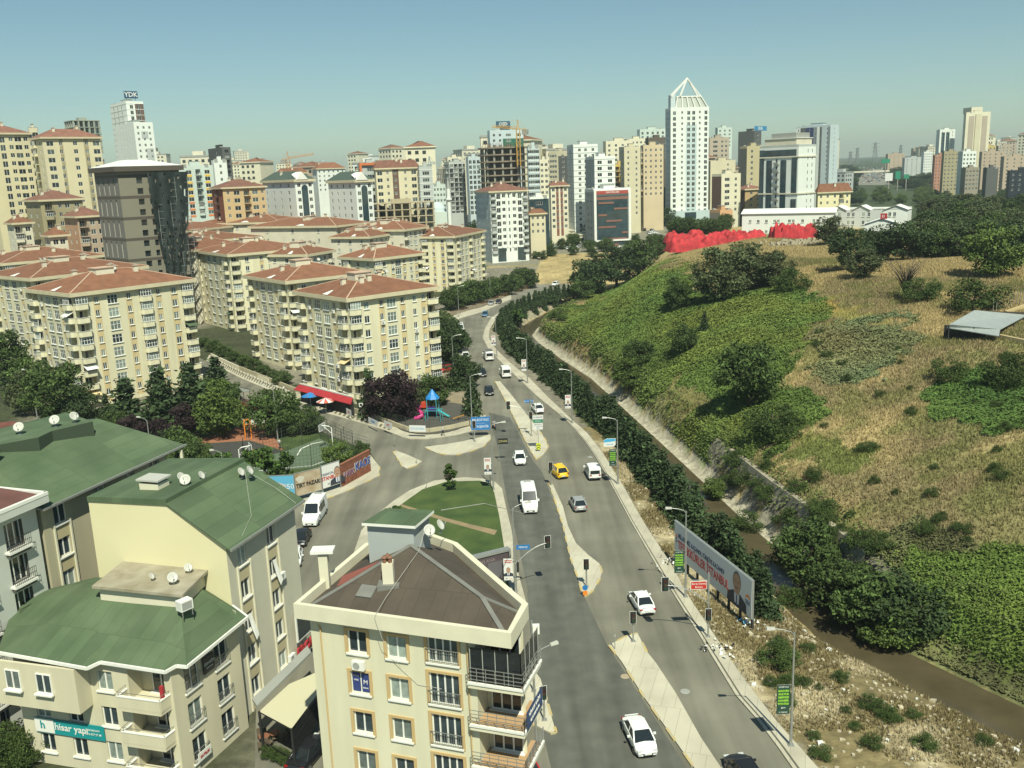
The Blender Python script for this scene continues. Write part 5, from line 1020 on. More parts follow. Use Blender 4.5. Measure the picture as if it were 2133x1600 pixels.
pi = MB(); q = [Vector((-6.2, 59.0, 18.9)), Vector((-6.6, 57.3, 17.8)), Vector((-8.4, 53.4, 16.4)), fr @ Vector((5.2, -.95, 16.02)), fr @ Vector((5.6, -.95, 14.6)), fr @ Vector((6.3, -.1, 12.2)), fr @ Vector((7.4, -.1, 11.3)), fr @ Vector((9, -.1, 11.2))]; pi.tube(q, .013, M['dish'], 5); pi.build('cable', t1)
w_ = MB(); f3 = fr @ MT(2.6, .15, 12.15-2.85+.0); 
for dx, s_ in ((-.34, 'M'), (.34, 'M')): pass
sg = MB(); sg.box(-.6, -.06, -.02, -.006, .12, 1.42, mat('sign_indigo', (.03, .05, .18), .5)); sg.box(.06, .6, -.02, -.006, .12, 1.42, mat('sign_indigo', (.03, .05, .18), .5)); so2 = sg.build('window_sign', t1); so2.matrix_local = fr @ MT(3.3, .10, rows[1]+.75); textmesh('M', .42, M['white'], so2, MT(.33, -.03, .8)); textmesh('SATILIK', .13, M['white'], so2, MT(-.33, -.03, 1.2)); textmesh('EMLAK', .13, M['white'], so2, MT(.33, -.03, .4)); textmesh('OFİSİ', .13, M['white'], so2, MT(-.33, -.03, .9))
dish((-6.0, 58.9, 18.0), .35, 'large white dish beside the grey roof house on the brown roof', 1.35); dish((-5.3, 59.6, 18.1), 1.2, 'edge-on dish right behind the large one on the brown roof', 1.3)

# --- F2: green roofed building at bottom left
W2m = mat('near_wall_sand', (.55, .51, .365), .93, var=.07, scale=.7, detail=8, stretch=(1, 1, .12))
t2 = thing('apartment_block', 'low corner building with a green felt roof and a teal banner across its front', 'apartment block', (0, 0, 0), 0)
eave = [(-38.3, 61.5), (-30.5, 58.7), (-29.9, 59.5), (-24.7, 57.8), (-24.2, 58.6), (-23.4, 58.4), (-21.1, 65.6), (-24.6, 68.0), (-35.0, 70.8), (-40.8, 69.3)]
zr = {0: 9.3, 1: 9.3, 2: 9.3, 3: 9.3, 4: 9.3, 5: 9.3, 6: 9.3, 7: 10.6, 8: 10.8, 9: 10.0}
E2 = [Vector((*p, zr[i])) for i, p in enumerate(eave)]; ra_, rb3, rc = Vector((-32.6, 66.0, 11.6)), Vector((-25.4, 63.6, 11.6)), Vector((-25.0, 66.4, 11.6)); rd_ = Vector((-32.0, 69.2, 11.6))
g = MB()
for f in ((E2[0], E2[1], ra_), (E2[1], E2[2], E2[3], rb3, ra_), (E2[3], E2[4], E2[5], rb3), (E2[5], E2[6], rc, rb3), (E2[6], E2[7], rc), (E2[7], E2[8], rd_, rc), (E2[8], E2[9], rd_), (E2[9], E2[0], ra_, rd_), (ra_, rb3, rc, rd_)): g.poly(f, M['green_roof'])
g2 = g.build('roof', t2); g = MB()
for i in range(7): g.bar(E2[i], E2[(i+1) % 10], .14, M['white'], .22)
g.build('eave_edge', g2)
g = MB(); g.hexa([(-32.0, 65.2, 11.4), (-25.1, 63.2, 11.4), (-24.6, 67.3, 11.4), (-31.5, 69.4, 11.4), (-32.0, 65.2, 12.5), (-25.1, 63.2, 12.5), (-24.6, 67.3, 12.5), (-31.5, 69.4, 12.5)], M['cream_pale']); sh_ = g.build('stair_house', t2)
g = MB(); g.hexa([(-32.4, 64.9, 12.5), (-24.8, 62.7, 12.5), (-24.2, 67.6, 12.5), (-31.8, 69.8, 12.5), (-32.4, 64.9, 12.72), (-24.8, 62.7, 12.72), (-24.2, 67.6, 12.72), (-31.8, 69.8, 12.72)], mat('old_slab', (.24, .21, .14), .95, var2=(.36, .33, .25), scale=.8, detail=10)); g.build('roof', sh_)
F0, F1_ = (-37.6, 62.1), (-24.6, 58.4); fr = fr_line(F0, F1_); L2 = math.hypot(F1_[0]-F0[0], F1_[1]-F0[1]); FH = 2.8
mb = MB(); ops = []
def w2(u, z, w_=1.25, h_=1.5, dy=0.0, rail=False, n_=2): ops.append((u-w_/2, u+w_/2, z, z+h_, .12)); winparts(t2, fr @ MT(u, .12, z), w_, h_, n_, 1, rail=rail)
for i, z in enumerate((6.8, 3.95, 1.1, -1.7)):
    if i: w2(2.0, z-.1); w2(4.9, z-.1)
    w2(7.9, z, 1.3, 1.55)
for z in (6.3, 3.5, .7): ops.append((9.9, 12.9, z, z+2.4, 1.4))
facade(mb, fr, L2, -3, 9.2, ops, W2m, backm=W2m)
S0 = F1_; S1 = (-21.9, 65.4); fs = fr_line(S0, S1); LS = math.hypot(S1[0]-S0[0], S1[1]-S0[1]); ops = []
for i, z in enumerate((6.55, 3.7, .85)):
    for u in (2.0, 5.3): ops.append((u-.75, u+.75, z, z+1.95, .12)); winparts(t2, fs @ MT(u, .12, z), 1.5, 1.95, 2, 1, rail=True)
facade(mb, fs, LS, -3, 9.2, ops, W2m)
facade(mb, fr_line(S1, (-24.9, 67.6)), 4, -3, 10, [], W2m); facade(mb, fr_line((-40, 68.9), F0), 7.2, -3, 9.2, [], W2m); facade(mb, fr_line((-24.9, 67.6), (-40, 68.9)), 15, -3, 10, [], W2m); mb.build('wall', t2)
b = MB(); fb_ = fr; b.box(-.6, 6.6, -1.35, -.01, 5.55, 6.55, W2m, fb_); b.box(-.6, 6.6, -1.35, -1.15, 6.55, 9.05, W2m, fb_); b.box(6.4, 6.6, -1.15, -.01, 6.55, 9.05, W2m, fb_)
b.build('bay', t2)
for u in (1.2, 3.9): winparts(t2, fr @ MT(u, -1.44, 6.95), 1.3, 1.5, 2, 1)
for k, z in enumerate((6.3, 3.5, .7)):
    b = MB(); b.prism([tuple((fr @ Vector((x, y, 0))).xy) for x, y in ((9.6, .0), (9.6, -1.0), (13.1, -1.0), (13.5, 1.4), (13.1, 1.4), (12.9, 0))], z-.25, z+.06, W2m); 
    for (a, c) in (((9.6, -.95), (13.1, -.95)), ((13.1, -.95), (13.4, 1.3)), ((9.65, -.95), (9.65, 0))): A_, C_ = fr @ Vector((*a, z+.45)), fr @ Vector((*c, z+.45)); b.bar(A_, C_, .13, W2m, .85); b.bar(A_+Vector((0, 0, .45)), C_+Vector((0, 0, .45)), .2, M['white'], .07); b.bar(A_+Vector((0, 0, .75)), C_+Vector((0, 0, .75)), .035, M['rail'])
    b.build('balcony', t2); winparts(t2, fr @ MT(11.6, 1.32, z+.1), 1.5, 2.05, 2, 1, gm=M['glassd'])
bn = MB(); bn.box(1.2, 7.3, -.16, -.1, 5.05-2.35, 5.05-1.15, mat('banner_teal', (.01, .26, .27), .5), fr); bn.box(1.2, 2.9, -.175, -.165, 5.05-2.3, 5.05-1.2, M['white'], fr); bo = bn.build('banner', t2)
fx = fr @ MT(0, -.19, 3.35); textmesh('hisar yapı', .78, M['white'], bo, fx @ MT(4.45, 0, 0), bold=.01); textmesh('hisaryapi.com', .22, M['white'], bo, fx @ MT(6.35, 0, .15)); textmesh('0216 527 27 48', .22, M['white'], bo, fx @ MT(6.35, 0, -.2)); textmesh('h', .9, mat('teal_ink', (.01, .26, .27), .5), bo, fx @ MT(1.9, 0, 0), bold=.02)
bn = MB(); bn.box(3.1, 4.3, -.2, -.1, 7.0, 8.3, M['black'], fs); bo = bn.build('sign_board', t2); fx = fs @ MT(3.7, -.22, 7.75); textmesh('ZENGİN', .30, M['white'], bo, fx); textmesh('MİMARLIK', .16, M['white'], bo, fx @ MT(0, 0, -.35))
bn = MB(); bn.box(1.3, 2.7, -.34, -.3, .95, 1.65, M['white'], fs); bo = bn.build('sign_board', t2); textmesh('SATILIK', .30, M['red'], bo, fs @ MT(2.0, -.36, 1.3), bold=.01)
bn = MB(); bn.box(5.9, 6.15, .3, .5, 6.6, 8.1, M['red'], fr @ MT(7.0, -.9, 0)); bn.build('flag', t2)
for x, y, s_, l in ((-28.0, 65.4, .9, 'thin edge-on dish on the old slab roof'), (-26.1, 64.6, 1.35, 'tilted dish at the front corner of the old slab roof'), (-25.6, 66.6, 1.1, 'round white dish facing out on the old slab roof')): dish((x, y, 12.72), .5 if s_ != .9 else 1.3, l, s_)
ac_ = MB(); ac_.box(-.5, .5, -.35, .35, 0, .75, M['white']); ac_.box(-.4, .4, -.36, -.352, .08, .66, M['grey']); ac_.bar((-.4, -.3, 0), (-.4, -.3, -.5), .05, M['metal']); ac_.bar((.4, -.3, 0), (.4, -.3, -.5), .05, M['metal']); o = ac_.build('air_conditioner', None, loc=(-24.6, 62.4, 11.75)); o.rotation_euler = (0, 0, .9); tag(o, 'white air conditioner box by the old slab on the green roof', 'air conditioner')

# --- F3: yellow gable building
YW = mat('gable_yellow', (.64, .59, .36), .93, var2=(.68, .63, .405), scale=.15, detail=6); GW2 = mat('near_wall_greyish', (.52, .50, .39), .93, var=.05, scale=.4)
t3 = thing('apartment_block', 'building with a blank yellow gable wall and green felt roof', 'apartment block', (0, 0, 0), 0)
G0 = Vector((-22.5, 66.5)); dirf = Vector((.30, .954)); gd = Vector((-.954, .30)); LF = 10.2
mb = MB(); pr = [(0, -2), (0, 14.9), (4.9, 17.9), (12.4, 17.7), (12.4, -2)]; P3 = lambda u, v, z: Vector((*(G0+gd*u+dirf*v), z))
mb.poly([P3(u, 0, z) for u, z in pr][::-1], YW); fs = fr_line(G0, G0+dirf*LF); ops = []
for u in (2.0, 6.2):
    for i in range(5): z = 14.6-2.85*(i+1)+.75; ops.append((u-.6, u+.6, z, z+1.6, .13)); winparts(t3, fs @ MT(u, .13, z), 1.2, 1.6, 2, 1)
pans = [(u-.85, u-.7, -1, 12.7, NF) for u in (2.0, 6.2)]+[(u-.7, u+.7, -1, 12.7, mat('panel_beige', (.47, .41, .25), .93)) for u in (2.0, 6.2)]
facade(mb, fs, LF, -2, 14.9, ops, GW2, pans); facade(mb, fr_line(G0+dirf*LF, G0+dirf*LF+gd*12.4), 12.4, -2, 14.9, [], GW2); mb.build('wall', t3)
for u in (2.0, 6.2):
    b = MB()
    for x in (u-.95, u+.8): b.box(x, x+.15, -.14, -.005, 0, 12.6, NF, fs)
    b.build('pilaster', t3)
for u, i in ((6.2, 1), (2.0, 2)):
    b = MB(); z = 14.6-2.85*(i+1)+.75; p = fs @ Vector((u-.1, -.25, z+1.3)); q = [p+Vector((x*.15, 0, 0)) for x in range(3)]
    b.poly([fs @ Vector((u-.25, -.1, z+1.5)), fs @ Vector((u+.15, -.12, z+1.45)), fs @ Vector((u+.45, -.5, z-.5)), fs @ Vector((u-.05, -.55, z-.8)), fs @ Vector((u-.2, -.3, z+.3))], M['white']); b.build('curtain', t3)
acunit(t3, fs @ MT(6.9, 0, 9.0)); acunit(t3, fs @ MT(7.2, 0, 1.2))
g = MB(); o_ = .45; pk0, pk1 = P3(4.9, -.1, 18.0), P3(4.9, LF+.6, 18.0); e0, e1 = P3(-.7, -.35, 14.75), P3(-.7, LF+.7, 14.75); f0_, f1_ = P3(12.4, -.1, 17.8), P3(12.4, LF, 17.8)
lo = Vector((0, 0, -.16)); g.hexa([e0+lo, pk0+lo, pk1+lo, e1+lo, e0, pk0, pk1, e1], M['green_roof']); g.hexa([pk0+lo, f0_+lo, f1_+lo, pk1+lo, pk0+Vector((0, 0, .35)), f0_+Vector((0, 0, .25)), f1_+Vector((0, 0, .25)), pk1+Vector((0, 0, .35))], M['green_roof'])
rf3 = g.build('roof', t3); g = MB(); g.bar(e0+Vector((0, 0, -.06)), e1+Vector((0, 0, -.06)), .12, M['metal'], .2); g.build('gutter', rf3)
g = MB(); c_ = P3(8.0, 2.6, 18.1); g.box(-.9, .9, -.7, .7, 0, .65, NF); g.box(-1.05, 1.05, -.85, .85, .85, 1.0, M['dish']); g.box(-.7, .7, -.5, .5, .65, .85, M['dark']); o = g.build('vent_stack', rf3); o.location = c_; o.rotation_euler = (0, 0, -.3)
for u, v, a, s_, l in ((6.6, 4.2, 1.1, 1.3, 'edge-on dish left of the round one on the yellow gable building'), (5.6, 3.4, .1, 1.5, 'round white dish facing the front on the yellow gable building'), (5.2, 5.0, 1.3, 1.2, 'edge-on dish right behind the round one on the yellow gable building'), (3.6, 8.2, 1.2, 1.3, 'left of two edge-on dishes at the far end of the gabled green roof'), (3.0, 8.6, 1.4, 1.4, 'right of two edge-on dishes at the far end of the gabled green roof')):
    p = P3(u, v, 18.1 if u > 4.8 else 17.4); dish(p, a, l, s_)
g = MB(); g.tube([P3(3.4, 8.5, 18.0), P3(.5, 4.5, 15.6), P3(-.5, 1.0, 14.8)], .013, M['dish'], 5); g.tube([P3(3.3, 8.5, 18.0), P3(1.0, 9.4, 16.2), P3(-.6, 9.6, 14.9)], .013, M['dish'], 5); g.build('cable', rf3)
hb = MB(); a_ = fs @ Vector((8.3, -.35, 2.6)); hb.box(8.0, 10.4, -.5, -.35, 2.5, 5.0, M['white'], fs); hb.box(8.15, 10.25, -.52, -.505, 2.65, 4.85, M['glass'], fs); hb.build('light_box', t3)
o = textmesh('EROL', 1.15, M['red'], t3, fs @ MT(9.2, -.45, 1.5), bold=.03, depth=.08, name='letter_sign')

# --- F4: long green roof with tan front
TW = mat('near_wall_tan', (.43, .395, .27), .93, var=.07, scale=.7, stretch=(1, 1, .12))
t4 = thing('apartment_block', 'tan fronted building with a broad green felt roof and three dishes', 'apartment block', (0, 0, 0), 0)
H0 = Vector((-38.3, 70.3)); L4 = 15.6; P4 = lambda u, v, z: Vector((*(H0+gd*u+dirf*v), z)); fs = fr_line(H0, H0+dirf*L4); mb = MB(); ops = []; ups = (1.9, 6.6, 10.4, 13.9)
for u in ups:
    for i in range(6): z = 17.3-2.85*(i+1)+.7; ops.append((u-.68, u+.68, z, z+1.6, .13)); winparts(t4, fs @ MT(u, .13, z), 1.36, 1.6, 2, 1)
pn = [(u-.75, u+.75, -1, 15.3, mat('panel_sand', (.47, .41, .24), .93)) for u in ups]
facade(mb, fs, L4, -2, 17.4, ops, TW, pn); facade(mb, fr_line(H0+gd*9, H0), 9, -2, 17.4, [], TW); facade(mb, fr_line(H0+dirf*L4, H0+dirf*L4+gd*9), 9, -2, 17.4, [], TW); mb.build('wall', t4)
for u in ups:
    b = MB()
    for x in (u-.95, u+.8): b.box(x, x+.15, -.14, -.005, 0, 15.3, NF, fs)
    b.build('pilaster', t4)
g = MB(); e0, e1 = P4(-.8, -.5, 17.25), P4(-.8, L4+2.2, 17.25); k0, k1 = P4(7.6, 2.0, 20.6), P4(6.0, L4-1.5, 20.6); w0, w1 = P4(15, -.5, 19.2), P4(14, L4+1, 19.2)
for f in ((e0, e1, k1, k0), (e0, k0, w0), (k0, k1, w1, w0), (e1, w1, k1)): g.poly(f, M['green_roof'])
r4 = g.build('roof', t4); g = MB(); g.bar(e0, e1, .16, M['metal'], .18); g.bar(e0, w0, .14, M['metal'], .14); g.build('gutter', r4)
g = MB(); q = [P4(7.2, 3.0, 0), P4(5.2, 6.0, 0), P4(5.6, 8.0, 0), P4(4.2, 11.5, 0), P4(9.5, 14, 0), P4(12.5, 4, 0)]; g.prism([tuple(p.xy) for p in q], 19.6, 21.1, M['dark'], top=M['green_roof'], side=mat('felt_edge', (.04, .06, .035), .9)); g.build('raised_roof', r4)
g = MB(); g.box(-.8, .8, -.6, .6, 0, .8, NF); g.box(-1, 1, -.8, .8, .8, .95, M['green_roof']); o = g.build('vent_stack', r4); o.location = P4(6.6, 1.6, 20.1)
for u, v, a, s_, l in ((7.8, 6.6, .2, 1.5, 'leftmost of three white dishes on the broad green roof'), (6.4, 9.3, .2, 1.5, 'middle one of three white dishes on the broad green roof'), (5.6, 10.8, 1.0, 1.45, 'rightmost, half turned, of three white dishes on the broad green roof')): dish(P4(u, v, 21.1), a, l, s_)
b = MB(); b.box(L4-.1, L4+1.7, -.9, 1.6, 13.6, 13.8, NF, fs); b.box(L4-.1, L4+1.7, -.9, -.75, 13.8, 14.7, NF, fs); b.box(L4+1.55, L4+1.7, -.75, 1.6, 13.8, 14.7, NF, fs); b.bar(fs @ Vector((L4+1.5, -.7, 14.7)), fs @ Vector((L4+1.5, -.7, 16.9)), .25, NF); b.build('balcony', t4)
# --- F5: pale building at the left edge
PW = mat('near_wall_pale', (.50, .52, .47), .93, var=.04, scale=.5)
t5 = thing('apartment_block', 'pale grey building with rows of black railed windows at the left edge', 'apartment block', (0, 0, 0), 0)
J0 = Vector((-42.4, 58.4)); J1 = Vector((-38.35, 69.7)); fs = fr_line(J0, J1); L5 = (J1-J0).length; dj = (J1-J0)/L5; gj = Vector((-dj.y, dj.x)); mb = MB(); ops = []; uu = (L5-2.3, L5-6.2)
for u in uu:
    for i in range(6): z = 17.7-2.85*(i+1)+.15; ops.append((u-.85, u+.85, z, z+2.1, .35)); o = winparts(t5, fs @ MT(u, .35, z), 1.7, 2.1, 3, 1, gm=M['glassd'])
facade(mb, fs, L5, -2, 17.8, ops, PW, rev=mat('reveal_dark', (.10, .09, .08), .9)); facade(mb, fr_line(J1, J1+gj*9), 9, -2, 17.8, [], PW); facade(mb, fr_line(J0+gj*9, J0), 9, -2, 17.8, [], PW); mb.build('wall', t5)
for u in uu:
    for i in range(6):
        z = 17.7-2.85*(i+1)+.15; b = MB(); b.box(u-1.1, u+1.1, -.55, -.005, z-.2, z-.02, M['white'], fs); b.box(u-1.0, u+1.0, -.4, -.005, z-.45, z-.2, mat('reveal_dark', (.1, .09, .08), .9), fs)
        for zz in (.1, .5, .95): b.bar(fs @ Vector((u-1.05, -.5, z+zz)), fs @ Vector((u+1.05, -.5, z+zz)), .035, M['black'])
        for j in range(13): x = u-1.05+2.1*j/12; b.bar(fs @ Vector((x, -.5, z)), fs @ Vector((x, -.5, z+.95)), .022, M['black'])
        b.build('balcony', t5)
g = MB(); g.hexa([fs @ Vector(v) for v in ((-1, -.9, 17.8), (L5+.6, -.9, 17.8), (L5+.6, 10, 17.8), (-1, 10, 17.8), (-1, -.9, 18.45), (L5+.6, -.9, 18.45), (L5+.6, 10, 18.45), (-1, 10, 18.45))], PW)
for (a, b_) in (((-1, -.78), (L5+.6, -.78)), ((L5+.48, -.78), (L5+.48, 10))): g.bar(fs @ Vector((*a, 18.55)), fs @ Vector((*b_, 18.55)), .3, M['white'], .25)
g.build('parapet', t5); g = MB(); g.poly([fs @ Vector((-.8, -.6, 18.46)), fs @ Vector((L5+.3, -.6, 18.46)), fs @ Vector((L5+.3, 9, 19.0)), fs @ Vector((-.8, 9, 19.0))], mat('felt_maroon', (.13, .055, .045), .9, var=.15, scale=.6)); g.build('roof', t5)
g = MB(); g.box(L5-1.9, L5+.3, 4.5, 8, 18.4, 20.2, PW, fs); g.box(L5-2.1, L5+.5, 4.3, 8.2, 20.2, 20.4, M['white'], fs); g.build('stair_house', t5)
# red roofed house beyond the broad green roof
t6 = thing('house', 'dark red roofed house with skylights behind the broad green roof', 'house', at(40, 905, 8).to_tuple(), R(20)); t6.location.z = 0
hip_roof(t6, -14, 3, -1, 7, 7.0, 2.4, mat('tile_crimson', (.12, .04, .03), .85, var=.2, scale=.8), ridges=False, chims=1, seed=4); mb = MB(); mb.box(-13, 2, 0, 6, 0, 6.3, M['cream_pale']); mb.build('wall', t6)
for x, l in ((-3, 'l'), (-9, 'r')): mb = MB(); mb.box(x, x+1.6, .2, 2.2, 7.2, 8.6, M['brick']); mb.box(x+.3, x+1.3, .15, .195, 7.4, 8.4, M['glass']); mb.build('dormer', t6)
# cafe lean-to between the near buildings
t7 = thing('cafe_canopy', 'cream flat canopy of a street cafe between two near buildings', 'canopy', (0, 0, 0), 0)
Z7 = 3.6; q = [at(540, 1482, Z7), at(607, 1518, Z7), at(662, 1445, Z7), at(660, 1400, Z7), at(602, 1425, Z7)]
g = MB(); g.prism([tuple(p.xy) for p in q], Z7-.12, Z7, M['dark'], top=mat('canvas_cream', (.52, .49, .33), .85)); g.build('canopy_sheet', t7); g = MB()
g2q = [at(535, 1470, Z7+.4), at(648, 1358, Z7+.4), at(640, 1345, Z7+.4), at(525, 1455, Z7+.4)]; g.prism([tuple(p.xy) for p in g2q], Z7+.2, Z7+.4, M['grey']); g.build('gutter_roof', t7)
for p in q[:3]: g = MB(); g.bar((p.x, p.y, 0), (p.x, p.y, Z7), .16, M['black']); g.build('post', t7)
g = MB(); g.bar((*q[0].xy, 1.1), (*q[1].xy, 1.1), .05, M['black']); g.bar((*q[1].xy, 2.6), (*q[2].xy, 2.6), 1.6 and .05, M['black']); g.quad((*q[1].xy, 1.3), (*q[2].xy, 1.3), (*q[2].xy, 3.4), (*q[1].xy, 3.4), mat('awning_black', (.02, .02, .02), .5)); g.build('side_sheet', t7)
TBM = []
def cafe_table(px, py, label):
    p = at(px, py, 0.0); t = thing('cafe_table', label, 'table', (p.x, p.y, .04), random.random()*3, 'tables of the street cafe'); b = MB(); b.lathe([(.42, .72), (.42, .75), (0, .75)], (0, 0, 0), mat('wood_red', (.22, .09, .05), .6), 14); b.build('table_top', t); b = MB(); b.tube([(0, 0, 0), (0, 0, .72)], .04, M['black'], 6); b.lathe([(.25, 0), (.25, .03)], (0, 0, 0), M['black'], 10); b.build('leg', t)
    for k in range(3):
        a = k*2.1+random.random(); c = thing('cafe_chair', 'dark wicker chair at a table of the street cafe', 'chair', (p.x+.8*math.cos(a), p.y+.8*math.sin(a), .04), a+PI/2, 'chairs of the street cafe'); b = MB(); b.box(-.24, .24, -.24, .24, .4, .46, mat('wicker', (.12, .09, .06), .9)); b.build('seat', c); b = MB(); b.box(-.24, .24, -.26, -.2, .46, .9, mat('wicker', (.12, .09, .06), .9)); b.build('backrest', c)
        for x in (-.2, .2):
            for y in (-.2, .2): b = MB(); b.bar((x, y, 0), (x, y, .4), .04, M['black']); b.build('leg', c)
cafe_table(575, 1545, 'dark red round cafe table nearer the canopy post'); cafe_table(552, 1552, 'dark red round cafe table at the left under the canopy')
# ------------------------------------------------------------------ vehicles
def paint(nm, c, r=.3): return mat('paint_'+nm, c, r, spec=.6)
PWH, PBK, PSV, PYE, PBL, PRD, PGR = paint('white', (.74, .76, .73)), paint('black', (.015, .016, .018)), paint('silver', (.30, .31, .31)), paint('yellow', (.80, .50, .02)), paint('blue', (.04, .12, .22)), paint('red', (.35, .03, .03)), paint('grey', (.10, .105, .11))
CG = mat('car_glass', (.015, .02, .022), .05, spec=.8); TY_ = mat('tyre_rubber', (.02, .02, .02), .85); RIM = mat('wheel_rim', (.28, .28, .28), .35, metal=.7); HL = mat('headlight_lens', (.55, .57, .55), .1, spec=.8); TL = mat('tail_lens', (.30, .01, .01), .2); PL = mat('plate_white', (.7, .7, .66), .5); TRM = mat('car_trim', (.03, .03, .03), .6)
CARS = {}
def car_proto(kind, pm):
    key = (kind, pm.name)
    if key in CARS: return CARS[key]
    K = dict(sedan=(4.5, 1.76, 1.44, 1.35, .55, -.85, -1.55), hatch=(4.2, 1.76, 1.47, 1.15, .35, -1.35, -1.85), wagon=(4.4, 1.78, 1.60, 1.25, .5, -1.55, -2.0))
    parts = {}
    W_ = {}
    def addp(n, mb): parts.setdefault(n, []).append(mb.mesh(n))
    if kind in K:
        L, Wd, H, xf0, xf1, xr1, xr0 = K[kind]; h = Wd/2; sh = H*.62
        st = [(-L/2, .42, sh-.26, .72), (-L/2+.10, .26, sh-.10, .88), (-L/2+.45, .2, sh-.02, .97), (-1.3, .2, sh, 1), (0, .2, sh, 1), (xf0-.1, .2, sh-.02, 1), (xf0+.35, .2, sh-.10, .97), (L/2-.5, .22, sh-.17, .95), (L/2-.12, .24, sh-.30, .84), (L/2, .34, sh-.42, .66)]
        b = MB(); rings = []
        for x, zb, zt, f in st:
            a = h*f; r_ = [(x, -a*.9, zb), (x, -a, zb+.22), (x, -a*.99, (zb+zt)/2+.08), (x, -a*.94, zt-.02), (x, -a*.5, zt+.035), (x, 0, zt+.05), (x, a*.5, zt+.035), (x, a*.94, zt-.02), (x, a*.99, (zb+zt)/2+.08), (x, a, zb+.22), (x, a*.9, zb)]; rings.append(r_)
        for r1_, r2_ in zip(rings[:-1], rings[1:]):
            for i in range(11): j = (i+1) % 11; b.quad(r1_[j], r1_[i], r2_[i], r2_[j], pm)
        b.poly(rings[0], pm); b.poly(rings[-1][::-1], pm)
        lo = [(xr0, -h*.88), (xf0, -h*.90), (xf0, h*.90), (xr0, h*.88)]; hi = [(xr1, -h*.66), (xf1, -h*.70), (xf1, h*.70), (xr1, h*.66)]; zl, zh = sh-.01, H-.06
        Lo = [Vector((x, y, zl)) for x, y in lo]; Hi = [Vector((x, y, zh)) for x, y in hi]; xm = (xf1+xr1)/2
        b.hexa([Hi[0], Hi[1], Hi[2], Hi[3], *( [Vector((xr1+.15, -h*.55, H)), Vector((xf1-.12, -h*.58, H)), Vector((xf1-.12, h*.58, H)), Vector((xr1+.15, h*.55, H))])], pm)
        for i in range(4): b.bar(Lo[i], Hi[i], .10, pm, .08)
        for s_ in (-1, 1):
            b.bar((-.15, s_*h*.885, zl), (-.2, s_*h*.68, zh), .09, pm, .05); b.bar((xr0+.25, s_*h*.88, zl+.06), (xr1+.1, s_*h*.67, zh), .12, pm, .05) if kind != 'sedan' else None
            b.bar((xr1, s_*h*.665, zh), (xf1, s_*h*.7, zh), .07, pm, .05)
        b.box(-L/2-.02, -L/2+.06, -h*.6, h*.6, .3, .42, TRM); b.box(L/2-.1, L/2+.015, -h*.42, h*.42, .32, .44, TRM)
        if kind == 'sedan': b.box(-L/2+.05, -L/2+.12, -h*.6, h*.6, sh+.01, sh+.05, pm)
        addp('body', b)
        s_ = MB(); s_.quad(Lo[1], Lo[2], Hi[2], Hi[1], CG); addp('windscreen', s_); s_ = MB(); s_.quad(Lo[3], Lo[0], Hi[0], Hi[3], CG); addp('rear_window', s_)
        s_ = MB(); s_.quad(Lo[0], Lo[1], Hi[1], Hi[0], CG); addp('side_window', s_); s_ = MB(); s_.quad(Lo[2], Lo[3], Hi[3], Hi[2], CG); addp('side_window', s_)
        hx, hz, tx, tz = L/2-.14, sh-.34, -L/2+.06, sh-.22; wx = (L/2-.85, -L/2+.82); wr = .32
    else:
        K2 = dict(minibus=(5.9, 2.0, 2.65), van=(5.2, 1.95, 2.35), minivan=(4.4, 1.75, 1.95), bus=(6.8, 2.2, 2.8)); L, Wd, H = K2[kind]; h = Wd/2
        ns = .95 if kind != 'minivan' else .75; st = [(-L/2, .35, H-.28, .95), (-L/2+.1, .28, H-.04, 1), (-L/2+.6, .25, H, 1), (L/2-ns-1.35, .25, H, 1), (L/2-ns-1.05, .25, H-.10, 1), (L/2-ns-.2, .25, H*.50+.12, 1), (L/2-.35, .25, H*.43, .95), (L/2-.05, .3, H*.36, .86), (L/2, .38, H*.28, .76)]
        b = MB(); rings = []
        for x, zb, zt, f in st:
            a = h*f; bl = H*.48; k = max(0, (zt-bl)/(H-bl)); r_ = [(x, -a*.93, zb), (x, -a, zb+.3), (x, -a, min(zt-.06, bl)), (x, -a*(1-.10*k), zt-.08), (x, -a*.72, zt), (x, 0, zt+.03), (x, a*.72, zt), (x, a*(1-.10*k), zt-.08), (x, a, min(zt-.06, bl)), (x, a, zb+.3), (x, a*.93, zb)]; rings.append(r_)
        for r1_, r2_ in zip(rings[:-1], rings[1:]):
            for i in range(11): j = (i+1) % 11; b.quad(r1_[j], r1_[i], r2_[i], r2_[j], pm)
        b.poly(rings[0], pm); b.poly(rings[-1][::-1], pm); b.box(-L/2-.03, -L/2+.05, -h*.9, h*.9, .3, .5, TRM); b.box(L/2-.08, L/2+.02, -h*.5, h*.5, .42, .6, TRM)
        if kind in ('minibus',): b.box(-L/2+.3, -L/2+.9, -.45, .45, H+.02, H+.12, M['grey'])
        addp('body', b); x1, z1, x2, z2 = L/2-ns-.24, H*.50+.17, L/2-ns-1.02, H-.13
        s_ = MB(); s_.quad((x1+.03, -h*.88, z1), (x1+.03, h*.88, z1), (x2+.04, h*.80, z2), (x2+.04, -h*.80, z2), CG); addp('windscreen', s_)
        s_ = MB(); s_.quad((-L/2-.006, h*.78, H*.52), (-L/2-.006, -h*.78, H*.52), (-L/2+.0, -h*.74, H-.42), (-L/2+.0, h*.74, H-.42), CG); addp('rear_window', s_)
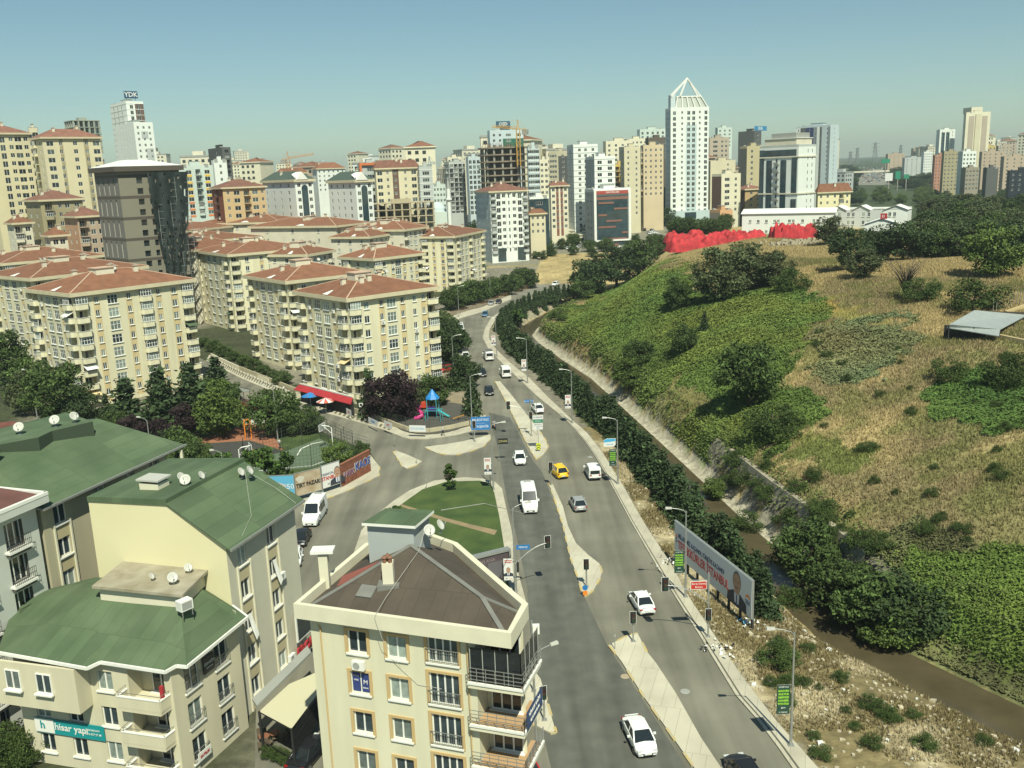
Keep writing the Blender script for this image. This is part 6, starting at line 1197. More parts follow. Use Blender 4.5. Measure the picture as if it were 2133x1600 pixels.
        for s2 in (-1, 1):
            xs = L/2-ns-.45; segs = [(xs-.75, xs)]+([(xs-.85-1.15*(k+1)+.08, xs-.85-1.15*k) for k in range(int((L-ns-1.6)/1.15))] if kind in ('minibus', 'bus', 'minivan') else [])
            for (a, c) in segs: s_ = MB(); s_.quad((a, s2*(h+.006), H*.50), (c, s2*(h+.006), H*.50), (c-.1 if c == xs else c, s2*(h*.93+.008), H*.84), (a, s2*(h*.93+.008), H*.84), CG); addp('side_window', s_)
        hx, hz, tx, tz = L/2-.1, H*.34, -L/2, H*.42; wx = (L/2-.9, -L/2+1.0); wr = .36
    for s2 in (-1, 1):
        s_ = MB(); s_.box(hx-.16, hx+.05, s2*h*.62-.2, s2*h*.62+.2, hz-.07, hz+.10, HL); addp('headlight', s_)
        s_ = MB(); s_.box(tx-.025, tx+.1, s2*h*.72-.16, s2*h*.72+.12, tz-.06, tz+.12, TL); addp('taillight', s_)
        s_ = MB(); mx = (.5 if kind in K else L/2-ns-.35); s_.box(mx, mx+.12, s2*(h+.02), s2*(h+.22), (H*.62 if kind in K else H*.52), (H*.62+.14 if kind in K else H*.52+.28), pm); addp('mirror', s_)
        for x in wx: s_ = MB(); s_.tube([(x, s2*(h-.2), wr), (x, s2*(h+.012), wr)], wr, TY_, 18); s_.tube([(x, s2*(h-.1), wr), (x, s2*(h+.02), wr)], wr*.6, RIM, 12); addp('wheel', s_)
    s_ = MB(); s_.box(-L/2-.05, -L/2-.022, -.26, .26, .48, .6, PL); addp('number_plate', s_); s_ = MB(); s_.box(L/2+.016, L/2+.045, -.26, .26, .42, .54, PL); addp('number_plate', s_)
    if kind == 'wagon' and pm is PYE: s_ = MB(); s_.box(-.1, .1, -.25, .25, H, H+.14, PYE); addp('taxi_light', s_)
    CARS[key] = parts; return parts
def vehicle(kind, pm, rear, front, label, cat='car', group=None, small=False, scale=1.0, z=0.03):
    a, b = at(*rear, z), at(*front, z); rz = math.atan2(b.y-a.y, b.x-a.x); c = (a+b)/2
    return vehicle_at(kind, pm, (c.x, c.y, z+.002), rz, label, cat, group, small, scale)
def vehicle_at(kind, pm, loc, rz, label, cat='car', group=None, small=False, scale=1.0):
    nm = {'sedan': 'sedan', 'hatch': 'hatchback', 'wagon': 'estate_car', 'minibus': 'minibus', 'van': 'van', 'minivan': 'minivan', 'bus': 'bus'}[kind]
    t = thing(nm, label, cat, loc, rz, group); t.scale = (scale,)*3
    for n, ms in car_proto(kind, pm).items():
        if small and n not in ('body', 'windscreen', 'rear_window', 'side_window', 'wheel'): continue
        for m in ms: link(n, m, t)
    return t
V = vehicle; RG = 'vehicles driving on the boulevard'
V('sedan', PWH, (1316, 1512), (1349, 1580), 'white sedan coming towards the viewer beside the near median', group=RG)
V('hatch', PBK, (1572, 1655), (1530, 1592), 'black car whose roof just enters at the bottom edge', group=RG)
V('sedan', PWH, (1352, 1288), (1322, 1240), 'white sedan driving away, just above the near median tip', group=RG)
V('hatch', PSV, (1214, 1075), (1194, 1040), 'silver hatchback with a black roof driving away beside the middle median', group=RG)
V('wagon', PYE, (1178, 1003), (1150, 977), 'yellow taxi estate turning between two medians', 'taxi', group=RG)
V('minivan', PWH, (1244, 1010), (1225, 975), 'white boxy minivan driving away beside the right pavement', 'van', group=RG)
V('hatch', PWH, (1080, 948), (1086, 978), 'white hatchback coming down between the crescent island and the far median', group=RG)
V('minibus', PWH, (1097, 1030), (1108, 1084), 'white minibus coming towards the viewer left of the silver hatchback', 'minibus', group=RG)
V('sedan', PWH, (1128, 866), (1112, 848), 'white sedan driving away right of the far median', group=RG)
V('hatch', PBK, (1001, 773), (1008, 793), 'black car with lit headlights coming down left of the white van', group=RG)
V('hatch', PBK, (1016, 811), (1022, 831), 'black hatchback beside the upper tip of the far median', group=RG)
V('van', PWH, (1060, 796), (1046, 772), 'white panel van driving away just above the far median', 'van', group=RG)
pk = V('van', PWH, (1024, 758), (1011, 740), 'white pickup with a dark load driving away by the first portrait banner', 'pickup', group=RG); b = MB(); b.box(-2.5, .3, -.8, .8, 2.36, 2.5, mat('load_dark', (.12, .12, .11), .8)); b.build('load', pk)
V('sedan', PWH, (967, 737), (973, 755), 'white sedan coming down beside the dark trees at the bend', group=RG)
V('minibus', PWH, (958, 684), (960, 703), 'white minibus rounding the bend of the road', 'minibus', group=RG, scale=.95)
V('hatch', PBL, (1013, 652), (1008, 666), 'blue car half hidden by the roadside cedars at the bend', group=RG)
V('hatch', PSV, (1028, 630), (1018, 641), 'silver car at the far bend in front of a black one', group=RG)
V('sedan', PBK, (1044, 628), (1034, 637), 'black car following the silver one at the far bend', group=RG)
V('wagon', PWH, (1166, 592), (1148, 598), 'white car near the trees where the road leaves the picture', group=RG)
V('minibus', PWH, (673, 1058), (640, 1108), 'white minibus parked at the kerb of the side street', 'minibus')
V('sedan', PBK, (638, 1112), (620, 1146), 'black car parked behind the white minibus in the side street')
V('sedan', PWH, (618, 1150), (610, 1192), 'white car parked last in the side street, partly behind the building')
V('hatch', PWH, (940, 790), (946, 810), 'white car parked in the yard beside the playground'); V('hatch', PRD, (940, 772), (922, 776), 'red car parked in the yard behind the trees')
V('sedan', PBK, (628, 1600), (662, 1560), 'black car parked under the wall of the near cream building')
V('hatch', PRD, (1100, 1625), (1080, 1588), 'red car at the side street corner under the corner balconies')
for i, (x, y, m, l) in enumerate(((915, 628, PBK, 'black car parked in the yard at the foot of the yellow block'), (928, 634, PBK, 'black car parked second in the yard of the yellow block'), (906, 634, PWH, 'white car parked in the shade at the yellow block'), (1042, 560, PBK, 'black car parked before the white tower, leftmost of the row'), (1056, 560, PGR, 'dark grey car parked before the white tower'), (1068, 557, PWH, 'white car parked before the white tower'), (1082, 556, PSV, 'silver car parked before the white tower, rightmost of the row'))):
    V('hatch', m, (x, y-4), (x+1, y+4), l, group='parked cars by the yellow block and white tower')
rr = random.Random(9)
for i in range(54):
    if i < 32: p = hit(1118+rr.uniform(0, 95), 499+rr.uniform(0, 22))
    else: p = hit(1322+(i-32)*3.6, 456+(i-32)*2.6+rr.choice((0, 9)))
    vehicle_at(rr.choice(('hatch', 'sedan')), rr.choice((PWH, PWH, PSV, PBK)), (p.x, p.y, p.z+.05), rr.uniform(.8, 1.4), 'small parked car in the lots between the glass office and the white tower', 'car', 'cars parked in the far lots', True)
for i, (x, y) in enumerate(((1748, 466), (1760, 465), (1782, 466), (1772, 479), (1756, 480))): p = hit(x, y+6); vehicle_at('hatch', rr.choice((PWH, PSV)), (p.x, p.y, p.z+.05), .3, 'pale car parked in the sandy yard of the white prefab', 'car', 'cars parked at the prefab', True)
n = 0
for i in range(170):
    if i < 110: v = rr.uniform(0, 1)**.8; px = 1786+rr.uniform(0, 62)*(1-.2*v)+4*v; py = 383-34*v
    else: v = rr.uniform(0, 1); px = 1902+rr.uniform(-6, 10)+v*v*70; py = 352+32*v
    p = hit(px, py); vehicle_at('hatch', rr.choice((PWH, PWH, PSV, PSV, PBK, PRD, PBL)), (p.x, p.y, p.z+.25), 1.2+rr.uniform(-.1, .1), 'tiny car in the dense traffic of the distant highway', 'car', 'traffic on the distant highway', True, 1.25)

# ------------------------------------------------------------------ lamps, signals, signs
LMP = {}
def lamp(px, py, arm, label, h=9.1, z=.15, group='street lamps along the boulevard', base=None, hl=1.9):
    if h not in LMP:
        p = MB(); p.tube([(0, 0, 0), (0, 0, .5), (0, 0, h*.45), (0, 0, h)], [.13, .115, .085, .055], M['metal'], 8); p.box(-.22, .22, -.22, .22, 0, .05, M['metal'])
        a = MB(); a.tube([(0, 0, h-.25), (.25, 0, h+.05), (.8, 0, h+.22), (hl-.5, 0, h+.3)], .032, M['metal'], 6); q = MB(); x = hl-.5
        q.hexa([(x, -.11, h+.24), (x+.62, -.15, h+.24), (x+.62, .15, h+.24), (x, .11, h+.24), (x, -.08, h+.40), (x+.6, -.12, h+.43), (x+.6, .12, h+.43), (x, .08, h+.40)], M['dish']); LMP[h] = (p.mesh('pole'), a.mesh('arm'), q.mesh('lamp_head'))
    p = base or at(px, py, z); t = thing('street_lamp', label, 'street lamp', (p[0], p[1], z), arm, group)
    for n_, m_ in zip(('pole', 'arm', 'lamp_head'), LMP[h]): link(n_, m_, t)
    return t
LR = [(1647, 1552, 'street lamp with a green banner nearest the viewer on the right pavement'), (1428, 1243, 'street lamp with a green banner in front of the long billboard'), (1287, 1008, 'street lamp with a green banner and blue board opposite the white minivan'), (1192, 881, 'street lamp with a portrait banner right of the far median'), (1099, 798, 'street lamp with a portrait banner by the cedars, right of the white van'), (1035, 742, 'street lamp with a portrait banner by the pickup')]
lmps = [lamp(x, y, PI-.05, l) for x, y, l in LR]
lamp(984, 893, .1, 'street lamp beside the blue panel at the playground corner'); lamp(1028, 1020, .15, 'street lamp with a portrait banner at the tip of the lawn island'); lamp(1074, 1232, .35, 'street lamp with a portrait banner and signal arm at the brown roof'); lamp(1119, 1602, .5, 'street lamp in front of the corner balconies', h=9.1); lamp(956, 660, .2, 'street lamp at the bend beside the yard')
lamp(950, 800, .2, 'street lamp whose head shows over the trees by the bend', base=(-12.2, 190.0)); lamp(579, 917, PI-.3, 'street lamp rising out of the park trees', z=.1, h=9.1); lamp(322, 1000, PI-.5, 'curved street lamp behind the broad green roof', z=.1); lamp(470, 1022, PI-.2, 'park lamp between small trees near the hoarding', z=.1, h=5.6, hl=1.6); lamp(78, 872, PI-.4, 'street lamp among the trees left of the front left block', z=.1)
lamp(1022, 628, PI, 'far street lamp on the inner side of the bend'); lamp(1090, 592, PI, 'far street lamp where the road turns behind the trees')
PM_ = dict(skin=mat('print_skin', (.42, .25, .16), .7), hair=mat('print_hair', (.12, .11, .10), .7), suit=mat('print_suit', (.03, .035, .05), .7), shirt=mat('print_shirt', (.6, .62, .65), .7), tie=mat('print_tie', (.08, .10, .2), .7), lip=mat('print_lip', (.25, .12, .09), .7))
def portrait(parent, fr, s):
    """a printed picture of a man in a dark suit, flat on its poster"""
    b = MB(); E_ = lambda cx_, cz_, rx, rz_, y, m, a0=0, a1=2*PI, n=18: b.poly([fr @ Vector((cx_+rx*math.cos(a)*s and (cx_+rx*math.cos(a))*s, y, (cz_+rz_*math.sin(a))*s)) for a in np.linspace(a0, a1, n, endpoint=(a1-a0) < 6)], m)
    q = lambda pts, y, m: b.poly([fr @ Vector((x*s, y, z*s)) for x, z in pts], m)
    q([(-.62, 0), (.62, 0), (.58, .32), (.22, .50), (-.22, .50), (-.58, .32)], -.004, PM_['suit']); q([(-.13, .12), (.13, .12), (.17, .52), (-.17, .52)], -.007, PM_['shirt']); q([(-.045, 0), (.045, 0), (.035, .42), (-.035, .42)], -.010, PM_['tie'])
    E_(0, .84, .255, .36, -.010, PM_['hair']); E_(0, .79, .235, .33, -.013, PM_['skin']); q([(-.15, .44), (.15, .44), (.13, .62), (-.13, .62)], -.009, PM_['skin'])
    for x in (-.09, .09): q([(x-.055, .86), (x+.055, .86), (x+.055, .885), (x-.055, .885)], -.016, PM_['hair']); q([(x-.03, .81), (x+.03, .81), (x+.03, .83), (x-.03, .83)], -.016, PM_['hair'])
    q([(-.10, .64), (.10, .64), (.08, .685), (-.08, .685)], -.016, PM_['hair']); q([(-.06, .60), (.06, .60), (.06, .615), (-.06, .615)], -.016, PM_['lip']); o = b.build('portrait', parent); return o
GRN, LIM = mat('banner_green', (.015, .055, .035), .6), mat('print_lime', (.25, .50, .05), .6); PW_ = mat('print_white', (.66, .66, .63), .6); PR_ = mat('print_red', (.45, .03, .02), .6); PN_ = mat('print_navy', (.02, .04, .10), .6); POR = mat('print_orange', (.75, .22, .02), .6)
def lamp_banner(L, kind, label, z=2.6, side=-1, w=.95, h=2.35, rz=0):
    p = L.location; t = thing('banner', label, 'banner', (p.x, p.y, p.z+z), rz, 'banners hung from the street lamps'); x0 = -(w+.18) if side < 0 else .18
    b = MB(); b.box(x0, x0+w, -.02, .02, 0, h, GRN if kind == 'g' else PW_); b.build('cloth', t); b = MB()
    for zz in (-.02, h+.0): b.bar((0, 0, zz), (x0 if side < 0 else x0+w, 0, zz), .035, M['metal'])
    b.build('bracket', t); fx = MT(x0+w/2, -.03, 0)
    if kind == 'g':
        textmesh('LOVE PALS', .155, PW_, t, fx @ MT(0, 0, h-.16)); 
        for k, s_ in enumerate(('BOZYEN', 'KULTUR', 'MERKEZI', 'KONSER', 'TIYATRO')): textmesh(s_, .20, LIM, t, fx @ MT(0, 0, h-.48-k*.26), bold=.012)
        textmesh('BKM', .16, PW_, t, fx @ MT(0, 0, .5)); textmesh('27 TEMMUZ', .12, PW_, t, fx @ MT(0, 0, .14))
    else:
        textmesh('TEŞEKKÜRLER', .12, PR_, t, fx @ MT(0, 0, h-.22), bold=.004); textmesh('İSTANBUL', .16, PR_, t, fx @ MT(0, 0, h-.42), bold=.006); portrait(t, fx @ MT(0, .0, .42), 1.12*w/1.3); textmesh('AK', .16, PN_, t, fx @ MT(-.2, 0, .18)); textmesh('2018', .12, POR, t, fx @ MT(.2, 0, .18))
    return t
for L_, k, l in zip(lmps, 'gggppp', ('green event banner on the nearest right hand lamp', 'green event banner beside the billboard', 'green event banner under the blue and white board', 'portrait banner opposite the far median', 'portrait banner right of the white panel van', 'portrait banner beside the pickup')): lamp_banner(L_, k, l, rz=(.0 if k == 'g' else .05))
def banner_px(px, py, k, l, z=2.4, side=-1):
    p = at(px, py, .15); E_ = thing('x', 'x', 'x', tuple(p)); t = lamp_banner(E_, k, l, z, side); bpy.data.objects.remove(E_); return t
banner_px(1028, 1020, 'p', 'portrait banner at the tip of the lawn island', 2.2); banner_px(1074, 1232, 'p', 'portrait banner in front of the brown roof corner', 1.3)
t = thing('round_board', 'blue and white rounded advertising board on the third right hand lamp', 'sign', (lmps[2].location.x, lmps[2].location.y, 5.5), 0); b = MB(); b.prism([(-1.9, 0), (-.35, 0)], 0, 0, PW_) if False else None
pts = [(-1.75, .0), (-.5, .0), (-.25, .25), (-.25, 1.15), (-1.5, 1.15), (-1.85, .9), (-1.9, .15)]; i0 = [(x, -.03, z) for x, z in pts]; i1 = [(x, .03, z) for x, z in pts]; b.poly(i0, PW_); b.poly(i1[::-1], PW_); [b.quad(i0[k], i1[k], i1[(k+1) % 7], i0[(k+1) % 7], M['grey']) for k in range(7)]; b.poly([(-1.85, -.035, .6), (-.3, -.035, .75), (-.3, -.035, 1.1), (-1.5, -.035, 1.1), (-1.8, -.035, .9)], mat('print_sky', (.05, .35, .60), .6)); b.bar((-.3, 0, .6), (0, 0, .6), .05, M['metal']); b.build('board', t); textmesh('HASTANE', .22, mat('print_sky', (.05, .35, .6), .6), t, MT(-1.05, -.04, .32))
# traffic signals
def signal_head(parent, loc, rz=0, s=1.0, back=True):
    b = MB(); b.box(-.17*s, .17*s, -.1, .1, 0, 1.0*s, M['black']); b.box(-.30*s, .30*s, .1, .115, -.1*s, 1.1*s, M['white']); b.box(-.27*s, .27*s, .0851, .0999, -.07*s, 1.07*s, M['black'])
    o = b.build('signal_head', parent); o.location = loc; o.rotation_euler = (0, 0, rz); l = MB()
    for k, c in enumerate(((.01, .05, .03), (.06, .04, .02), (.06, .012, .01))): l.lathe([(.01, .13), (.10*s, .12), (.11*s, .10)], (0, 0, 0), mat('signal_lens_%d' % k, c, .3), 10); n = len(l.v); [l.v.__setitem__(q, (l.v[q][0], -l.v[q][2], .18*s+.3*k*s+l.v[q][1])) for q in range(n-30, n)]
    l.build('lens', o); return o
def signal_mast(px, py, label, arm=(0, 0), h=3.3, rz=0, heads=((0, 2.4, 0),), hb=5.6, topz=0, z=.15):
    p = at(px, py, z); t = thing('traffic_light', label, 'traffic light', tuple(p), rz); b = MB(); b.tube([(0, 0, 0), (0, 0, h)], .08, M['metal'], 8); b.box(-.2, .2, -.2, .2, 0, .06, M['metal']); b.build('pole', t)
    if arm[0]:
        L = arm[0]; b = MB(); b.tube([(L*k, 0, arm[1]+(hb-arm[1])*math.sin(k*PI/2)**.8) for k in np.linspace(0, 1, 9)], .05, M['metal'], 6); b.build('arm', t); signal_head(t, (L, 0, hb-.5), 0, 1.15)
    for x, zz, r_ in heads: signal_head(t, (x, -.15, zz), r_)
    return t
signal_mast(1475, 1326, 'curved mast with two signals and a red street name board by the billboard', (-3.9, 3.2), 6.3, 0, ((0, 1.7, 0),), 5.2); sp = at(1475, 1326, .15)
t = thing('street_sign', 'red street name board over the pavement by the billboard', 'sign', (sp.x, sp.y, sp.z+4.7), 0.0); b = MB(); b.box(-1.65, -.15, -.03, .0, 0, .82, M['white']); b.box(-1.6, -.2, -.04, -.031, .05, .77, PR_); b.bar((-1.65, 0, .9), (0, 0, .9), .05, M['metal']); b.build('board', t); textmesh('Barış Güneş', .25, M['white'], t, MT(-.9, -.045, .56)); textmesh('Bulvarı', .25, M['white'], t, MT(-.9, -.045, .24))
signal_mast(1319, 1336, 'signal post at the top of the near median', h=2.9, heads=((0, 1.9, 0),)); signal_mast(1222, 1222, 'signal post with round blue sign at the tip of the middle median', h=3.0, heads=((0, 2.0, 0),)); signal_mast(1148, 1010, 'slim signal post behind the yellow taxi', h=3.2, heads=((0, 2.2, 0),))
signal_mast(1107, 908, 'mast with signal arm on the far median', (-3.6, 3.4), 6.2, 0, ((0, 3.0, 0),), 5.2); signal_mast(1074, 1236, 'mast whose signal arm reaches over the left carriageway', (3.6, 2.9), 5.5, .25, ((.3, 2.4, 1.2),), 5.0)
signal_mast(989, 920, 'signal post on the crescent island at the blue panel', h=3.4, heads=((0, 2.4, 0),)); signal_mast(1022, 1010, 'signal post at the tip of the lawn island', h=3.0, heads=((0, 2.0, 0),)); signal_mast(1112, 1440, 'thick mast with camera box on the small island by the balconies', h=6.4, heads=((0, 3.2, .4), (0, 2.6, 2.2))); signal_mast(1134, 1500, 'short signal post on the small island by the balconies', h=2.4, heads=((0, 1.9, .3),))
p = at(1112, 1440, .15); cb = MB(); cb.box(-.28, .28, -.2, .2, 0, .75, M['white']); cb.box(-.12, .12, -.5, -.2, .1, .32, M['white']); cb.bar((0, 0, .1), (-.3, 0, .1), .05, M['metal']); o = cb.build('camera_box', None, loc=(p.x+.35, p.y, 5.4)); tag(o, 'white traffic camera box on the thick mast by the balconies', 'camera')
def sign_post(px, py, label, boards, h=2.6, z=.16, rz=0, name='road_sign'):
    p = at(px, py, z); t = thing(name, label, 'road sign', tuple(p), rz); b = MB(); b.tube([(0, 0, 0), (0, 0, h)], .04, M['metal'], 6); b.build('post', t)
    for (x0, x1, z0, z1, m, txt, tm) in boards:
        b = MB(); b.box(x0, x1, -.07, -.042, z0, z1, m); o = b.build('board', t)
        if txt: textmesh(txt, (z1-z0)*.5, tm or M['white'], o, MT((x0+x1)/2, -.075, (z0+z1)/2))
    return t
BLU = mat('sign_traffic_blue', (.02, .16, .42), .5); GSN = mat('sign_traffic_green', (.02, .22, .13), .5)
sign_post(1122, 938, 'stack of white and green direction boards on the far median', [(-.75, .85, 5.0, 5.6, PW_, 'ATAŞEHİR', PN_), (-.7, .75, 4.45, 4.9, GSN, 'ANKARA', None), (-.75, .75, 3.9, 4.35, PW_, 'ÇEKMEKÖY', PN_), (-.75, .75, 3.35, 3.8, PW_, 'ŞİLE', BLU)], 5.6)
sp_ = sign_post(1122, 940, 'yellow and black chevron board at the foot of the direction boards', [(-.35, .35, .3, 1.3, mat('sign_chevron_yellow', (.55, .6, .04), .5), '', None)], 1.3); b = MB(); [b.poly([(-.35, -.08, z), (0, -.08, z+.25), (.35, -.08, z), (.35, -.08, z+.13), (0, -.08, z+.38), (-.35, -.08, z+.13)], M['black']) for z in (.35, .75)]; b.build('chevron', sp_)
sign_post(1119, 906, 'small blue direction board hung from the far median mast', [(-1.9, -.5, 5.5, 6.0, BLU, 'SULTANBEYLİ', None)], 6.0); sign_post(1077, 1232, 'blue direction board over the kerb by the brown roof', [(.1, 1.45, 4.6, 5.1, BLU, 'MERKEZ', None)], 5.1)
t = sign_post(1219, 1240, 'blue disc and orange bar at the tip of the middle median', [(-.22, .22, .05, .5, POR, '', None)], 1.2); b = MB(); b.lathe([(.01, .03), (.28, .03), (.28, 0)], (0, 0, 0), BLU, 14); [b.v.__setitem__(q, (b.v[q][0], -.05-b.v[q][2], .85+b.v[q][1])) for q in range(len(b.v))]; b.build('disc', t)
sign_post(985, 908, 'large blue panel of writing at the playground corner', [(-.2, 2.9, 1.0, 2.1, BLU, 'ATAŞEHİR', None), (-.2, 2.9, 2.15, 3.2, BLU, 'BELEDİYESİ', None)], 3.2, name='information_panel')
sign_post(754, 872, 'white square road sign by the dark conifer', [(-.35, .35, 2.2, 2.9, PW_, '', None), (-.2, .2, 2.35, 2.75, M['black'], '', None)], 2.9); sign_post(1040, 960, 'black board with pale letters hanging near the lawn island', [(-.1, 1.4, 2.6, 3.5, M['black'], 'ÇINAR', mat('print_straw', (.5, .45, .2), .6))], 3.5)
for x, y, l in ((1281, 1352, 'thin bollard post at the left corner of the near median'), (898, 930, 'thin post at the left end of the crescent island'), (868, 966, 'small post on the triangular island'), (823, 930, 'thin post in the side street mouth'), (889, 1020, 'thin post on the kerb of the lawn island')):
    sign_post(x, y, l, [(-.08, .08, 1.2, 1.45, M['grey'], '', None)], 1.5, name='marker_post')
for x, y, l in ((1302, 1409, 'round pale manhole cover beside the near median'), (1087, 1528, 'round manhole cover by the small island'), (1166, 971, 'dark round manhole cover behind the taxi'), (1229, 952, 'dark drain cover beside the right kerb'), (1427, 1440, 'small dark cover in the right carriageway')):
    p = at(x, y, .03); g = MB(); g.lathe([(0.01, .02), (.36, .02), (.40, .0)], (0, 0, 0), mat('cast_iron_pale', (.36, .30, .20), .8) if y > 1400 and x < 1400 else M['grey'], 18); tag(g.build('manhole_cover', None, loc=p), l, 'manhole cover')
# ------------------------------------------------------------------ the long billboard
a_, b_ = at(1405, 1153, 1.2), at(1566, 1291, 1.2); L = (b_-a_).length; fr = frame2(a_, b_-a_); HB = 3.9
t = thing('billboard', 'long grey billboard thanking the city, with a portrait of a man in a suit', 'billboard', (0, 0, 0), 0); g = MB(); g.box(0, L, 0, .18, 0, HB, M['metal'], fr); g.build('frame', t); g = MB(); g.box(.06, L-.06, -.03, -.004, .05, HB-.05, mat('print_grey', (.62, .65, .66), .7), fr); pn = g.build('panel', t)
for k in range(8): g = MB(); x = .4+(L-.8)*k/7; g.box(x-.1, x+.1, .2, .4, -1.9, HB-.3, M['dark'], fr); g.build('leg', t)
tx = lambda s_, sz, m, u, z, sx: textmesh(s_, sz, m, pn, fr @ MT(u, -.045, z), align='LEFT', bold=sz*.02, sx=sx)
k_ = L/17.5
tx('MİLLETİMİZ KAZANDI, TÜRKİYE KAZANDI', .66, PN_, 1.05*k_, 2.45, .84*k_); tx('TEŞEKKÜRLER İSTANBUL', 1.3, PR_, 1.0*k_, 1.4, .80*k_); portrait(pn, fr @ MT(L*.83, -.035, .02), 3.0)
g = MB(); g.poly([fr @ Vector((L*.955+.42*math.cos(a), -.04, 1.75+.42*math.sin(a))) for a in np.linspace(0, PI, 14)], POR); g.poly([fr @ Vector((L*.955+.2*math.cos(a), -.045, 1.72+.2*math.sin(a))) for a in np.linspace(0, PI, 10)], PW_); g.poly([fr @ Vector((.55+.2*math.cos(a), -.04, 2.3+.2*math.sin(a))) for a in np.linspace(0, 2*PI, 12)[:-1]], POR); g.poly([fr @ Vector(v) for v in ((.45, -.04, 1.9), (.65, -.04, 1.9), (.65, -.04, 2.08), (.45, -.04, 2.08))], PN_); g.build('emblem', pn); textmesh('GÜÇLÜ', .26, PN_, pn, fr @ MT(L*.955, -.045, 1.5)); textmesh('TÜRKİYE', .2, PN_, pn, fr @ MT(L*.955, -.045, 1.25)); textmesh('AK', .3, PN_, pn, fr @ MT(.55, -.045, 1.65))
# ------------------------------------------------------------------ hoarding and painted brick wall of the park
def hoard(a, b, label, z0, h, m, name='hoarding_panel', cat='hoarding', group='hoarding panels along the park', sub=True):
    A, B = at(*a, .15), at(*b, .15); fr = frame2((A.x, A.y, 0), (B.x-A.x, B.y-A.y, 0)); L = (B-A).length; t = thing(name, label, cat, (0, 0, 0), 0, group); g = MB(); g.box(.08, L-.08, .0, .08, z0, z0+h, m, fr); p = g.build('panel', t); g = MB(); g.box(0, .08, -.03, .1, .1, z0+h+.15, M['metal'], fr); g.box(L-.08, L, -.03, .1, .1, z0+h+.15, M['metal'], fr)
    for z in (z0-.08, z0+h): g.box(.08, L-.08, -.03, .1, z, z+.08, M['metal'], fr)
    g.build('frame', t); return t, fr, L, p
SKY_ = mat('print_cyan', (.10, .36, .55), .6)
for a, b, l in (((528, 1050), (560, 1049), 'left cut off blue printed panel of the hoarding'), ((561, 1048), (617, 1045), 'blue printed panel with a grey picture and the number 50')):
    t, fr, L, p = hoard(a, b, l, .9, 3.0, SKY_); g = MB(); rr = random.Random(2)
    g.poly([fr @ Vector(v) for v in ((L*.1, -.01, 1.1), (L*.6, -.01, 1.0), (L*.7, -.01, 2.6), (L*.3, -.01, 3.1), (L*.12, -.01, 2.2))], mat('print_silver', (.42, .44, .44), .6)); g.poly([fr @ Vector(v) for v in ((L*.55, -.015, .95), (L*.72, -.015, .95), (L*.72, -.015, 2.2), (L*.62, -.015, 2.0))], PW_); g.build('picture', p); textmesh('50', 1.0, PW_, p, fr @ MT(L*.84, -.02, 2.3))
t, fr, L, p = hoard((618, 1045), (672, 1030), 'brown hoarding panel with torn paper and black scrawl', .9, 3.1, mat('print_brown', (.30, .20, .10), .8, var2=(.5, .46, .36), scale=.5, detail=8)); textmesh('TIRT PAZARI', .8, M['black'], p, fr @ MT(L*.5, -.02, 2.2), bold=.03, sx=.8); g = MB(); g.poly([fr @ Vector((L*.2+.6*math.cos(a)*(1+.3*math.sin(3*a)), -.01, 3.1+.5*math.sin(a))) for a in np.linspace(0, 2*PI, 14)[:-1]], mat('torn_paper', (.5, .48, .4), .9)); g.build('torn_poster', p)
t, fr, L, p = hoard((673, 1029), (711, 1016), 'white hoarding panel with red city name and a portrait', .9, 3.2, PW_); textmesh('TEŞEKKÜRLER', .42, PN_, p, fr @ MT(L*.4, -.02, 2.75), sx=.95); textmesh('İSTANBUL', .72, PR_, p, fr @ MT(L*.38, -.02, 2.15), bold=.02, sx=.9); portrait(p, fr @ MT(L*.84, -.02, .95), 2.1); textmesh('AK', .3, PN_, p, fr @ MT(L*.35, -.02, 1.3))
A, B = at(714, 1014, .15), at(773, 981, .15); fr = frame2((A.x, A.y, 0), (B.x-A.x, B.y-A.y, 0)); L = (B-A).length; t = thing('brick_wall', 'red brick wall covered in blue and purple graffiti at the park corner', 'wall', (0, 0, 0), 0); g = MB(); g.box(0, L, 0, .3, 0, 3.3, M['brick'], fr); g.box(-.05, L+.05, -.04, .34, 3.3, 3.42, mat('brick_cap', (.26, .1, .06), .9), fr); g.build('wall', t)
GB1, GB2, GB3 = mat('spray_blue', (.03, .07, .30), .7), mat('spray_purple', (.16, .04, .12), .7), mat('spray_white', (.5, .5, .45), .7); textmesh('KAOS', 1.6, GB3, t, fr @ MT(L*.72, -.02, 1.9), bold=.09, name='graffiti'); textmesh('KAOS', 1.5, GB1, t, fr @ MT(L*.72, -.035, 1.9), bold=.05, name='graffiti'); textmesh('PARK', 1.1, GB3, t, fr @ MT(L*.24, -.02, 1.6), bold=.05, name='graffiti'); textmesh('PARK', 1.0, GB2, t, fr @ MT(L*.24, -.035, 1.6), bold=.03, name='graffiti')
def px_wall(pts, z0, h, th_, m, name, label, cat, top=None, base=.1):
    t = thing(name, label, cat, (0, 0, 0), 0); g = MB(); P = [at(x, y, base) for x, y in pts]
    for a, b in zip(P[:-1], P[1:]): g.bar((a.x, a.y, z0+h/2), (b.x, b.y, z0+h/2), th_, m, h); g.bar((a.x, a.y, z0+h+.04), (b.x, b.y, z0+h+.04), th_+.08, top, .08) if top else None
    g.build('wall', t); return t, P
px_wall([(500, 771), (582, 803), (682, 843), (745, 862), (790, 876), (826, 891), (848, 899), (866, 903), (895, 903), (940, 896), (982, 886)], 0, 1.0, .25, mat('low_wall', (.46, .41, .27), .9, var2=(.36, .33, .24), scale=.6), 'low_wall', 'low cream wall round the playground above the pavement', 'wall')
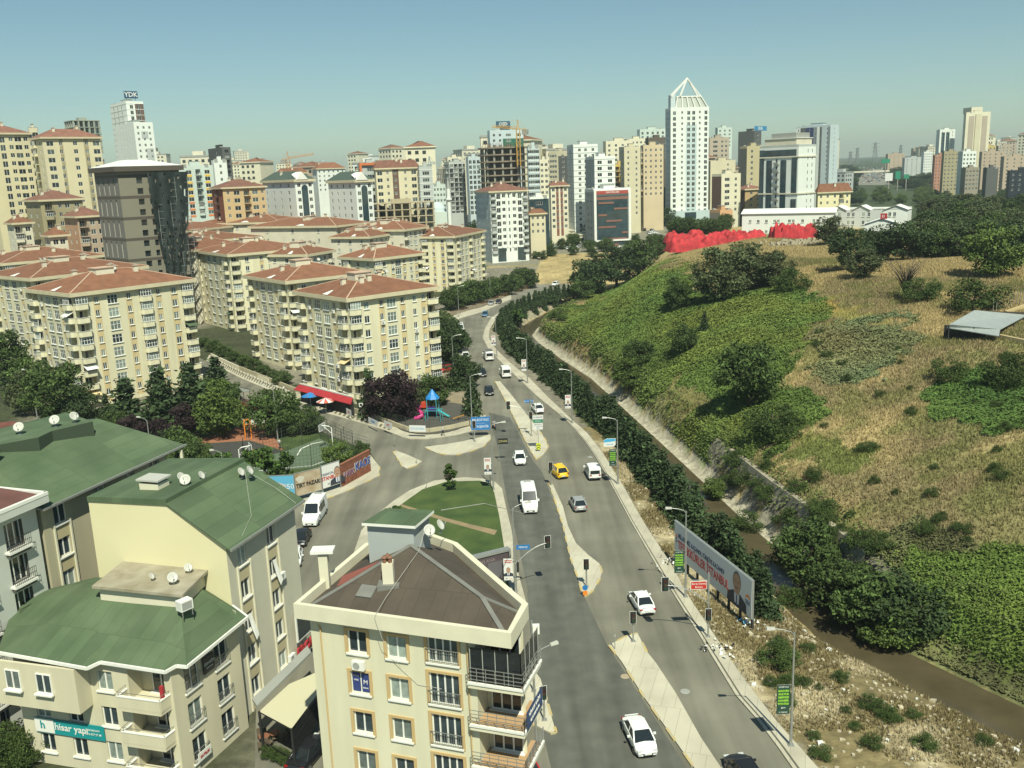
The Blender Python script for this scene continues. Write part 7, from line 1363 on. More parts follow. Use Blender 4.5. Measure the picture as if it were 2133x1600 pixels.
px_wall([(440, 742), (500, 770), (560, 795)], 0, .8, .25, M['cream_pale'], 'low_wall', 'low wall below the hedge beside the side street', 'wall'); px_wall([(487, 838), (535, 856), (575, 868)], 0, .9, .25, M['brick'], 'low_wall', 'red low wall behind the bus shelter', 'wall')
def fence(pts, h, label, step=2.2, wires=5, m=None, base=.1, cat='fence', zoff=0, mesh=0, name='fence', thk=.03):
    P = [at(x, y, base) for x, y in pts]; t = thing(name, label, cat, (0, 0, 0), 0); m = m or M['dark']; n_ = 0; g = MB()
    for a, b in zip(P[:-1], P[1:]):
        Lk = (b-a).length; k = max(1, int(Lk/step))
        for i in range(k):
            p = a.lerp(b, i/k); q = MB(); q.bar((p.x, p.y, zoff), (p.x, p.y, zoff+h), .08, m)
            if n_ < 90: q.build('post', t)
            n_ += 1
        for i in range(wires+1): z = zoff+.08+(h-.1)*i/wires; g.bar((a.x, a.y, z), (b.x, b.y, z), thk, m)
        if mesh:
            kk = int(Lk/mesh)
            for i in range(kk): p = a.lerp(b, i/kk); g.bar((p.x, p.y, zoff+.08), (p.x, p.y, zoff+h-.02), thk*.8, m)
    g.build('panel', t); return t
FD = mat('fence_dark', (.045, .05, .04), .7)
fence([(510, 992), (650, 977), (737, 947), (668, 913), (590, 941), (510, 962), (510, 992)], 4.0, 'tall dark wire fence round the sports court', 3.0, 7, FD, mesh=.55, thk=.025)
fence([(745, 859), (826, 888), (866, 900), (895, 900), (940, 893), (980, 883)], 1.3, 'dark railing on the low wall round the playground', 2.5, 3, FD, zoff=1.0, mesh=.4, thk=.03); fence([(440, 748), (506, 781), (582, 813), (625, 830)], .95, 'black crossed street railing along the side street', 2.0, 2, FD)
fence([(668, 905), (735, 930), (768, 940)], 2.4, 'fence of the park along the side street', 2.6, 4, FD, mesh=.5); fence([(935, 660), (1000, 640), (1060, 616), (1100, 602)], 1.6, 'brown railing along the far bend', 2.5, 4, mat('rail_rust', (.22, .13, .06), .8), mesh=.5)
# basketball hoops
def hoop(px, py, rz, label, h=3.6):
    p = at(px, py, .1); t = thing('basketball_hoop', label, 'basketball hoop', tuple(p), rz, 'basketball hoops'); b = MB(); b.tube([(0, 0, 0), (0, 0, h), (.4, 0, h+.25), (1.7, 0, h+.3)], .09, M['white'], 6); b.bar((0, 0, h-.9), (1.4, 0, h+.2), .07, M['white']); b.build('pole', t); b = MB(); b.box(1.7, 1.75, -.9, .9, h-.55, h+.6, mat('clear_board', (.55, .6, .6), .2, alpha=.35))
    for y in (-.9, .85): b.box(1.68, 1.77, y, y+.05, h-.55, h+.6, M['white'])
    for z in (h-.55, h+.55): b.box(1.68, 1.77, -.85, .85, z, z+.05, M['white'])
    b.build('backboard', t); b = MB(); b.tube([(2.05+.23*math.cos(a), .23*math.sin(a), h-.4) for a in np.linspace(0, 2*PI, 13)], .025, POR, 5, False); b.build('hoop', t)
hoop(502, 985, .5, 'white basketball hoop at the near left of the court'); hoop(694, 937, PI-.35, 'white basketball hoop at the far right of the court')
# playground
p = at(903, 868, .3); t = thing('play_tower', 'play tower with blue peaked roof, magenta tube slide and turquoise slide', 'playground set', (p.x, p.y, .32), -.2); t.scale = (.78,)*3; TQ = mat('play_turquoise', (.05, .32, .36), .5); MG = mat('play_magenta', (.42, .03, .16), .5); PB = mat('play_blue', (.02, .20, .52), .5); RDp = mat('play_red', (.5, .06, .03), .5)
b = MB(); b.lathe([(1.7, 0), (1.45, .45), (.9, 1.0), (.45, 1.7), (.03, 2.2)], (0, 0, 4.3), PB, 8); b.lathe([(1.7, 0), (0.01, .05)], (0, 0, 4.29), PB, 8); b.build('roof', t)
for x in (-1.1, 1.1):
    for y in (-1.1, 1.1): b = MB(); b.bar((x, y, 0), (x, y, 4.4), .14, TQ); b.build('post', t)
b = MB(); b.box(-1.1, 1.1, -1.1, 1.1, 1.5, 1.65, M['dark']); b.build('platform', t); b = MB(); b.box(-.9, .9, -1.15, -1.05, 1.65, 2.6, mat('play_indigo', (.05, .03, .2), .5)); b.box(-2.6, -1.2, -.7, .7, 2.2, 3.4, RDp); b.build('panel', t)
b = MB(); b.tube([(-2.3, 0, 2.6), (-3.1, -.3, 2.2), (-3.2, -1.2, 1.7), (-2.3, -1.6, 1.3), (-2.0, -2.2, .8), (-2.9, -2.9, .4), (-3.6, -3.0, .25)], .45, MG, 10); b.build('tube_slide', t); b = MB(); b.hexa([(1.1, -.4, 1.6), (4.0, -1.2, .2), (4.0, -.4, .2), (1.1, .4, 1.6), (1.1, -.4, 1.7), (4.0, -1.2, .32), (4.0, -.4, .32), (1.1, .4, 1.7)], mat('play_aqua', (.05, .45, .45), .4)); b.build('slide', t)
b = MB()
for x in (-.6, 2.9): b.bar((x, -2.4, 0), (x, -2.4, 2.5), .12, TQ); b.bar((x, -4.4, 0), (x, -4.4, 2.5), .12, TQ); b.bar((x, -2.4, 2.5), (x, -4.4, 2.5), .1, TQ)
for y in (-2.4, -4.4): b.bar((-.6, y, 2.5), (2.9, y, 2.5), .1, TQ)
b.build('climbing_frame', t)
p = at(955, 876, .3); t = thing('seesaw', 'small orange spring seesaw on the play ground', 'seesaw', (p.x, p.y, .32), .6); b = MB(); b.bar((-1.2, 0, .55), (1.2, 0, .75), .16, mat('play_orange', (.5, .25, .05), .6)); b.build('seat_board', t); b = MB(); b.bar((0, 0, 0), (0, 0, .6), .2, M['dark']); b.build('stand', t)
def cloth_sign(a, b_, z0, h, m, txt, tm, label, name='banner'):
    A, B = at(*a, z0), at(*b_, z0); t = thing(name, label, 'banner', (0, 0, 0), 0, 'banners tied to the park railing'); fr = frame2(A, B-A); L = (B-A).length; g = MB(); g.box(0, L, -.03, .0, 0, h, m, fr); g.build('cloth', t)
    if txt: textmesh(txt, h*.42, tm, t, fr @ MT(L/2, -.04, h/2), sx=.8)
cloth_sign((768, 880), (787, 889), 1.1, 1.0, PW_, 'ATAŞEHİR', BLU, 'white blue banner on the railing under the dark plum tree'); cloth_sign((801, 889), (817, 895), 1.1, 1.1, PW_, 'SPOR', PR_, 'white and red banner on the railing right of the plum tree'); cloth_sign((853, 899), (887, 900), 1.1, 1.1, PW_, 'ÇOCUK PARKI', SKY_, 'long white banner on the railing in front of the slides')
cloth_sign((722, 862), (732, 867), 1.0, 1.1, PW_, 'CAFE', PR_, 'small red and white poster at the cafe garden wall')
# cafe awning, umbrellas, bus shelter
q = [at(625, 800, 3.6), at(735, 828, 3.6), at(731, 842, 2.7), at(612, 811, 2.7)]; t = thing('awning', 'long red awning of the cafe at the foot of the cream block', 'awning', (0, 0, 0), 0); g = MB(); g.hexa([q[3]-Vector((0, 0, .12)), q[2]-Vector((0, 0, .12)), q[1]-Vector((0, 0, .12)), q[0]-Vector((0, 0, .12)), q[3], q[2], q[1], q[0]], M['red']); g.build('awning_sheet', t); g = MB(); g.bar(q[0]+Vector((0, 0, .1)), q[1]+Vector((0, 0, .1)), .22, M['white']); g.build('trim', t)
for k in (0, .33, .66, 1): v = q[3].lerp(q[2], k); g = MB(); g.bar((v.x, v.y, 0), (v.x, v.y, 2.6), .1, M['dark']); g.build('post', t)
g = MB(); a, b = q[0], q[1]; g.bar((a.x, a.y, 1.4), (b.x, b.y, 1.4), .2, M['dark'], 2.8); g.build('shop_front', t)
mb = MB(); mb.prism(W2([(618, 818), (738, 850), (730, 862), (690, 850), (600, 830)]), -.1, .22, M['concrete']); struct('terrace', mb)
def umbrella(px, py, m1, m2, label):
    p = at(px, py, .2); t = thing('sun_umbrella', label, 'umbrella', tuple(p), 0, 'sun umbrellas of the cafe'); b = MB(); n = 12
    for i in range(n): a0, a1 = 2*PI*i/n, 2*PI*(i+1)/n; b.poly([(1.7*math.cos(a0), 1.7*math.sin(a0), 2.2), (1.7*math.cos(a1), 1.7*math.sin(a1), 2.2), (0, 0, 2.9)], m1 if i % 2 else m2)
    b.build('canopy', t); b = MB(); b.tube([(0, 0, 0), (0, 0, 2.8)], .03, M['white'], 6); b.build('pole', t)
umbrella(648, 848, PB, mat('umb_blue', (.05, .16, .35), .7), 'blue sun umbrella in front of the red awning'); umbrella(680, 860, mat('umb_red', (.5, .12, .08), .7), PW_, 'red and white striped umbrella in front of the red awning')
p = at(505, 838, .1); t = thing('bus_shelter', 'glazed bus shelter with a dark frame on the side street', 'bus shelter', tuple(p), -.75)
for x in (-1.9, 1.9):
    for y in (-.7, .7): b = MB(); b.bar((x, y, 0), (x, y, 2.5), .09, M['dark']); b.build('post', t)
b = MB(); b.box(-2.1, 2.1, -.9, .9, 2.5, 2.58, mat('shelter_glass', (.35, .38, .34), .2, alpha=.5)); [b.bar((-2.1, y, 2.6), (2.1, y, 2.6), .08, M['dark']) for y in (-.9, .9)]; b.build('roof', t); b = MB(); b.box(-1.5, 1.5, .3, .6, .42, .48, M['brick']); b.build('bench', t)
for px, py, l in ((518, 915, 'orange metal goal frame beside the play court'),): p = at(px, py, .1); t = thing('exercise_frame', l, 'exercise frame', tuple(p), .4); b = MB(); [b.bar((x, 0, 0), (x, 0, 3.4), .16, POR) for x in (-.5, .5)]; b.bar((-.5, 0, 3.4), (.5, 0, 3.4), .16, POR); b.bar((-.5, 0, 2.6), (.5, 0, 2.6), .12, POR); b.build('frame', t)
# dark wooden box poster on the lawn by the brown roof
A, B = at(958, 1150, 1.0), at(1042, 1170, 1.0); C_ = at(1042, 1100, 4.4)
t = thing('billboard', 'framed dim poster board standing on the lawn behind the brown roof', 'billboard', (0, 0, 0), 0); P0, P1 = Vector((-5.9, 86.0, 1.2)), Vector((-.9, 88.6, 1.2))
fr = frame2(P0, P1-P0); L = (P1-P0).length; g = MB(); g.box(0, L, 0, .5, 0, 3.0, M['dark'], fr); g.build('box', t); g = MB()
for (a, b_, c_, d_) in ((-.1, L+.1, 3.0, 3.25), (-.1, L+.1, -.2, 0), (-.1, .1, 0, 3), (L-.1, L+.1, 0, 3)): g.box(a, b_, -.12, .6, c_, d_, M['metal'], fr)
g.build('frame', t); g = MB(); g.box(.2, L-.2, -.03, -.005, .15, 2.85, mat('print_dim', (.09, .07, .075), .4), fr); pn = g.build('panel', t); g = MB(); g.box(L*.55, L*.85, -.04, -.031, .4, 2.2, mat('print_dim2', (.13, .12, .13), .4), fr); g.build('picture', pn); textmesh('MEVLANA', .5, mat('print_dim3', (.25, .2, .22), .5), pn, fr @ MT(L*.5, -.05, 2.45)); 
for x in (.6, L-.6): g = MB(); g.box(x-.12, x+.12, .2, .44, -1.2, -.2, M['metal'], fr); g.build('leg', t)
# overhead wires
g = MB(); g.tube([Vector((-5.2, 60.2, 19.5)), Vector((-2.5, 68, 17.0)), at(1092, 1070, 9.2)], .03, M['dish'], 5); tag(g.build('cable', None), 'pale cable strung from the grey roof house to the street lamp', 'cable')
# people
def person(px, py, z, rz, shirt, trou, label, ride=False, s=1.0):
    J = dict(pel=(0, 0, .95), ch=(.02, 0, 1.35), nk=(.03, 0, 1.52), hd=(.06, 0, 1.68), ls=(0, .19, 1.42), rs=(0, -.19, 1.42), le=(-.12, .24, 1.15), re=(.15, -.24, 1.16), lh=(-.02, .25, .92), rh=(.32, -.22, .98), lk=(.18, .10, .52), rk=(.0, -.10, .50), lf=(.30, .10, .08), rf=(-.28, -.10, .12), lt=(.46, .10, .04), rt=(-.14, -.10, .04))
    if ride: J.update(pel=(0, 0, .85), lk=(.35, .22, .75), rk=(.35, -.22, .75), lf=(.2, .25, .35), rf=(.2, -.25, .35), lt=(.36, .25, .32), rt=(.36, -.25, .32), ch=(.12, 0, 1.2), nk=(.18, 0, 1.36), hd=(.24, 0, 1.52), ls=(.12, .19, 1.28), rs=(.12, -.19, 1.28), le=(.3, .3, 1.08), re=(.3, -.3, 1.08), lh=(.55, .28, 1.05), rh=(.55, -.28, 1.05))
    rad = dict(pel=.15, ch=.17, nk=.06, hd=.105, ls=.07, rs=.07, le=.045, re=.045, lh=.04, rh=.04, lk=.065, rk=.065, lf=.05, rf=.05, lt=.04, rt=.04); nm = list(J); ed = [('pel', 'ch'), ('ch', 'nk'), ('nk', 'hd'), ('ch', 'ls'), ('ch', 'rs'), ('ls', 'le'), ('le', 'lh'), ('rs', 're'), ('re', 'rh'), ('pel', 'lk'), ('pel', 'rk'), ('lk', 'lf'), ('rk', 'rf'), ('lf', 'lt'), ('rf', 'rt')]
    me = bpy.data.meshes.new('body'); me.from_pydata([J[k] for k in nm], [(nm.index(a), nm.index(b)) for a, b in ed], []); o = bpy.data.objects.new('body', me); COL.objects.link(o); m = o.modifiers.new('s', 'SKIN'); sv = me.skin_vertices[0].data
    for i, k in enumerate(nm): sv[i].radius = (rad[k], rad[k])
    sv[0].use_root = True; o.modifiers.new('u', 'SUBSURF').levels = 1; dg = bpy.context.evaluated_depsgraph_get(); m2 = bpy.data.meshes.new_from_object(o.evaluated_get(dg)); bpy.data.objects.remove(o)
    sk = mat('skin', (.35, .2, .13), .7); hairm = mat('hair_dark', (.03, .025, .02), .8); m2.materials.clear(); [m2.materials.append(x) for x in (shirt, trou, sk, hairm)]
    for p in m2.polygons:
        c = p.center; zt = J['nk'][2]; p.material_index = 3 if (c.z > zt+.16 or (c.z > zt+.05 and c.x < J['hd'][0]-.03)) else 2 if c.z > zt-.02 or (abs(c.y) > .2 and c.z < J['le'][2] and c.z > .86) else 0 if c.z > J['pel'][2]+.04 else 1
        p.use_smooth = True
    q = at(px, py, z) if z is not None else None; t = thing('person', label, 'person', (q.x, q.y, z), rz); t.scale = (s,)*3; link('body', m2, t); return t
sw, sbk, sdk = mat('cloth_white', (.6, .6, .56), .9), mat('cloth_black', (.02, .02, .025), .9), mat('cloth_navy', (.03, .035, .06), .9)
person(922, 908, .16, .1, sw, sbk, 'man in a white shirt and black trousers walking on the playground pavement'); person(592, 820, .16, 2.6, sw, sbk, 'person in white walking beside the street railing'); person(583, 935, .12, 1, sw, sdk, 'person in a white shirt standing by the sports court')
person(1029, 893, .03, PI+1.9, mat('cloth_grey', (.3, .3, .3), .9), sbk, 'rider in grey sitting on a motorcycle near the blue panel', True)
p = at(1029, 893, .03); t = thing('motorcycle', 'small dark motorcycle with a rider near the blue panel', 'motorcycle', tuple(p), PI+1.9)
for x in (-.65, .68): b = MB(); b.tube([(x, -.06, .3), (x, .06, .3)], .3, TY_, 14); b.build('wheel', t)
b = MB(); b.hexa([(-.7, -.12, .5), (.5, -.1, .45), (.5, .1, .45), (-.7, .12, .5), (-.75, -.14, .82), (.3, -.12, .8), (.3, .12, .8), (-.75, .14, .82)], mat('moto_red', (.2, .04, .03), .4)); b.bar((.5, 0, .9), (.72, 0, .3), .07, M['metal']); b.build('body', t); b = MB(); b.bar((.42, -.32, 1.0), (.42, .32, 1.0), .05, M['black']); b.build('handlebar', t)
# ------------------------------------------------------------------ hilltop: prefab, tarpaulins, shed, walls, pylons
PFW = mat('prefab_white', (.74, .76, .70), .7, var=.03, scale=.3)
C = hit(1545, 492); C2 = hit(1738, 480); z0 = max(C.z, C2.z)+.0; P_a = atY(1538, 488, C.y); th = math.atan2(C2.y-C.y, C2.x-C.x); t = thing('prefab_building', 'long white two storey prefab with a low white roof on the hilltop', 'building', (C.x, C.y, C.z-.3), th); W8 = (C2-C).length; hh = (atY(1545, 444, C.y).z-C.z); hh = max(6.0, min(8.5, hh)); mb = MB(); wn = Win(t); ops = []
fr = frame2((0, 0, 0), (1, 0, 0)); 
for i, f in enumerate((.09, .18, .27, .36, .40, .52, .56, .66, .78, .82, .88, .92, .96)):
    for z in (1.3, hh*.5+.9): ops.append((W8*f-.5, W8*f+.5, z, z+1.1, .1)); wn.add(winmesh(1.0, 1.1, 2, 1), fr @ MT(W8*f, .03, z))
facade(mb, fr, W8, -2, hh, ops, PFW); facade(mb, frame2((0, 11, 0), (0, -1, 0)), 11, -2, hh, [], PFW); facade(mb, frame2((W8, 0, 0), (0, 1, 0)), 11, -2, hh, [], PFW); mb.build('wall', t)
g = MB(); g.hexa([(-.4, -.5, hh), (W8+.4, -.5, hh), (W8+.4, 5.5, hh+1.5), (-.4, 5.5, hh+1.5), (-.4, -.5, hh+.15), (W8+.4, -.5, hh+.15), (W8+.4, 5.5, hh+1.65), (-.4, 5.5, hh+1.65)], M['white']); g.hexa([(-.4, 5.5, hh+1.5), (W8+.4, 5.5, hh+1.5), (W8+.4, 11.5, hh), (-.4, 11.5, hh), (-.4, 5.5, hh+1.65), (W8+.4, 5.5, hh+1.65), (W8+.4, 11.5, hh+.15), (-.4, 11.5, hh+.15)], M['white']); g.build('roof', t); wn.done()
D = hit(1740, 476); t = thing('prefab_building', 'grey and white gabled prefab wing at the right end of the long prefab', 'building', (D.x, D.y+8, D.z-.3), th-.12); W9 = 28.0; mb = MB(); wn = Win(t); ops = []
for f in (.08, .14, .26, .32, .45, .52, .78, .84):
    for z in (1.2, 4.2): ops.append((W9*f-.5, W9*f+.5, z, z+1.5, .1)); wn.add(winmesh(1.0, 1.5, 2, 1), fr @ MT(W9*f, .03, z))
facade(mb, fr, W9, -2, 6.6, ops, mat('prefab_grey', (.54, .56, .53), .8), [(W9*.70, W9, -2, 6.6, PFW)]); facade(mb, frame2((W9, 0, 0), (0, 1, 0)), 10, -2, 6.6, [], PFW); mb.build('wall', t); g = MB(); g.poly([(W9*.70, -.02, 6.6), (W9+.4, -.02, 6.6), (W9*.85, -.02, 8.3)], PFW)
for a_, b2 in ((0, .24), (.30, .54), (.70, 1.01)): m_ = (a_+b2)/2; g.poly([(W9*a_, -.5, 6.6), (W9*m_, -.5, 8.3), (W9*m_, 10, 8.3), (W9*a_, 10, 6.6)], M['white']); g.poly([(W9*m_, -.5, 8.3), (W9*b2, -.5, 6.6), (W9*b2, 10, 6.6), (W9*m_, 10, 8.3)], M['white']); g.poly([(W9*a_, -.03, 6.6), (W9*b2, -.03, 6.6), (W9*m_, -.03, 8.3)], mat('prefab_grey', (.4, .42, .4), .8))
g.box(0, W9, 5, 10, 6.6, 7.2, M['white']); g.build('roof', t); wn.done()
D = hit(1800, 487); t = thing('prefab_hut', 'small white gabled hut with a flag and white sheet on its roof', 'hut', (D.x, D.y, D.z-.3), th); mb = MB(); mb.box(0, 11, 0, 8, 0, 3.6, PFW); mb.poly([(0, -.01, 3.6), (11, -.01, 3.6), (5.5, -.01, 5.4)], PFW); mb.box(1.5, 2.3, -.04, -.01, 1, 2.2, M['glassd']); mb.build('wall', t); g = MB(); g.poly([(-.4, -.5, 3.5), (5.5, -.5, 5.5), (5.5, 8.5, 5.5), (-.4, 8.5, 3.5)], M['white']); g.poly([(5.5, -.5, 5.5), (11.4, -.5, 3.5), (11.4, 8.5, 3.5), (5.5, 8.5, 5.5)], M['white']); g.build('roof', t)
t = thing('flag', 'red flag with white crescent and star on the white hut', 'flag', (D.x, D.y, D.z+5.0), th); g = MB(); g.box(5, 7.2, -.6, -.55, 0, 1.9, M['red']); g.build('cloth', t); g = MB(); g.lathe([(.3, 0), (.45, .01)], (0, 0, 0), M['white'], 14); [g.v.__setitem__(q, (5.9+g.v[q][0], -.62, .95+g.v[q][1])) for q in range(len(g.v))]; g.build('crescent', t)
TARP = mat('tarpaulin_red', (.40, .022, .028), .8, var=.35, scale=.5)
def tarp(px, py, w, d, h, rz, label, seed):
    p = hit(px, py); n1, n2 = 40, 22; rr_ = np.random.default_rng(seed); u, v = np.meshgrid(np.linspace(-1, 1, n1), np.linspace(-1, 1, n2)); e = np.clip((1-np.maximum(abs(u), abs(v))-.06*vnoise(u*9+seed, v*9, 1, seed))*8, 0, 1)**.7
    hz = h*e*(0.35+.75*vnoise(u*7+seed, v*4, 1.5, seed))+.5*np.abs(np.sin(u*11+seed+v*3))*e+(vnoise(u*30, v*30, 1.2, seed+3)-.5)*.9*e
    X = u*w/2+(rr_.random(u.shape)-.5)*w*.01; Y = v*d/2; V = np.stack([X.ravel(), Y.ravel(), hz.ravel()-.25], 1); ii_ = (np.arange(n2-1)[:, None]*n1+np.arange(n1-1)[None]).ravel(); o = link('tarpaulin', npmesh('tarpaulin', V, np.stack([ii_, ii_+1, ii_+1+n1, ii_+n1], 1), [TARP], smooth=False), None, p, rz); tag(o, label, 'tarpaulin', 'red tarpaulins on the hilltop')
tarp(1450, 520, 22, 10, 5.2, .1, 'leftmost large red tarpaulin heap nearest the cliff edge', 1); tarp(1425, 503, 16, 8, 4.0, .0, 'red tarpaulin heap behind the leftmost one', 2); tarp(1500, 505, 20, 8, 4.0, .15, 'red tarpaulin heap in the middle below the prefab corner', 3); tarp(1550, 500, 15, 7, 3.2, .1, 'low red tarpaulin strip in front of the prefab wall', 4)
tarp(1628, 498, 8, 5, 5.2, .2, 'red tarpaulin bundle left of the bright tree', 5); tarp(1662, 499, 12, 6, 5.0, -.1, 'red tarpaulin bundle beside the rubble heap', 6)
p = hit(1662, 510); V_ = RNG.normal(size=(1400, 3))*[4.5, 2.4, 1.0]; V_[:, 2] = np.abs(V_[:, 2]); g = MB()
for k in range(320): v = V_[k]; r_ = RNG.uniform(.2, .6); a = RNG.uniform(0, 3); g.hexa([tuple(np.array([math.cos(a+q*PI/2)*r_, math.sin(a+q*PI/2)*r_*.7, (-.5 if j == 0 else .5)*r_])+v*np.array([1, 1, .7])) for j in (0, 1) for q in range(4)], mat('rubble_stone', (.42, .37, .26), .95))
o = g.build('rubble_heap', None, loc=p); tag(o, 'pale rubble heap under the red bundles on the hilltop', 'rubble heap', None, 'stuff')
# shed on the right
Z = hit(2040, 712).z-.2; A, B, C_, D_ = at(1977, 676, Z+2.1), at(2083, 686, Z+2.1), at(2140, 656, Z+2.6), at(2030, 646, Z+3.1); t = thing('open_shed', 'open shed with a rusty corrugated tin roof at the right edge of the hill', 'shed', (0, 0, 0), 0); TIN = mat('corrugated_tin', (.36, .40, .38), .5, metal=.3, var2=(.46, .49, .46), scale=1.2, detail=8, stretch=(6, .5, 1)); g = MB(); lo = Vector((0, 0, -.12))
g.hexa([A+lo, B+lo, C_+lo, D_+lo, A, B, C_, D_], TIN); E_ = at(1972, 682, Z+1.6); F_ = at(2081, 700, Z+1.4); g.hexa([E_+lo, F_+lo, B+lo, A+lo, E_, F_, B, A], TIN); g.build('roof', t)
for k, v in enumerate((A, A.lerp(B, .5), B, C_, D_, B.lerp(C_, .5))): g = MB(); g.bar((v.x, v.y, T(v.x, v.y)-.3), (v.x, v.y, v.z-.1), .14, M['dark']); g.build('post', t)
g = MB(); g.bar((A.x, A.y+1.5, Z+.6), (B.x, B.y+1.5, Z+.6), .1, M['dark'], 2.4); g.bar((D_.x, D_.y, Z+1.4), (C_.x, C_.y, Z+1.4), .1, mat('boards_dark', (.06, .05, .04), .9), 3.2); g.build('back_wall', t)
a, b = hit(2055, 702), hit(2150, 722); g = MB(); g.bar(a, b, .5, mat('ochre_wall', (.48, .38, .20), .9), 1.6); tag(g.build('low_wall', None), 'ochre low wall in front of the tin roofed shed', 'wall'); a, b = hit(2095, 655), hit(2150, 636); g = MB(); g.bar(a, b, .4, mat('ochre_wall', (.48, .38, .20), .9), 1.2); tag(g.build('low_wall', None), 'short ochre wall behind the tin roofed shed', 'wall')
t = thing('fence', 'thin grey post fence behind the tin roofed shed', 'fence', (0, 0, 0), 0)
for k in range(12): q = hit(2068+k*7, 652-k*2.2); g = MB(); g.bar(q, q+Vector((0, 0, 2.4)), .08, M['metal']); g.build('post', t)
t = thing('retaining_wall', 'mossy stone retaining wall between creek and dry meadow', 'wall', (0, 0, 0), 0); g = MB(); prev = None; SM = mat('rubble_masonry', (.25, .225, .16), .95, var2=(.38, .34, .25), scale=.9, detail=12, bump=.8)
for k in range(15):
    i = 7.0+k*.30; j = int(i); f = i-j; c0 = CREEK[j]*(1-f)+CREEK[j+1]*f; d_ = CREEK[min(j+1, len(CREEK)-1)]-CREEK[j]; d_ = d_/np.hypot(*d_); n_ = np.array((d_[1], -d_[0])); q0, q1 = c0+n_*5.3, c0+n_*6.4; zt = T(*(c0+n_*7.4))+.08; cur = (Vector((*q0, -3.3)), Vector((*q1, zt)), Vector((*(q1+n_*.7), zt)))
    if prev: g.quad(prev[0], prev[1], cur[1], cur[0], SM); g.quad(prev[1], prev[2], cur[2], cur[1], SM)
    prev = cur
g.build('wall', t)
for k, (px, y1, y2) in enumerate(((1822, 336, 297), (1785, 338, 308), (1875, 333, 302), (1771, 340, 316))):
    Yp = 2600; b_, t_ = atY(px, y1, Yp), atY(px, y2, Yp); hgt = t_.z-b_.z+25; w_ = 9 if k else 14; t = thing('electricity_pylon', ('widest', 'second', 'right hand', 'leftmost small')[k]+' lattice pylon in the haze over the highway', 'pylon', (b_.x, b_.y, b_.z-25), 0, 'pylons on the horizon'); g = MB(); PYM = mat('pylon_steel', (.16, .17, .17), .6)
    for x in (-1, 1):
        for y in (-1, 1): g.bar((x*w_/2, y*w_/2, 0), (x*1.6, y*1.6, hgt), 1.1, PYM)
    n_ = 7
    for i in range(n_):
        f0, f1 = i/n_, (i+1)/n_; h0, h1 = hgt*f0, hgt*f1; r0_, r1_ = w_/2*(1-f0)+1.6*f0, w_/2*(1-f1)+1.6*f1; g.bar((-r0_, -r0_, h0), (r1_, -r1_, h1), .7, PYM); g.bar((r0_, -r0_, h0), (-r1_, -r1_, h1), .7, PYM)
    g.build('mast', t)
    for i in (.7, .83, .96): g = MB(); g.bar((-w_*.8, 0, hgt*i), (w_*.8, 0, hgt*i), 1.0, PYM); g.build('cross_arm', t)
# highway, overpass and its signs
g = MB(); st = [hit(x, y) for x, y in ((1780, 386), (1790, 372), (1800, 360), (1812, 352))]; st2 = [hit(x, y) for x, y in ((1858, 386), (1853, 372), (1846, 360), (1838, 352))]
for a, b, c_, d_ in zip(st[:-1], st2[:-1], st2[1:], st[1:]): up_ = Vector((0, 0, .2)); g.quad(a+up_, b+up_, c_+up_, d_+up_, M['asphalt_pale'])
st = [hit(x, y) for x, y in ((1912, 388), (1900, 372), (1896, 360), (1898, 350))]; st2 = [hit(x, y) for x, y in ((1985, 388), (1940, 372), (1918, 360), (1910, 350))]
for a, b, c_, d_ in zip(st[:-1], st2[:-1], st2[1:], st[1:]): g.quad(a+up_, b+up_, c_+up_, d_+up_, M['asphalt_pale'])
struct('road', g)
a, b = hit(1772, 362), hit(1852, 360); a = atY(1772, 359, 1000); b = atY(1852, 356, 1000); g = MB(); g.bar(a, b, 3, M['cream_pale'], 1.6); t = tag(g.build('footbridge', None), 'pale footbridge spanning the distant highway', 'bridge')
for px, py, m, l in ((1870, 373, GSN, 'green highway direction sign beside the footbridge'), (1851, 377, PW_, 'pale two row billboard left of the green highway sign'), (1888, 372, GSN, 'dark green highway sign turned away'), (1845, 340, GSN, 'long green gantry sign over the distant traffic')):
    q = atY(px, py, 800); wdt = {1851: 6.5, 1845: 7}.get(px, 4.5); t = thing('highway_sign', l, 'road sign', tuple(q), 0); g = MB(); g.box(-wdt/2, wdt/2, -.2, .2, 0, 6.5 if px in (1870, 1851) else 3.5, m); g.build('board', t); g = MB(); g.bar((0, .3, -10), (0, .3, 3), .7, M['frame_conc']); g.build('post', t)
# white low office row, forecourt hut
for px, py, w_, d_, h_, l in ((1145, 493, 22, 10, 5, 'long low cream arcade left of the glass office'), (1190, 505, 22, 9, 5.5, 'second low cream arcade nearer the glass office')):
    q = hit(px-20, py+4); t = thing('arcade_building', l, 'building', (q.x, q.y, q.z-1), -.45); mb = MB(); fr = frame2((0, 0, 0), (1, 0, 0)); ops = [(1+k*2.4, 2.6+k*2.4, 1.5, 4.2, .3) for k in range(int(w_/2.4)-1)]; facade(mb, fr, w_, -1, h_, ops, PY); facade(mb, frame2((w_, 0, 0), (0, 1, 0)), d_, -1, h_, [], PY); mb.build('wall', t)
    for o_ in ops: o = link('window', winmesh(1.6, 2.7, 1, 2, M['dark'], M['glassd'], False), t); o.matrix_local = fr @ MT((o_[0]+o_[1])/2, .2, 1.5)
    g = MB(); g.box(-.3, w_+.3, -.3, d_, h_, h_+.5, PY); g.build('roof', t)
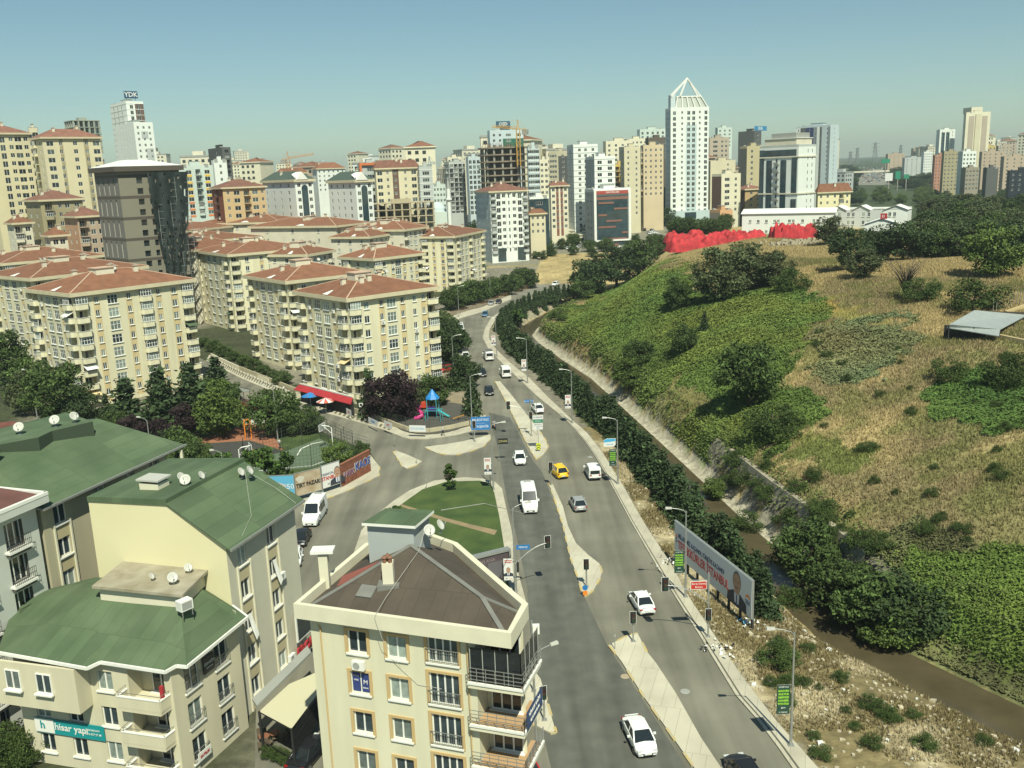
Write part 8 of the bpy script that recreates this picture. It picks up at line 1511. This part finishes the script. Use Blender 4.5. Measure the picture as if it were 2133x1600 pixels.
# mosque
q = atY(912, 456, 415); t = thing('mosque', 'small pale green mosque with a grey dome and one slim minaret', 'mosque', (q.x, q.y, q.z-6), .1); mb = MB(); mb.box(-7, 6, 0, 12, 0, 9, BG2); mb.build('wall', t); g = MB(); g.lathe([(4.2, 0), (3.9, 1.6), (3.0, 3), (1.6, 3.9), (.05, 4.3)], (0, 5, 9), LB, 18); g.build('dome', t)
g = MB(); x_ = 5.2; g.tube([(x_, -1, 0), (x_, -1, 19)], .85, WH, 10); g.lathe([(.9, 0), (1.5, .6), (1.5, 1.4), (.9, 1.4)], (x_, -1, 13.5), WH, 12); g.lathe([(.9, 0), (.05, 5)], (x_, -1, 19), M['grey'], 10); g.build('minaret', t)
for k in range(4): o = link('window', winmesh(1.0, 1.8, 1, 1, M['white'], M['glassd'], False), t); o.matrix_local = MT(-5.5+k*3, -.03, 4)
# ------------------------------------------------------------------ vegetation
LEAF = attrmat('foliage', .85, noise=0.0, objvar=.16)
def crown_mesh(name, pts, size, cols, seed, up=.35, aspect=1.7):
    """many leaf-sprig faces through the crown's volume; pts (n,3) centres, size scalar/array"""
    r = np.random.default_rng(seed); n = len(pts); size = np.broadcast_to(size, (n,))[:, None]
    a = r.normal(size=(n, 3)); a /= np.linalg.norm(a, axis=1)[:, None]; b = r.normal(size=(n, 3)); b[:, 2] += up; b -= a*(a*b).sum(1)[:, None]; b /= np.linalg.norm(b, axis=1)[:, None]
    s1 = size*r.uniform(.6, 1.3, (n, 1)); V = np.concatenate([pts-a*s1*aspect/2, pts-b*s1*.42, pts+a*s1*aspect/2, pts+b*s1*.42], 1).reshape(-1, 3)
    F = np.arange(n*4).reshape(n, 4); C = np.repeat(cols, 4, axis=0); return npmesh(name, V, F, [LEAF], C)
def leafcols(n, c, r, v=.35):
    t = r.random(n)[:, None]; k = np.where(t < .12, 1.45, np.where(t > .8, .68, 1.0))*(1+(r.random((n, 1))-.5)*v); return np.array(c)[None]*k
TREES = {}
def tree_proto(kind):
    if kind in TREES: return TREES[kind]
    base, var = kind.split('_')[0], int(kind.split('_')[1]); r = np.random.default_rng(hash(kind) % 1000 if False else sum(map(ord, kind))*7); tr = MB(); pts = []
    col = dict(broad=(.058, .092, .025), light=(.085, .125, .028), plum=(.03, .018, .02), olive=(.072, .09, .038), dark=(.042, .068, .024), cedar=(.044, .072, .028), fir=(.046, .074, .028), bush=(.05, .08, .02), bare=(.16, .12, .08), young=(.055, .10, .022))[base]
    if base in ('broad', 'light', 'plum', 'olive', 'dark', 'bush', 'young'):
        H = 1.0; n = {'bush': 26, 'young': 15}.get(base, 34); cz, rz_, rx = (.42, .42, .55) if base == 'bush' else (.54, .45, .42) if base != 'young' else (.58, .40, .24)
        cl = []
        while len(cl) < n:
            p = r.uniform(-1, 1, 3)
            if np.linalg.norm(p) < 1 and np.linalg.norm(p) > .25: cl.append((p[0]*rx, p[1]*rx, cz+p[2]*rz_, r.uniform(.10, .19)*(rx/.4)))
        # asymmetric bulges
        for k in range(4): a = r.uniform(0, 2*PI); cl.append((rx*.95*math.cos(a), rx*.95*math.sin(a), cz+r.uniform(-.25, .2), .14*(rx/.4)))
        for (x, y, z, q) in cl:
            m = 150 if base != 'young' else 90; d = r.normal(size=(m, 3)); d /= np.linalg.norm(d, axis=1)[:, None]; rr_ = q*r.uniform(.55, 1.05, (m, 1)); P = np.array([x, y, z])+d*rr_*[1, 1, .8]; pts.append(P)
        P = np.concatenate(pts); sz = .036 if base != 'young' else .045
        tr.tube([(0, 0, -.03), (.01, 0, .2), (0, .01, .42), (.0, 0, .68)], [.032, .026, .02, .008], M['bark'], 7)
        for k in range(7): a = k*.9+r.uniform(0, .5); z0_ = r.uniform(.2, .45); L = rx*r.uniform(.5, .8); tr.tube([(0, 0, z0_), (L*.5*math.cos(a), L*.5*math.sin(a), z0_+.12), (L*math.cos(a), L*math.sin(a), z0_+.24)], [.014, .009, .004], M['bark'], 5)
    elif base in ('cedar', 'fir'):
        sz = .045 if base == 'cedar' else .04; tiers = 13; wd = .30 if base == 'cedar' else .24
        tr.tube([(0, 0, -.03), (0, 0, .5), (0, 0, .97)], [.022, .015, .004], M['bark'], 6)
        for t_ in range(tiers):
            z = .07+.88*(t_/(tiers-1)); R_ = wd*(1-.90*(t_/(tiers-1))**1.15)*r.uniform(.85, 1.12); nb = max(5, int(15*(1-t_/tiers)))
            for k in range(nb):
                a = 2*PI*k/nb+r.uniform(-.25, .25); L = R_*r.uniform(.75, 1.2); m = int(9+22*L/.3); s_ = r.random(m)**.7; dr = -.10*s_*s_+.03*s_ if base == 'cedar' else -.16*s_*s_
                x = L*s_*math.cos(a); y = L*s_*math.sin(a); w_ = .045*(1-.5*s_); pts.append(np.stack([x+r.normal(size=m)*w_, y+r.normal(size=m)*w_, z+dr+r.normal(size=m)*.014], 1))
        P = np.concatenate(pts)
    else:
        P = r.normal(size=(260, 3))*[.22, .22, .16]+[0, 0, .68]; sz = .02; tr.tube([(0, 0, -.03), (0, 0, .25)], [.03, .02], M['bark'], 6)
        for k in range(46):
            a = r.uniform(0, 2*PI); e = r.uniform(.35, 1.0); h0 = r.uniform(.12, .4); tr.tube([(0, 0, h0), (.2*e*math.cos(a), .2*e*math.sin(a), h0+.3), (.42*e*math.cos(a+.2), .42*e*math.sin(a+.2), h0+.3+.3*e)], [.012, .007, .002], M['bark'], 4)
    C = leafcols(len(P), col, r)*(1+(vnoise(P[:, 0]*40+50, P[:, 1]*40+P[:, 2]*31+80, 3.5, var)-.5)[:, None]*.6)
    TREES[kind] = (tr.mesh('trunk', True), crown_mesh('crown', P, sz, C, var+1)); return TREES[kind]
def tree(kind, loc, h, label, cat='tree', group=None, wide=1.0, name=None):
    base = kind.split('_')[0]; nm = name or dict(broad='broadleaf_tree', light='light_green_tree', plum='plum_tree', olive='grey_green_tree', dark='dark_tree', cedar='cedar_tree', fir='conifer_tree', bush='bush', bare='bare_tree', young='young_tree')[base]
    if base == 'bush': cat = 'bush'
    t = thing(nm, label, cat, (loc[0], loc[1], loc[2]-.1), random.uniform(0, 6.28), group); t.scale = (h*wide, h*wide, h); a, b = tree_proto(kind); link('trunk', a, t); link('crown', b, t); return t
def thp(kind, px, py, h, label, z=None, group=None, wide=1.0, cat='tree'):
    p = at(px, py, z) if z is not None else hit(px, py); return tree(kind, p, h, label, cat, group, wide)
# row of cedars between boulevard and creek
ro = resample(W2(RO[1:27]), 400); d = np.r_[0, np.cumsum(np.hypot(*np.diff(ro, axis=0).T))]; s_ = 0; k = 0; rr = random.Random(31)
i0 = 0
for dist in np.arange(20, d[-1], 2.55):
    j = int(np.searchsorted(d, dist)); j = min(j, 398); p = ro[j]; t_ = ro[j+1]-ro[j]; t_ = t_/np.hypot(*t_); n_ = np.array((t_[1], -t_[0]))
    if p[1] < 79: continue
    off = 4.8 if p[1] < 120 else 4.4 if p[1] < 150 else 3.9
    if p[1] > 250: off = 2.4
    q = p+n_*(off+rr.uniform(-.4, .5)); z = max(T(*q), -.9); h = rr.uniform(5.2, 7.0) if p[1] < 230 else rr.uniform(4.2, 5.4)
    if p[1] < 98: q = p+n_*(6.2+rr.uniform(-.3, .4)); z = T(*q); h = rr.uniform(4.4, 5.8)
    if k % 4 == 3:
        q2 = q+n_*2.0; tree('cedar_%d' % (k % 3), (*q2, T(*q2)), h*.8, 'dark cedar in the long dense row between the boulevard and the creek', 'tree', 'cedars between boulevard and creek', 1.25)
    tree('cedar_%d' % (k % 3), (*q, z), h, 'dark cedar in the long dense row between the boulevard and the creek', 'tree', 'cedars between boulevard and creek', rr.uniform(1.0, 1.25)); k += 1
TL_ = [('cedar_0', 270, 905, 10.5, 'tall layered conifer in front of the front left block'), ('cedar_1', 342, 885, 11, 'second tall conifer, right of the first, at the front left block'), ('cedar_2', 402, 868, 10.5, 'third tall conifer near the right corner of the front left block'), ('fir_0', 228, 895, 7, 'low conifer left of the tall ones'), ('broad_0', 130, 885, 12, 'big dark tree at the left foot of the front left block'), ('broad_1', 25, 800, 12, 'dark tree cut by the left edge'), ('broad_2', 60, 840, 10, 'dark tree behind the lamp at the left'), ('olive_0', 75, 862, 9, 'grey green tree beside the left lamp'), ('dark_0', 175, 890, 8, 'dark tree under the corner balconies of the front left block'),
 ('light_0', 470, 910, 9.5, 'big tree with pale leaf tips left of the white square'), ('broad_0', 572, 908, 8.5, 'tree with a pale trunk at the street lamp in the park'), ('broad_1', 612, 905, 5.5, 'round dark tree right of the park lamp'), ('broad_2', 645, 903, 5, 'rightmost round dark tree beside the park fence'), ('dark_1', 600, 893, 5, 'dark tree behind the round ones in the park'), ('cedar_1', 455, 832, 9, 'dark conifer at the bend of the side street'), ('broad_2', 475, 845, 5.5, 'low round tree beside the bus shelter'), ('broad_0', 425, 850, 6, 'low tree right of the third tall conifer'),
 ('plum_0', 815, 878, 9.3, 'large dark purple plum tree above the railing'), ('plum_1', 842, 872, 6.5, 'smaller purple tree right of the large plum'), ('fir_2', 772, 868, 9.5, 'yellow green conifer between the cafe and the plum tree'), ('plum_1', 278, 935, 5.5, 'purple tree behind the broad green roof'), ('plum_0', 322, 938, 5.5, 'second purple tree behind the broad green roof'), ('plum_1', 388, 915, 6, 'small purple tree left of the play court'),
 ('broad_0', 905, 848, 6.5, 'tree behind the play tower'), ('olive_1', 875, 852, 5.5, 'small tree left behind the play tower'), ('young_0', 925, 848, 3.5, 'slim tree right behind the play tower'), ('fir_0', 983, 866, 9.0, 'dark conifer beside the lamp at the playground corner'), ('fir_2', 955, 812, 8, 'dark tree between the yard and the boulevard'), ('dark_0', 968, 808, 7, 'round tree leaning over the boulevard kerb'), ('dark_1', 938, 760, 10, 'large dark tree at the right corner of the cafe block'), ('dark_0', 945, 735, 8, 'dark tree next to the bend, above the white sedan'), ('broad_1', 925, 700, 7, 'tree behind the right corner of the cafe block'),
 ('young_0', 937, 1022, 4.0, 'single slim young tree on the lawn island'), ('young_1', 825, 1090, 2.8, 'small young tree at the left rim of the lawn island'), ('light_1', 705, 975, 4.2, 'bright yellow green tree at the corner of the court'), ('broad_2', 752, 958, 3.2, 'dark tree at the right end of the brick wall'), ('young_0', 520, 1030, 6.5, 'left of three slender trees inside the hoarding'), ('young_1', 565, 1020, 7.5, 'middle and tallest of three slender trees inside the hoarding'), ('young_0', 597, 1018, 5.5, 'right of three slender trees inside the hoarding'), ('young_1', 465, 1012, 6.0, 'slender tree left of the park lamp'), ('broad_1', 375, 975, 6.5, 'tree right behind the broad green roof'), ('broad_2', 405, 1000, 6, 'tree behind the dishes of the yellow gable building'), ('light_1', 420, 965, 3.5, 'round ochre green bush beside the play court'), ('broad_0', 350, 1005, 6, 'tree at the end balcony of the tan building'), ('dark_1', 330, 980, 6, 'dark tree close behind the broad green roof'), ('bush_0', 395, 1025, 3.5, 'bush between the two green roofs'), ('broad_2', 240, 925, 6, 'tree behind the three dishes')]
for kd, x, y, h, l in TL_: thp(kd, x, y, h, l, 0.05, wide=1.5 if kd[0] == 'c' else 1.05)
for i in range(11): f = i/10; thp('broad_%d' % (i % 3), 940+f*165, 646-f*48+3*math.sin(i*2), rr.uniform(6.5, 8.5), 'round dark tree in the row between the yellow block and the far bend', .05, 'row of trees at the far bend', 1.15)
for i in range(9): f = i/8; thp('broad_%d' % (i % 3), 425+f*165, 722+f*78, rr.uniform(2.2, 3.2), 'clipped shrub of the hedge above the side street', .05, 'hedge shrubs above the side street', 1.5, 'bush')
for i in range(7): f = i/6; thp('bush_%d' % (i % 2), 5+f*95, 1600-f*40+rr.uniform(-15, 10), rr.uniform(2, 3.4), 'dense garden bush at the bottom left corner', .0, 'garden bushes at the bottom left')
for i in range(9): p = at(560+i*11, 1572-(i*9 if i > 4 else -4*i), .3); tree('bush_%d' % (i % 2), p, .9, 'small yellow flowering plant in the cafe flower bed', 'plant', 'plants in the cafe flower bed', 1.2)
# trees and bushes of the hill
HT = [('broad_0', 1560, 845, 10.5, 'large lone tree casting a shadow on the green slope', 1.05), ('bush_0', 1608, 915, 5.5, 'dark round bush at the lower end of the green slope', 1.2), ('broad_1', 1408, 645, 7.5, 'dark round tree under the plateau edge', 1.0), ('broad_2', 1422, 735, 6.2, 'tree halfway down the green slope', 1.0), ('fir_1', 1467, 690, 4.5, 'small dark conifer above the halfway tree', 1.2), ('broad_0', 1330, 765, 6.0, 'upper of two joined trees low on the green slope', 1.1), ('light_0', 1310, 812, 6.2, 'lower, brighter of two joined trees low on the green slope', 1.15),
 ('dark_1', 1240, 612, 14, 'leftmost big tree of the clump at the cliff end', 1.3), ('dark_0', 1285, 597, 14.5, 'tallest tree of the clump at the cliff end', 1.3), ('broad_1', 1328, 577, 13, 'right tree of the clump at the cliff end', 1.3), ('broad_0', 1215, 625, 7, 'low tree at the foot of the cliff end', 1.3), ('olive_0', 1500, 625, 12, 'big tree below the red tarpaulins, left half of the thicket', 1.15), ('olive_1', 1555, 605, 11, 'middle tree of the thicket below the tarpaulins', 1.2), ('olive_0', 1605, 600, 8.5, 'right tree of the thicket below the tarpaulins', 1.25), ('bush_1', 1648, 606, 5.5, 'round bush right of the thicket', 1.2),
 ('olive_0', 1728, 512, 9, 'bright feathery tree in front of the prefab end', 1.1), ('dark_0', 1770, 565, 10, 'dark tree left in the clump before the white hut', 1.1), ('dark_1', 1830, 545, 9.5, 'large dark tree hiding the foot of the white hut', 1.25), ('dark_0', 1880, 545, 10, 'broad dark tree right of the white hut', 1.25), ('olive_1', 1800, 580, 6.5, 'grey bush under the dark clump', 1.3), ('bare_0', 1885, 625, 9, 'bare brown branched tree in the dry meadow', 1.1), ('bush_0', 1920, 627, 4.8, 'dark green bush at the foot of the bare tree', 1.3), ('bush_1', 2028, 648, 6.0, 'dark bush behind the tin roofed shed', 1.4), ('light_1', 2068, 578, 11, 'tall light green tree right of the meadow', 1.1), ('dark_1', 2110, 540, 9, 'dark tree at the right edge above the meadow', 1.2), ('dark_0', 1960, 520, 11, 'dark leafy tree behind the meadow rubble', 1.2), ('olive_0', 2000, 535, 8, 'grey tree between rubble and light green tree', 1.2),
 ('broad_1', 1688, 1215, 7.5, 'bushy tree on the creek bank right of the retaining wall', 1.15), ('broad_0', 1755, 1270, 5.5, 'low tree in the creek bank clump', 1.3), ('broad_2', 1820, 1325, 7, 'largest tree of the creek bank clump', 1.2), ('dark_0', 1880, 1330, 6.5, 'dark right tree of the creek bank clump', 1.2), ('light_0', 1855, 1345, 4.5, 'pale leaved bush at the front of the creek bank clump', 1.3), ('young_1', 1080, 680, 6.5, 'bright green slim tree on the stone slope by the creek', 1.6), ('bush_0', 1163, 668, 4, 'round bush low on the far slope', 1.2), ('bush_1', 1148, 630, 3.6, 'small bush at the head of the creek', 1.2), ('light_1', 1487, 1040, 3.2, 'bright bush growing at the top of the retaining wall', 1.2), ('bush_0', 1552, 1105, 2.8, 'grey green bush on the face of the retaining wall', 1.3), ('bush_1', 1620, 1385, 2.4, 'dark green bush on the rubble ground', 1.2), ('bush_0', 1815, 1475, 1.3, 'tiny green bush on the sandy ground', 1.2), ('bush_1', 1655, 1265, 2.6, 'bright bush at the right end of the billboard row', 1.2), ('bush_0', 1975, 790, 3.4, 'small dark bush above the green patch', 1.2), ('bush_1', 2100, 800, 4.5, 'brown green bush below the shed', 1.3), ('bush_0', 1520, 1010, 2.0, 'low shrub on the wall rim', 1.2)]
for kd, x, y, h, l, w_ in HT: thp(kd, x, y, h, l, None, wide=w_)
for i in range(46): thp('bush_%d' % (i % 2), rr.uniform(1560, 2120), rr.uniform(690, 1130), rr.uniform(.7, 1.5), 'small low shrub dotted over the dry meadow', None, 'low shrubs on the dry meadow', 1.3)
for i in range(34):
    px, py = rr.uniform(1480, 2120), rr.uniform(1330, 1600); p = hit(px, py)
    if creek_s(np.array([p.x]), np.array([p.y]))[0] > -4 or p.z < -2.2 or p.x < np.interp(p.y, ROY, ROX)+.8: continue
    tree('bush_%d' % (i % 2), p, rr.uniform(.5, 1.1), 'small dry shrub on the rubble bank', 'bush', 'dry shrubs on the rubble bank', 1.4)
for k in range(14):
    i = 7.2+k*.29; j = int(i); c0 = CREEK[j]*(1-i+j)+CREEK[j+1]*(i-j); q = c0+np.array((rr.uniform(5.2, 8.0), rr.uniform(-1, 1))); tree('bush_%d' % (k % 2), (*q, T(*q)-.2), rr.uniform(1.4, 2.6), 'shrub growing over the edge of the retaining wall', 'bush', 'shrubs along the retaining wall', 1.3)
# orchard and woods behind the hill, each tree its own
n = 0
for i in range(400):
    px = rr.uniform(1740, 2150); py = rr.uniform(398, 540)
    if px < 1925 and py > 425: continue
    if py < 400+(1850-px)*.1: continue
    p = hit(px, py)
    if p.y > 900 or p.y < 200: continue
    n += 1
    if n > 175: break
    yel = 405 < py < 432 and px < 1960; tree(('light_%d' if yel else rr.choice(('olive_%d', 'broad_%d', 'dark_%d', 'olive_%d'))) % rr.randrange(2), p, rr.uniform(6, 10), 'yellowish orchard tree behind the prefab' if yel else 'green tree in the woodland behind the hill', 'tree', 'orchard trees behind the prefab' if yel else 'woodland trees behind the hill', 1.25)
for i in range(70): p = hit(rr.uniform(1860, 2150), rr.uniform(383, 398)); tree('dark_%d' % (i % 2), p, rr.uniform(9, 14), 'dark tree in the belt along the highway', 'tree', 'tree belt along the highway', 1.5)
for i in range(26): p = hit(rr.uniform(1745, 1790), rr.uniform(352, 430)); tree('dark_%d' % (i % 2), p, rr.uniform(9, 13), 'dark tree on the highway embankment', 'tree', 'trees on the highway embankment', 1.5)
for i in range(20): p = hit(rr.uniform(1850, 1895), rr.uniform(348, 372)); tree('dark_%d' % (i % 2), p, rr.uniform(9, 13), 'dark tree on the mound between the two highway roads', 'tree', 'trees between the highway roads', 1.5)
for i in range(14): thp('broad_%d' % (i % 3), rr.uniform(1385, 1530), rr.uniform(474, 488), rr.uniform(5, 7), 'round green tree at the foot of the pyramid tower', None, 'trees at the foot of the pyramid tower', 1.2)
for i in range(40): thp('broad_%d' % (i % 3), rr.choice((rr.uniform(1098, 1150), rr.uniform(1150, 1390))), rr.uniform(505, 545), rr.uniform(3.5, 7), 'small tree among the parked cars beside the white tower', None, 'trees around the far car park', 1.2)
for i in range(60):
    px = rr.choice((rr.uniform(380, 1000), rr.uniform(1000, 1440))); Y = rr.uniform(480, 900); X = (px-1066)/F_PX*Y; tree('dark_%d' % (i % 2), (X, Y, T(X, Y)), rr.uniform(8, 13), 'dark tree between the distant buildings', 'tree', 'trees among the distant buildings', 1.2)

# ------------------------------------------------------------------ what covers the ground: leaves, dry grass, rubble
def cover(name, N, sel, size, jitter, label, cat_, seed, upright, region, cols=None, lift=.0, tall=1.0):
    r = np.random.default_rng(seed); x = r.uniform(region[0], region[1], N); y = region[2]+(region[3]-region[2])*r.random(N)**1.35
    z = terrain(x, y); c, kind = groundcol(x, y, z); m = sel(x, y, z, kind, c); x, y, z, c = x[m], y[m], z[m], c[m]; n = len(x)
    a = r.uniform(0, 2*PI, n); s = size*r.uniform(.6, 1.5, n)*(1+(y-60)/260)
    if upright:   # tufts of narrow blades
        V = []; 
        for k in range(2):
            b = a+k*1.5; w = s*.22; dx, dy = np.cos(b)*w, np.sin(b)*w; lx, ly = r.normal(size=n)*s*.45, r.normal(size=n)*s*.45
            V.append(np.stack([np.stack([x-dx, y-dy, z-.1], 1), np.stack([x+dx, y+dy, z-.1], 1), np.stack([x+dx*.2+lx, y+dy*.2+ly, z+s*1.3*tall], 1)], 1))
        V = np.concatenate(V, 0).reshape(-1, 3); F = np.arange(len(V)).reshape(-1, 3); C = np.concatenate([c, c], 0); C = C*r.uniform(1-jitter, 1+jitter, (len(C), 1)); C = np.repeat(C, 3, 0)
    else:         # tilted leaves in low mounds
        h = lift*vnoise(x, y, 1.1, seed)*1.2+lift*.8*vnoise(x, y, 3.1, seed+1); P = np.stack([x, y, z+h], 1); u = np.stack([np.cos(a), np.sin(a), r.normal(size=n)*.32], 1)*s[:, None]*.62; v = np.stack([-np.sin(a), np.cos(a), r.normal(size=n)*.35], 1)*s[:, None]*.42
        V = np.stack([P-u, P-v, P+u, P+v], 1).reshape(-1, 3); F = np.arange(len(V)).reshape(-1, 4); C = c*r.uniform(1-jitter, 1+jitter, (n, 1)); C = np.repeat(C, 4, 0)
    C = C if cols is None else C*0+np.repeat(np.array([cols])*r.uniform(.6, 1.4, (len(C)//(3 if upright else 4), 1)), 3 if upright else 4, 0); o = link(name, npmesh(name, V, F, [attrmat('ground_cover_leaf', .9)], C)); tag(o, label, cat_, None, 'stuff'); return o
cover('ground_cover', 1700000, lambda x, y, z, k, c: (k == 1) & (z > -3.62), .19, .24, 'dense green creepers over the slopes of the hill', 'ground cover', 1, False, (6, 150, 52, 335), lift=.3)
cover('grass', 800000, lambda x, y, z, k, c: ((k == 0) | (k == 2)) & (creek_s(x, y) > 7) & (z > 0), .21, .30, 'dry yellow grass and weeds of the hill meadow', 'grass', 2, True, (18, 175, 52, 330), tall=1.0)
cover('grass', 170000, lambda x, y, z, k, c: (k == 3) & (vnoise(x, y, 4, 77) > .38) & (z > -2.6), .19, .45, 'dry scrub and weeds of the rubble bank beside the creek', 'grass', 3, True, (12, 75, 44, 135), tall=.9)
cover('undergrowth', 160000, lambda x, y, z, k, c: (creek_s(x, y) > 5) & (creek_s(x, y) < 9), .2, .5, 'green undergrowth along the foot of the hill by the creek', 'undergrowth', 4, False, (4, 60, 52, 320), cols=(.10, .13, .035), lift=.6)
# rubble and litter
r = np.random.default_rng(8); g = MB(); stone = mat('pale_stones', (.45, .40, .28), .95, var=.2, scale=2); lit = mat('white_litter', (.65, .66, .62), .8)
cnt = 0
for k in range(5200):
    x, y = r.uniform(14, 62), r.uniform(46, 128); s_c = float(creek_s(np.array([x]), np.array([y]))[0])
    if s_c > -2.9 or s_c < -26: continue
    px, py = proj(x, y, 0); 
    if px < np.interp(py, [1000, 1200, 1306, 1500, 1600], [1290, 1412, 1478, 1615, 1705]): continue
    q = r.uniform(.06, .16)*(1.6 if r.random() < .08 else 1); z = T(x, y); a = r.uniform(0, 3); g.hexa([(x+math.cos(a+w*PI/2)*q*(1+.3*(w % 2)), y+math.sin(a+w*PI/2)*q, z-.05+(0 if j == 0 else q*r.uniform(.6, 1.2))) for j in (0, 1) for w in range(4)], lit if r.random() < .10 else stone); cnt += 1
tag(g.build('rubble', None), 'scattered stones and litter on the sandy bank', 'rubble', None, 'stuff')
def litter(px, py, n, sp, label, cols, seed):
    r_ = np.random.default_rng(seed); p = hit(px, py); g_ = MB()
    for k in range(n):
        v = r_.normal(size=2)*sp; s2 = r_.uniform(.07, .2); a = r_.uniform(0, 6); zz = T(p.x+v[0], p.y+v[1]); g_.poly([(v[0]+math.cos(a+t)*s2*r_.uniform(.6, 1.2), v[1]+math.sin(a+t)*s2, zz-p.z+.1+r_.uniform(0, .35)) for t in (0, 1.5, 3.1, 4.6)], cols[k % len(cols)])
    tag(g_.build('litter_pile', None, loc=p), label, 'litter pile')
litter(1405, 1172, 60, .8, 'pile of white and black rubbish at the left foot of the billboard', [lit, M['black'], lit, PW_], 1); litter(1560, 1298, 34, .55, 'white and pale blue rubbish bags at the right foot of the billboard', [lit, SKY_, lit], 2); litter(1490, 1355, 34, .6, 'white rubbish beside the signal mast', [lit, M['black'], lit], 3)
# haze
hz = MB(); hz.box(-4300, 4500, -80, 7300, -8, 175, None) if False else None
me = bpy.data.meshes.new('haze'); x0, x1, y0, y1, zl, zh = -4300, 4500, -80, 7300, -8.0, 175.0
me.from_pydata([(x0, y0, zl), (x1, y0, zl), (x1, y1, zl), (x0, y1, zl), (x0, y0, zh), (x1, y0, zh), (x1, y1, zh), (x0, y1, zh)], [], [(0, 3, 2, 1), (4, 5, 6, 7), (0, 1, 5, 4), (1, 2, 6, 5), (2, 3, 7, 6), (3, 0, 4, 7)]); hm = bpy.data.materials.new('haze_air'); hm.use_nodes = True; hn = hm.node_tree; hn.nodes.clear(); ho = hn.nodes.new('ShaderNodeOutputMaterial'); hv = hn.nodes.new('ShaderNodeVolumePrincipled'); hv.inputs['Color'].default_value = (.80, .92, .92, 1); hv.inputs['Density'].default_value = HAZE_D; hv.inputs['Anisotropy'].default_value = .2
hn.links.new(hv.outputs[0], ho.inputs[1]); me.materials.append(hm); ho_ = link('haze', me); tag(ho_, 'thin summer haze over the city', 'haze', None, 'stuff')
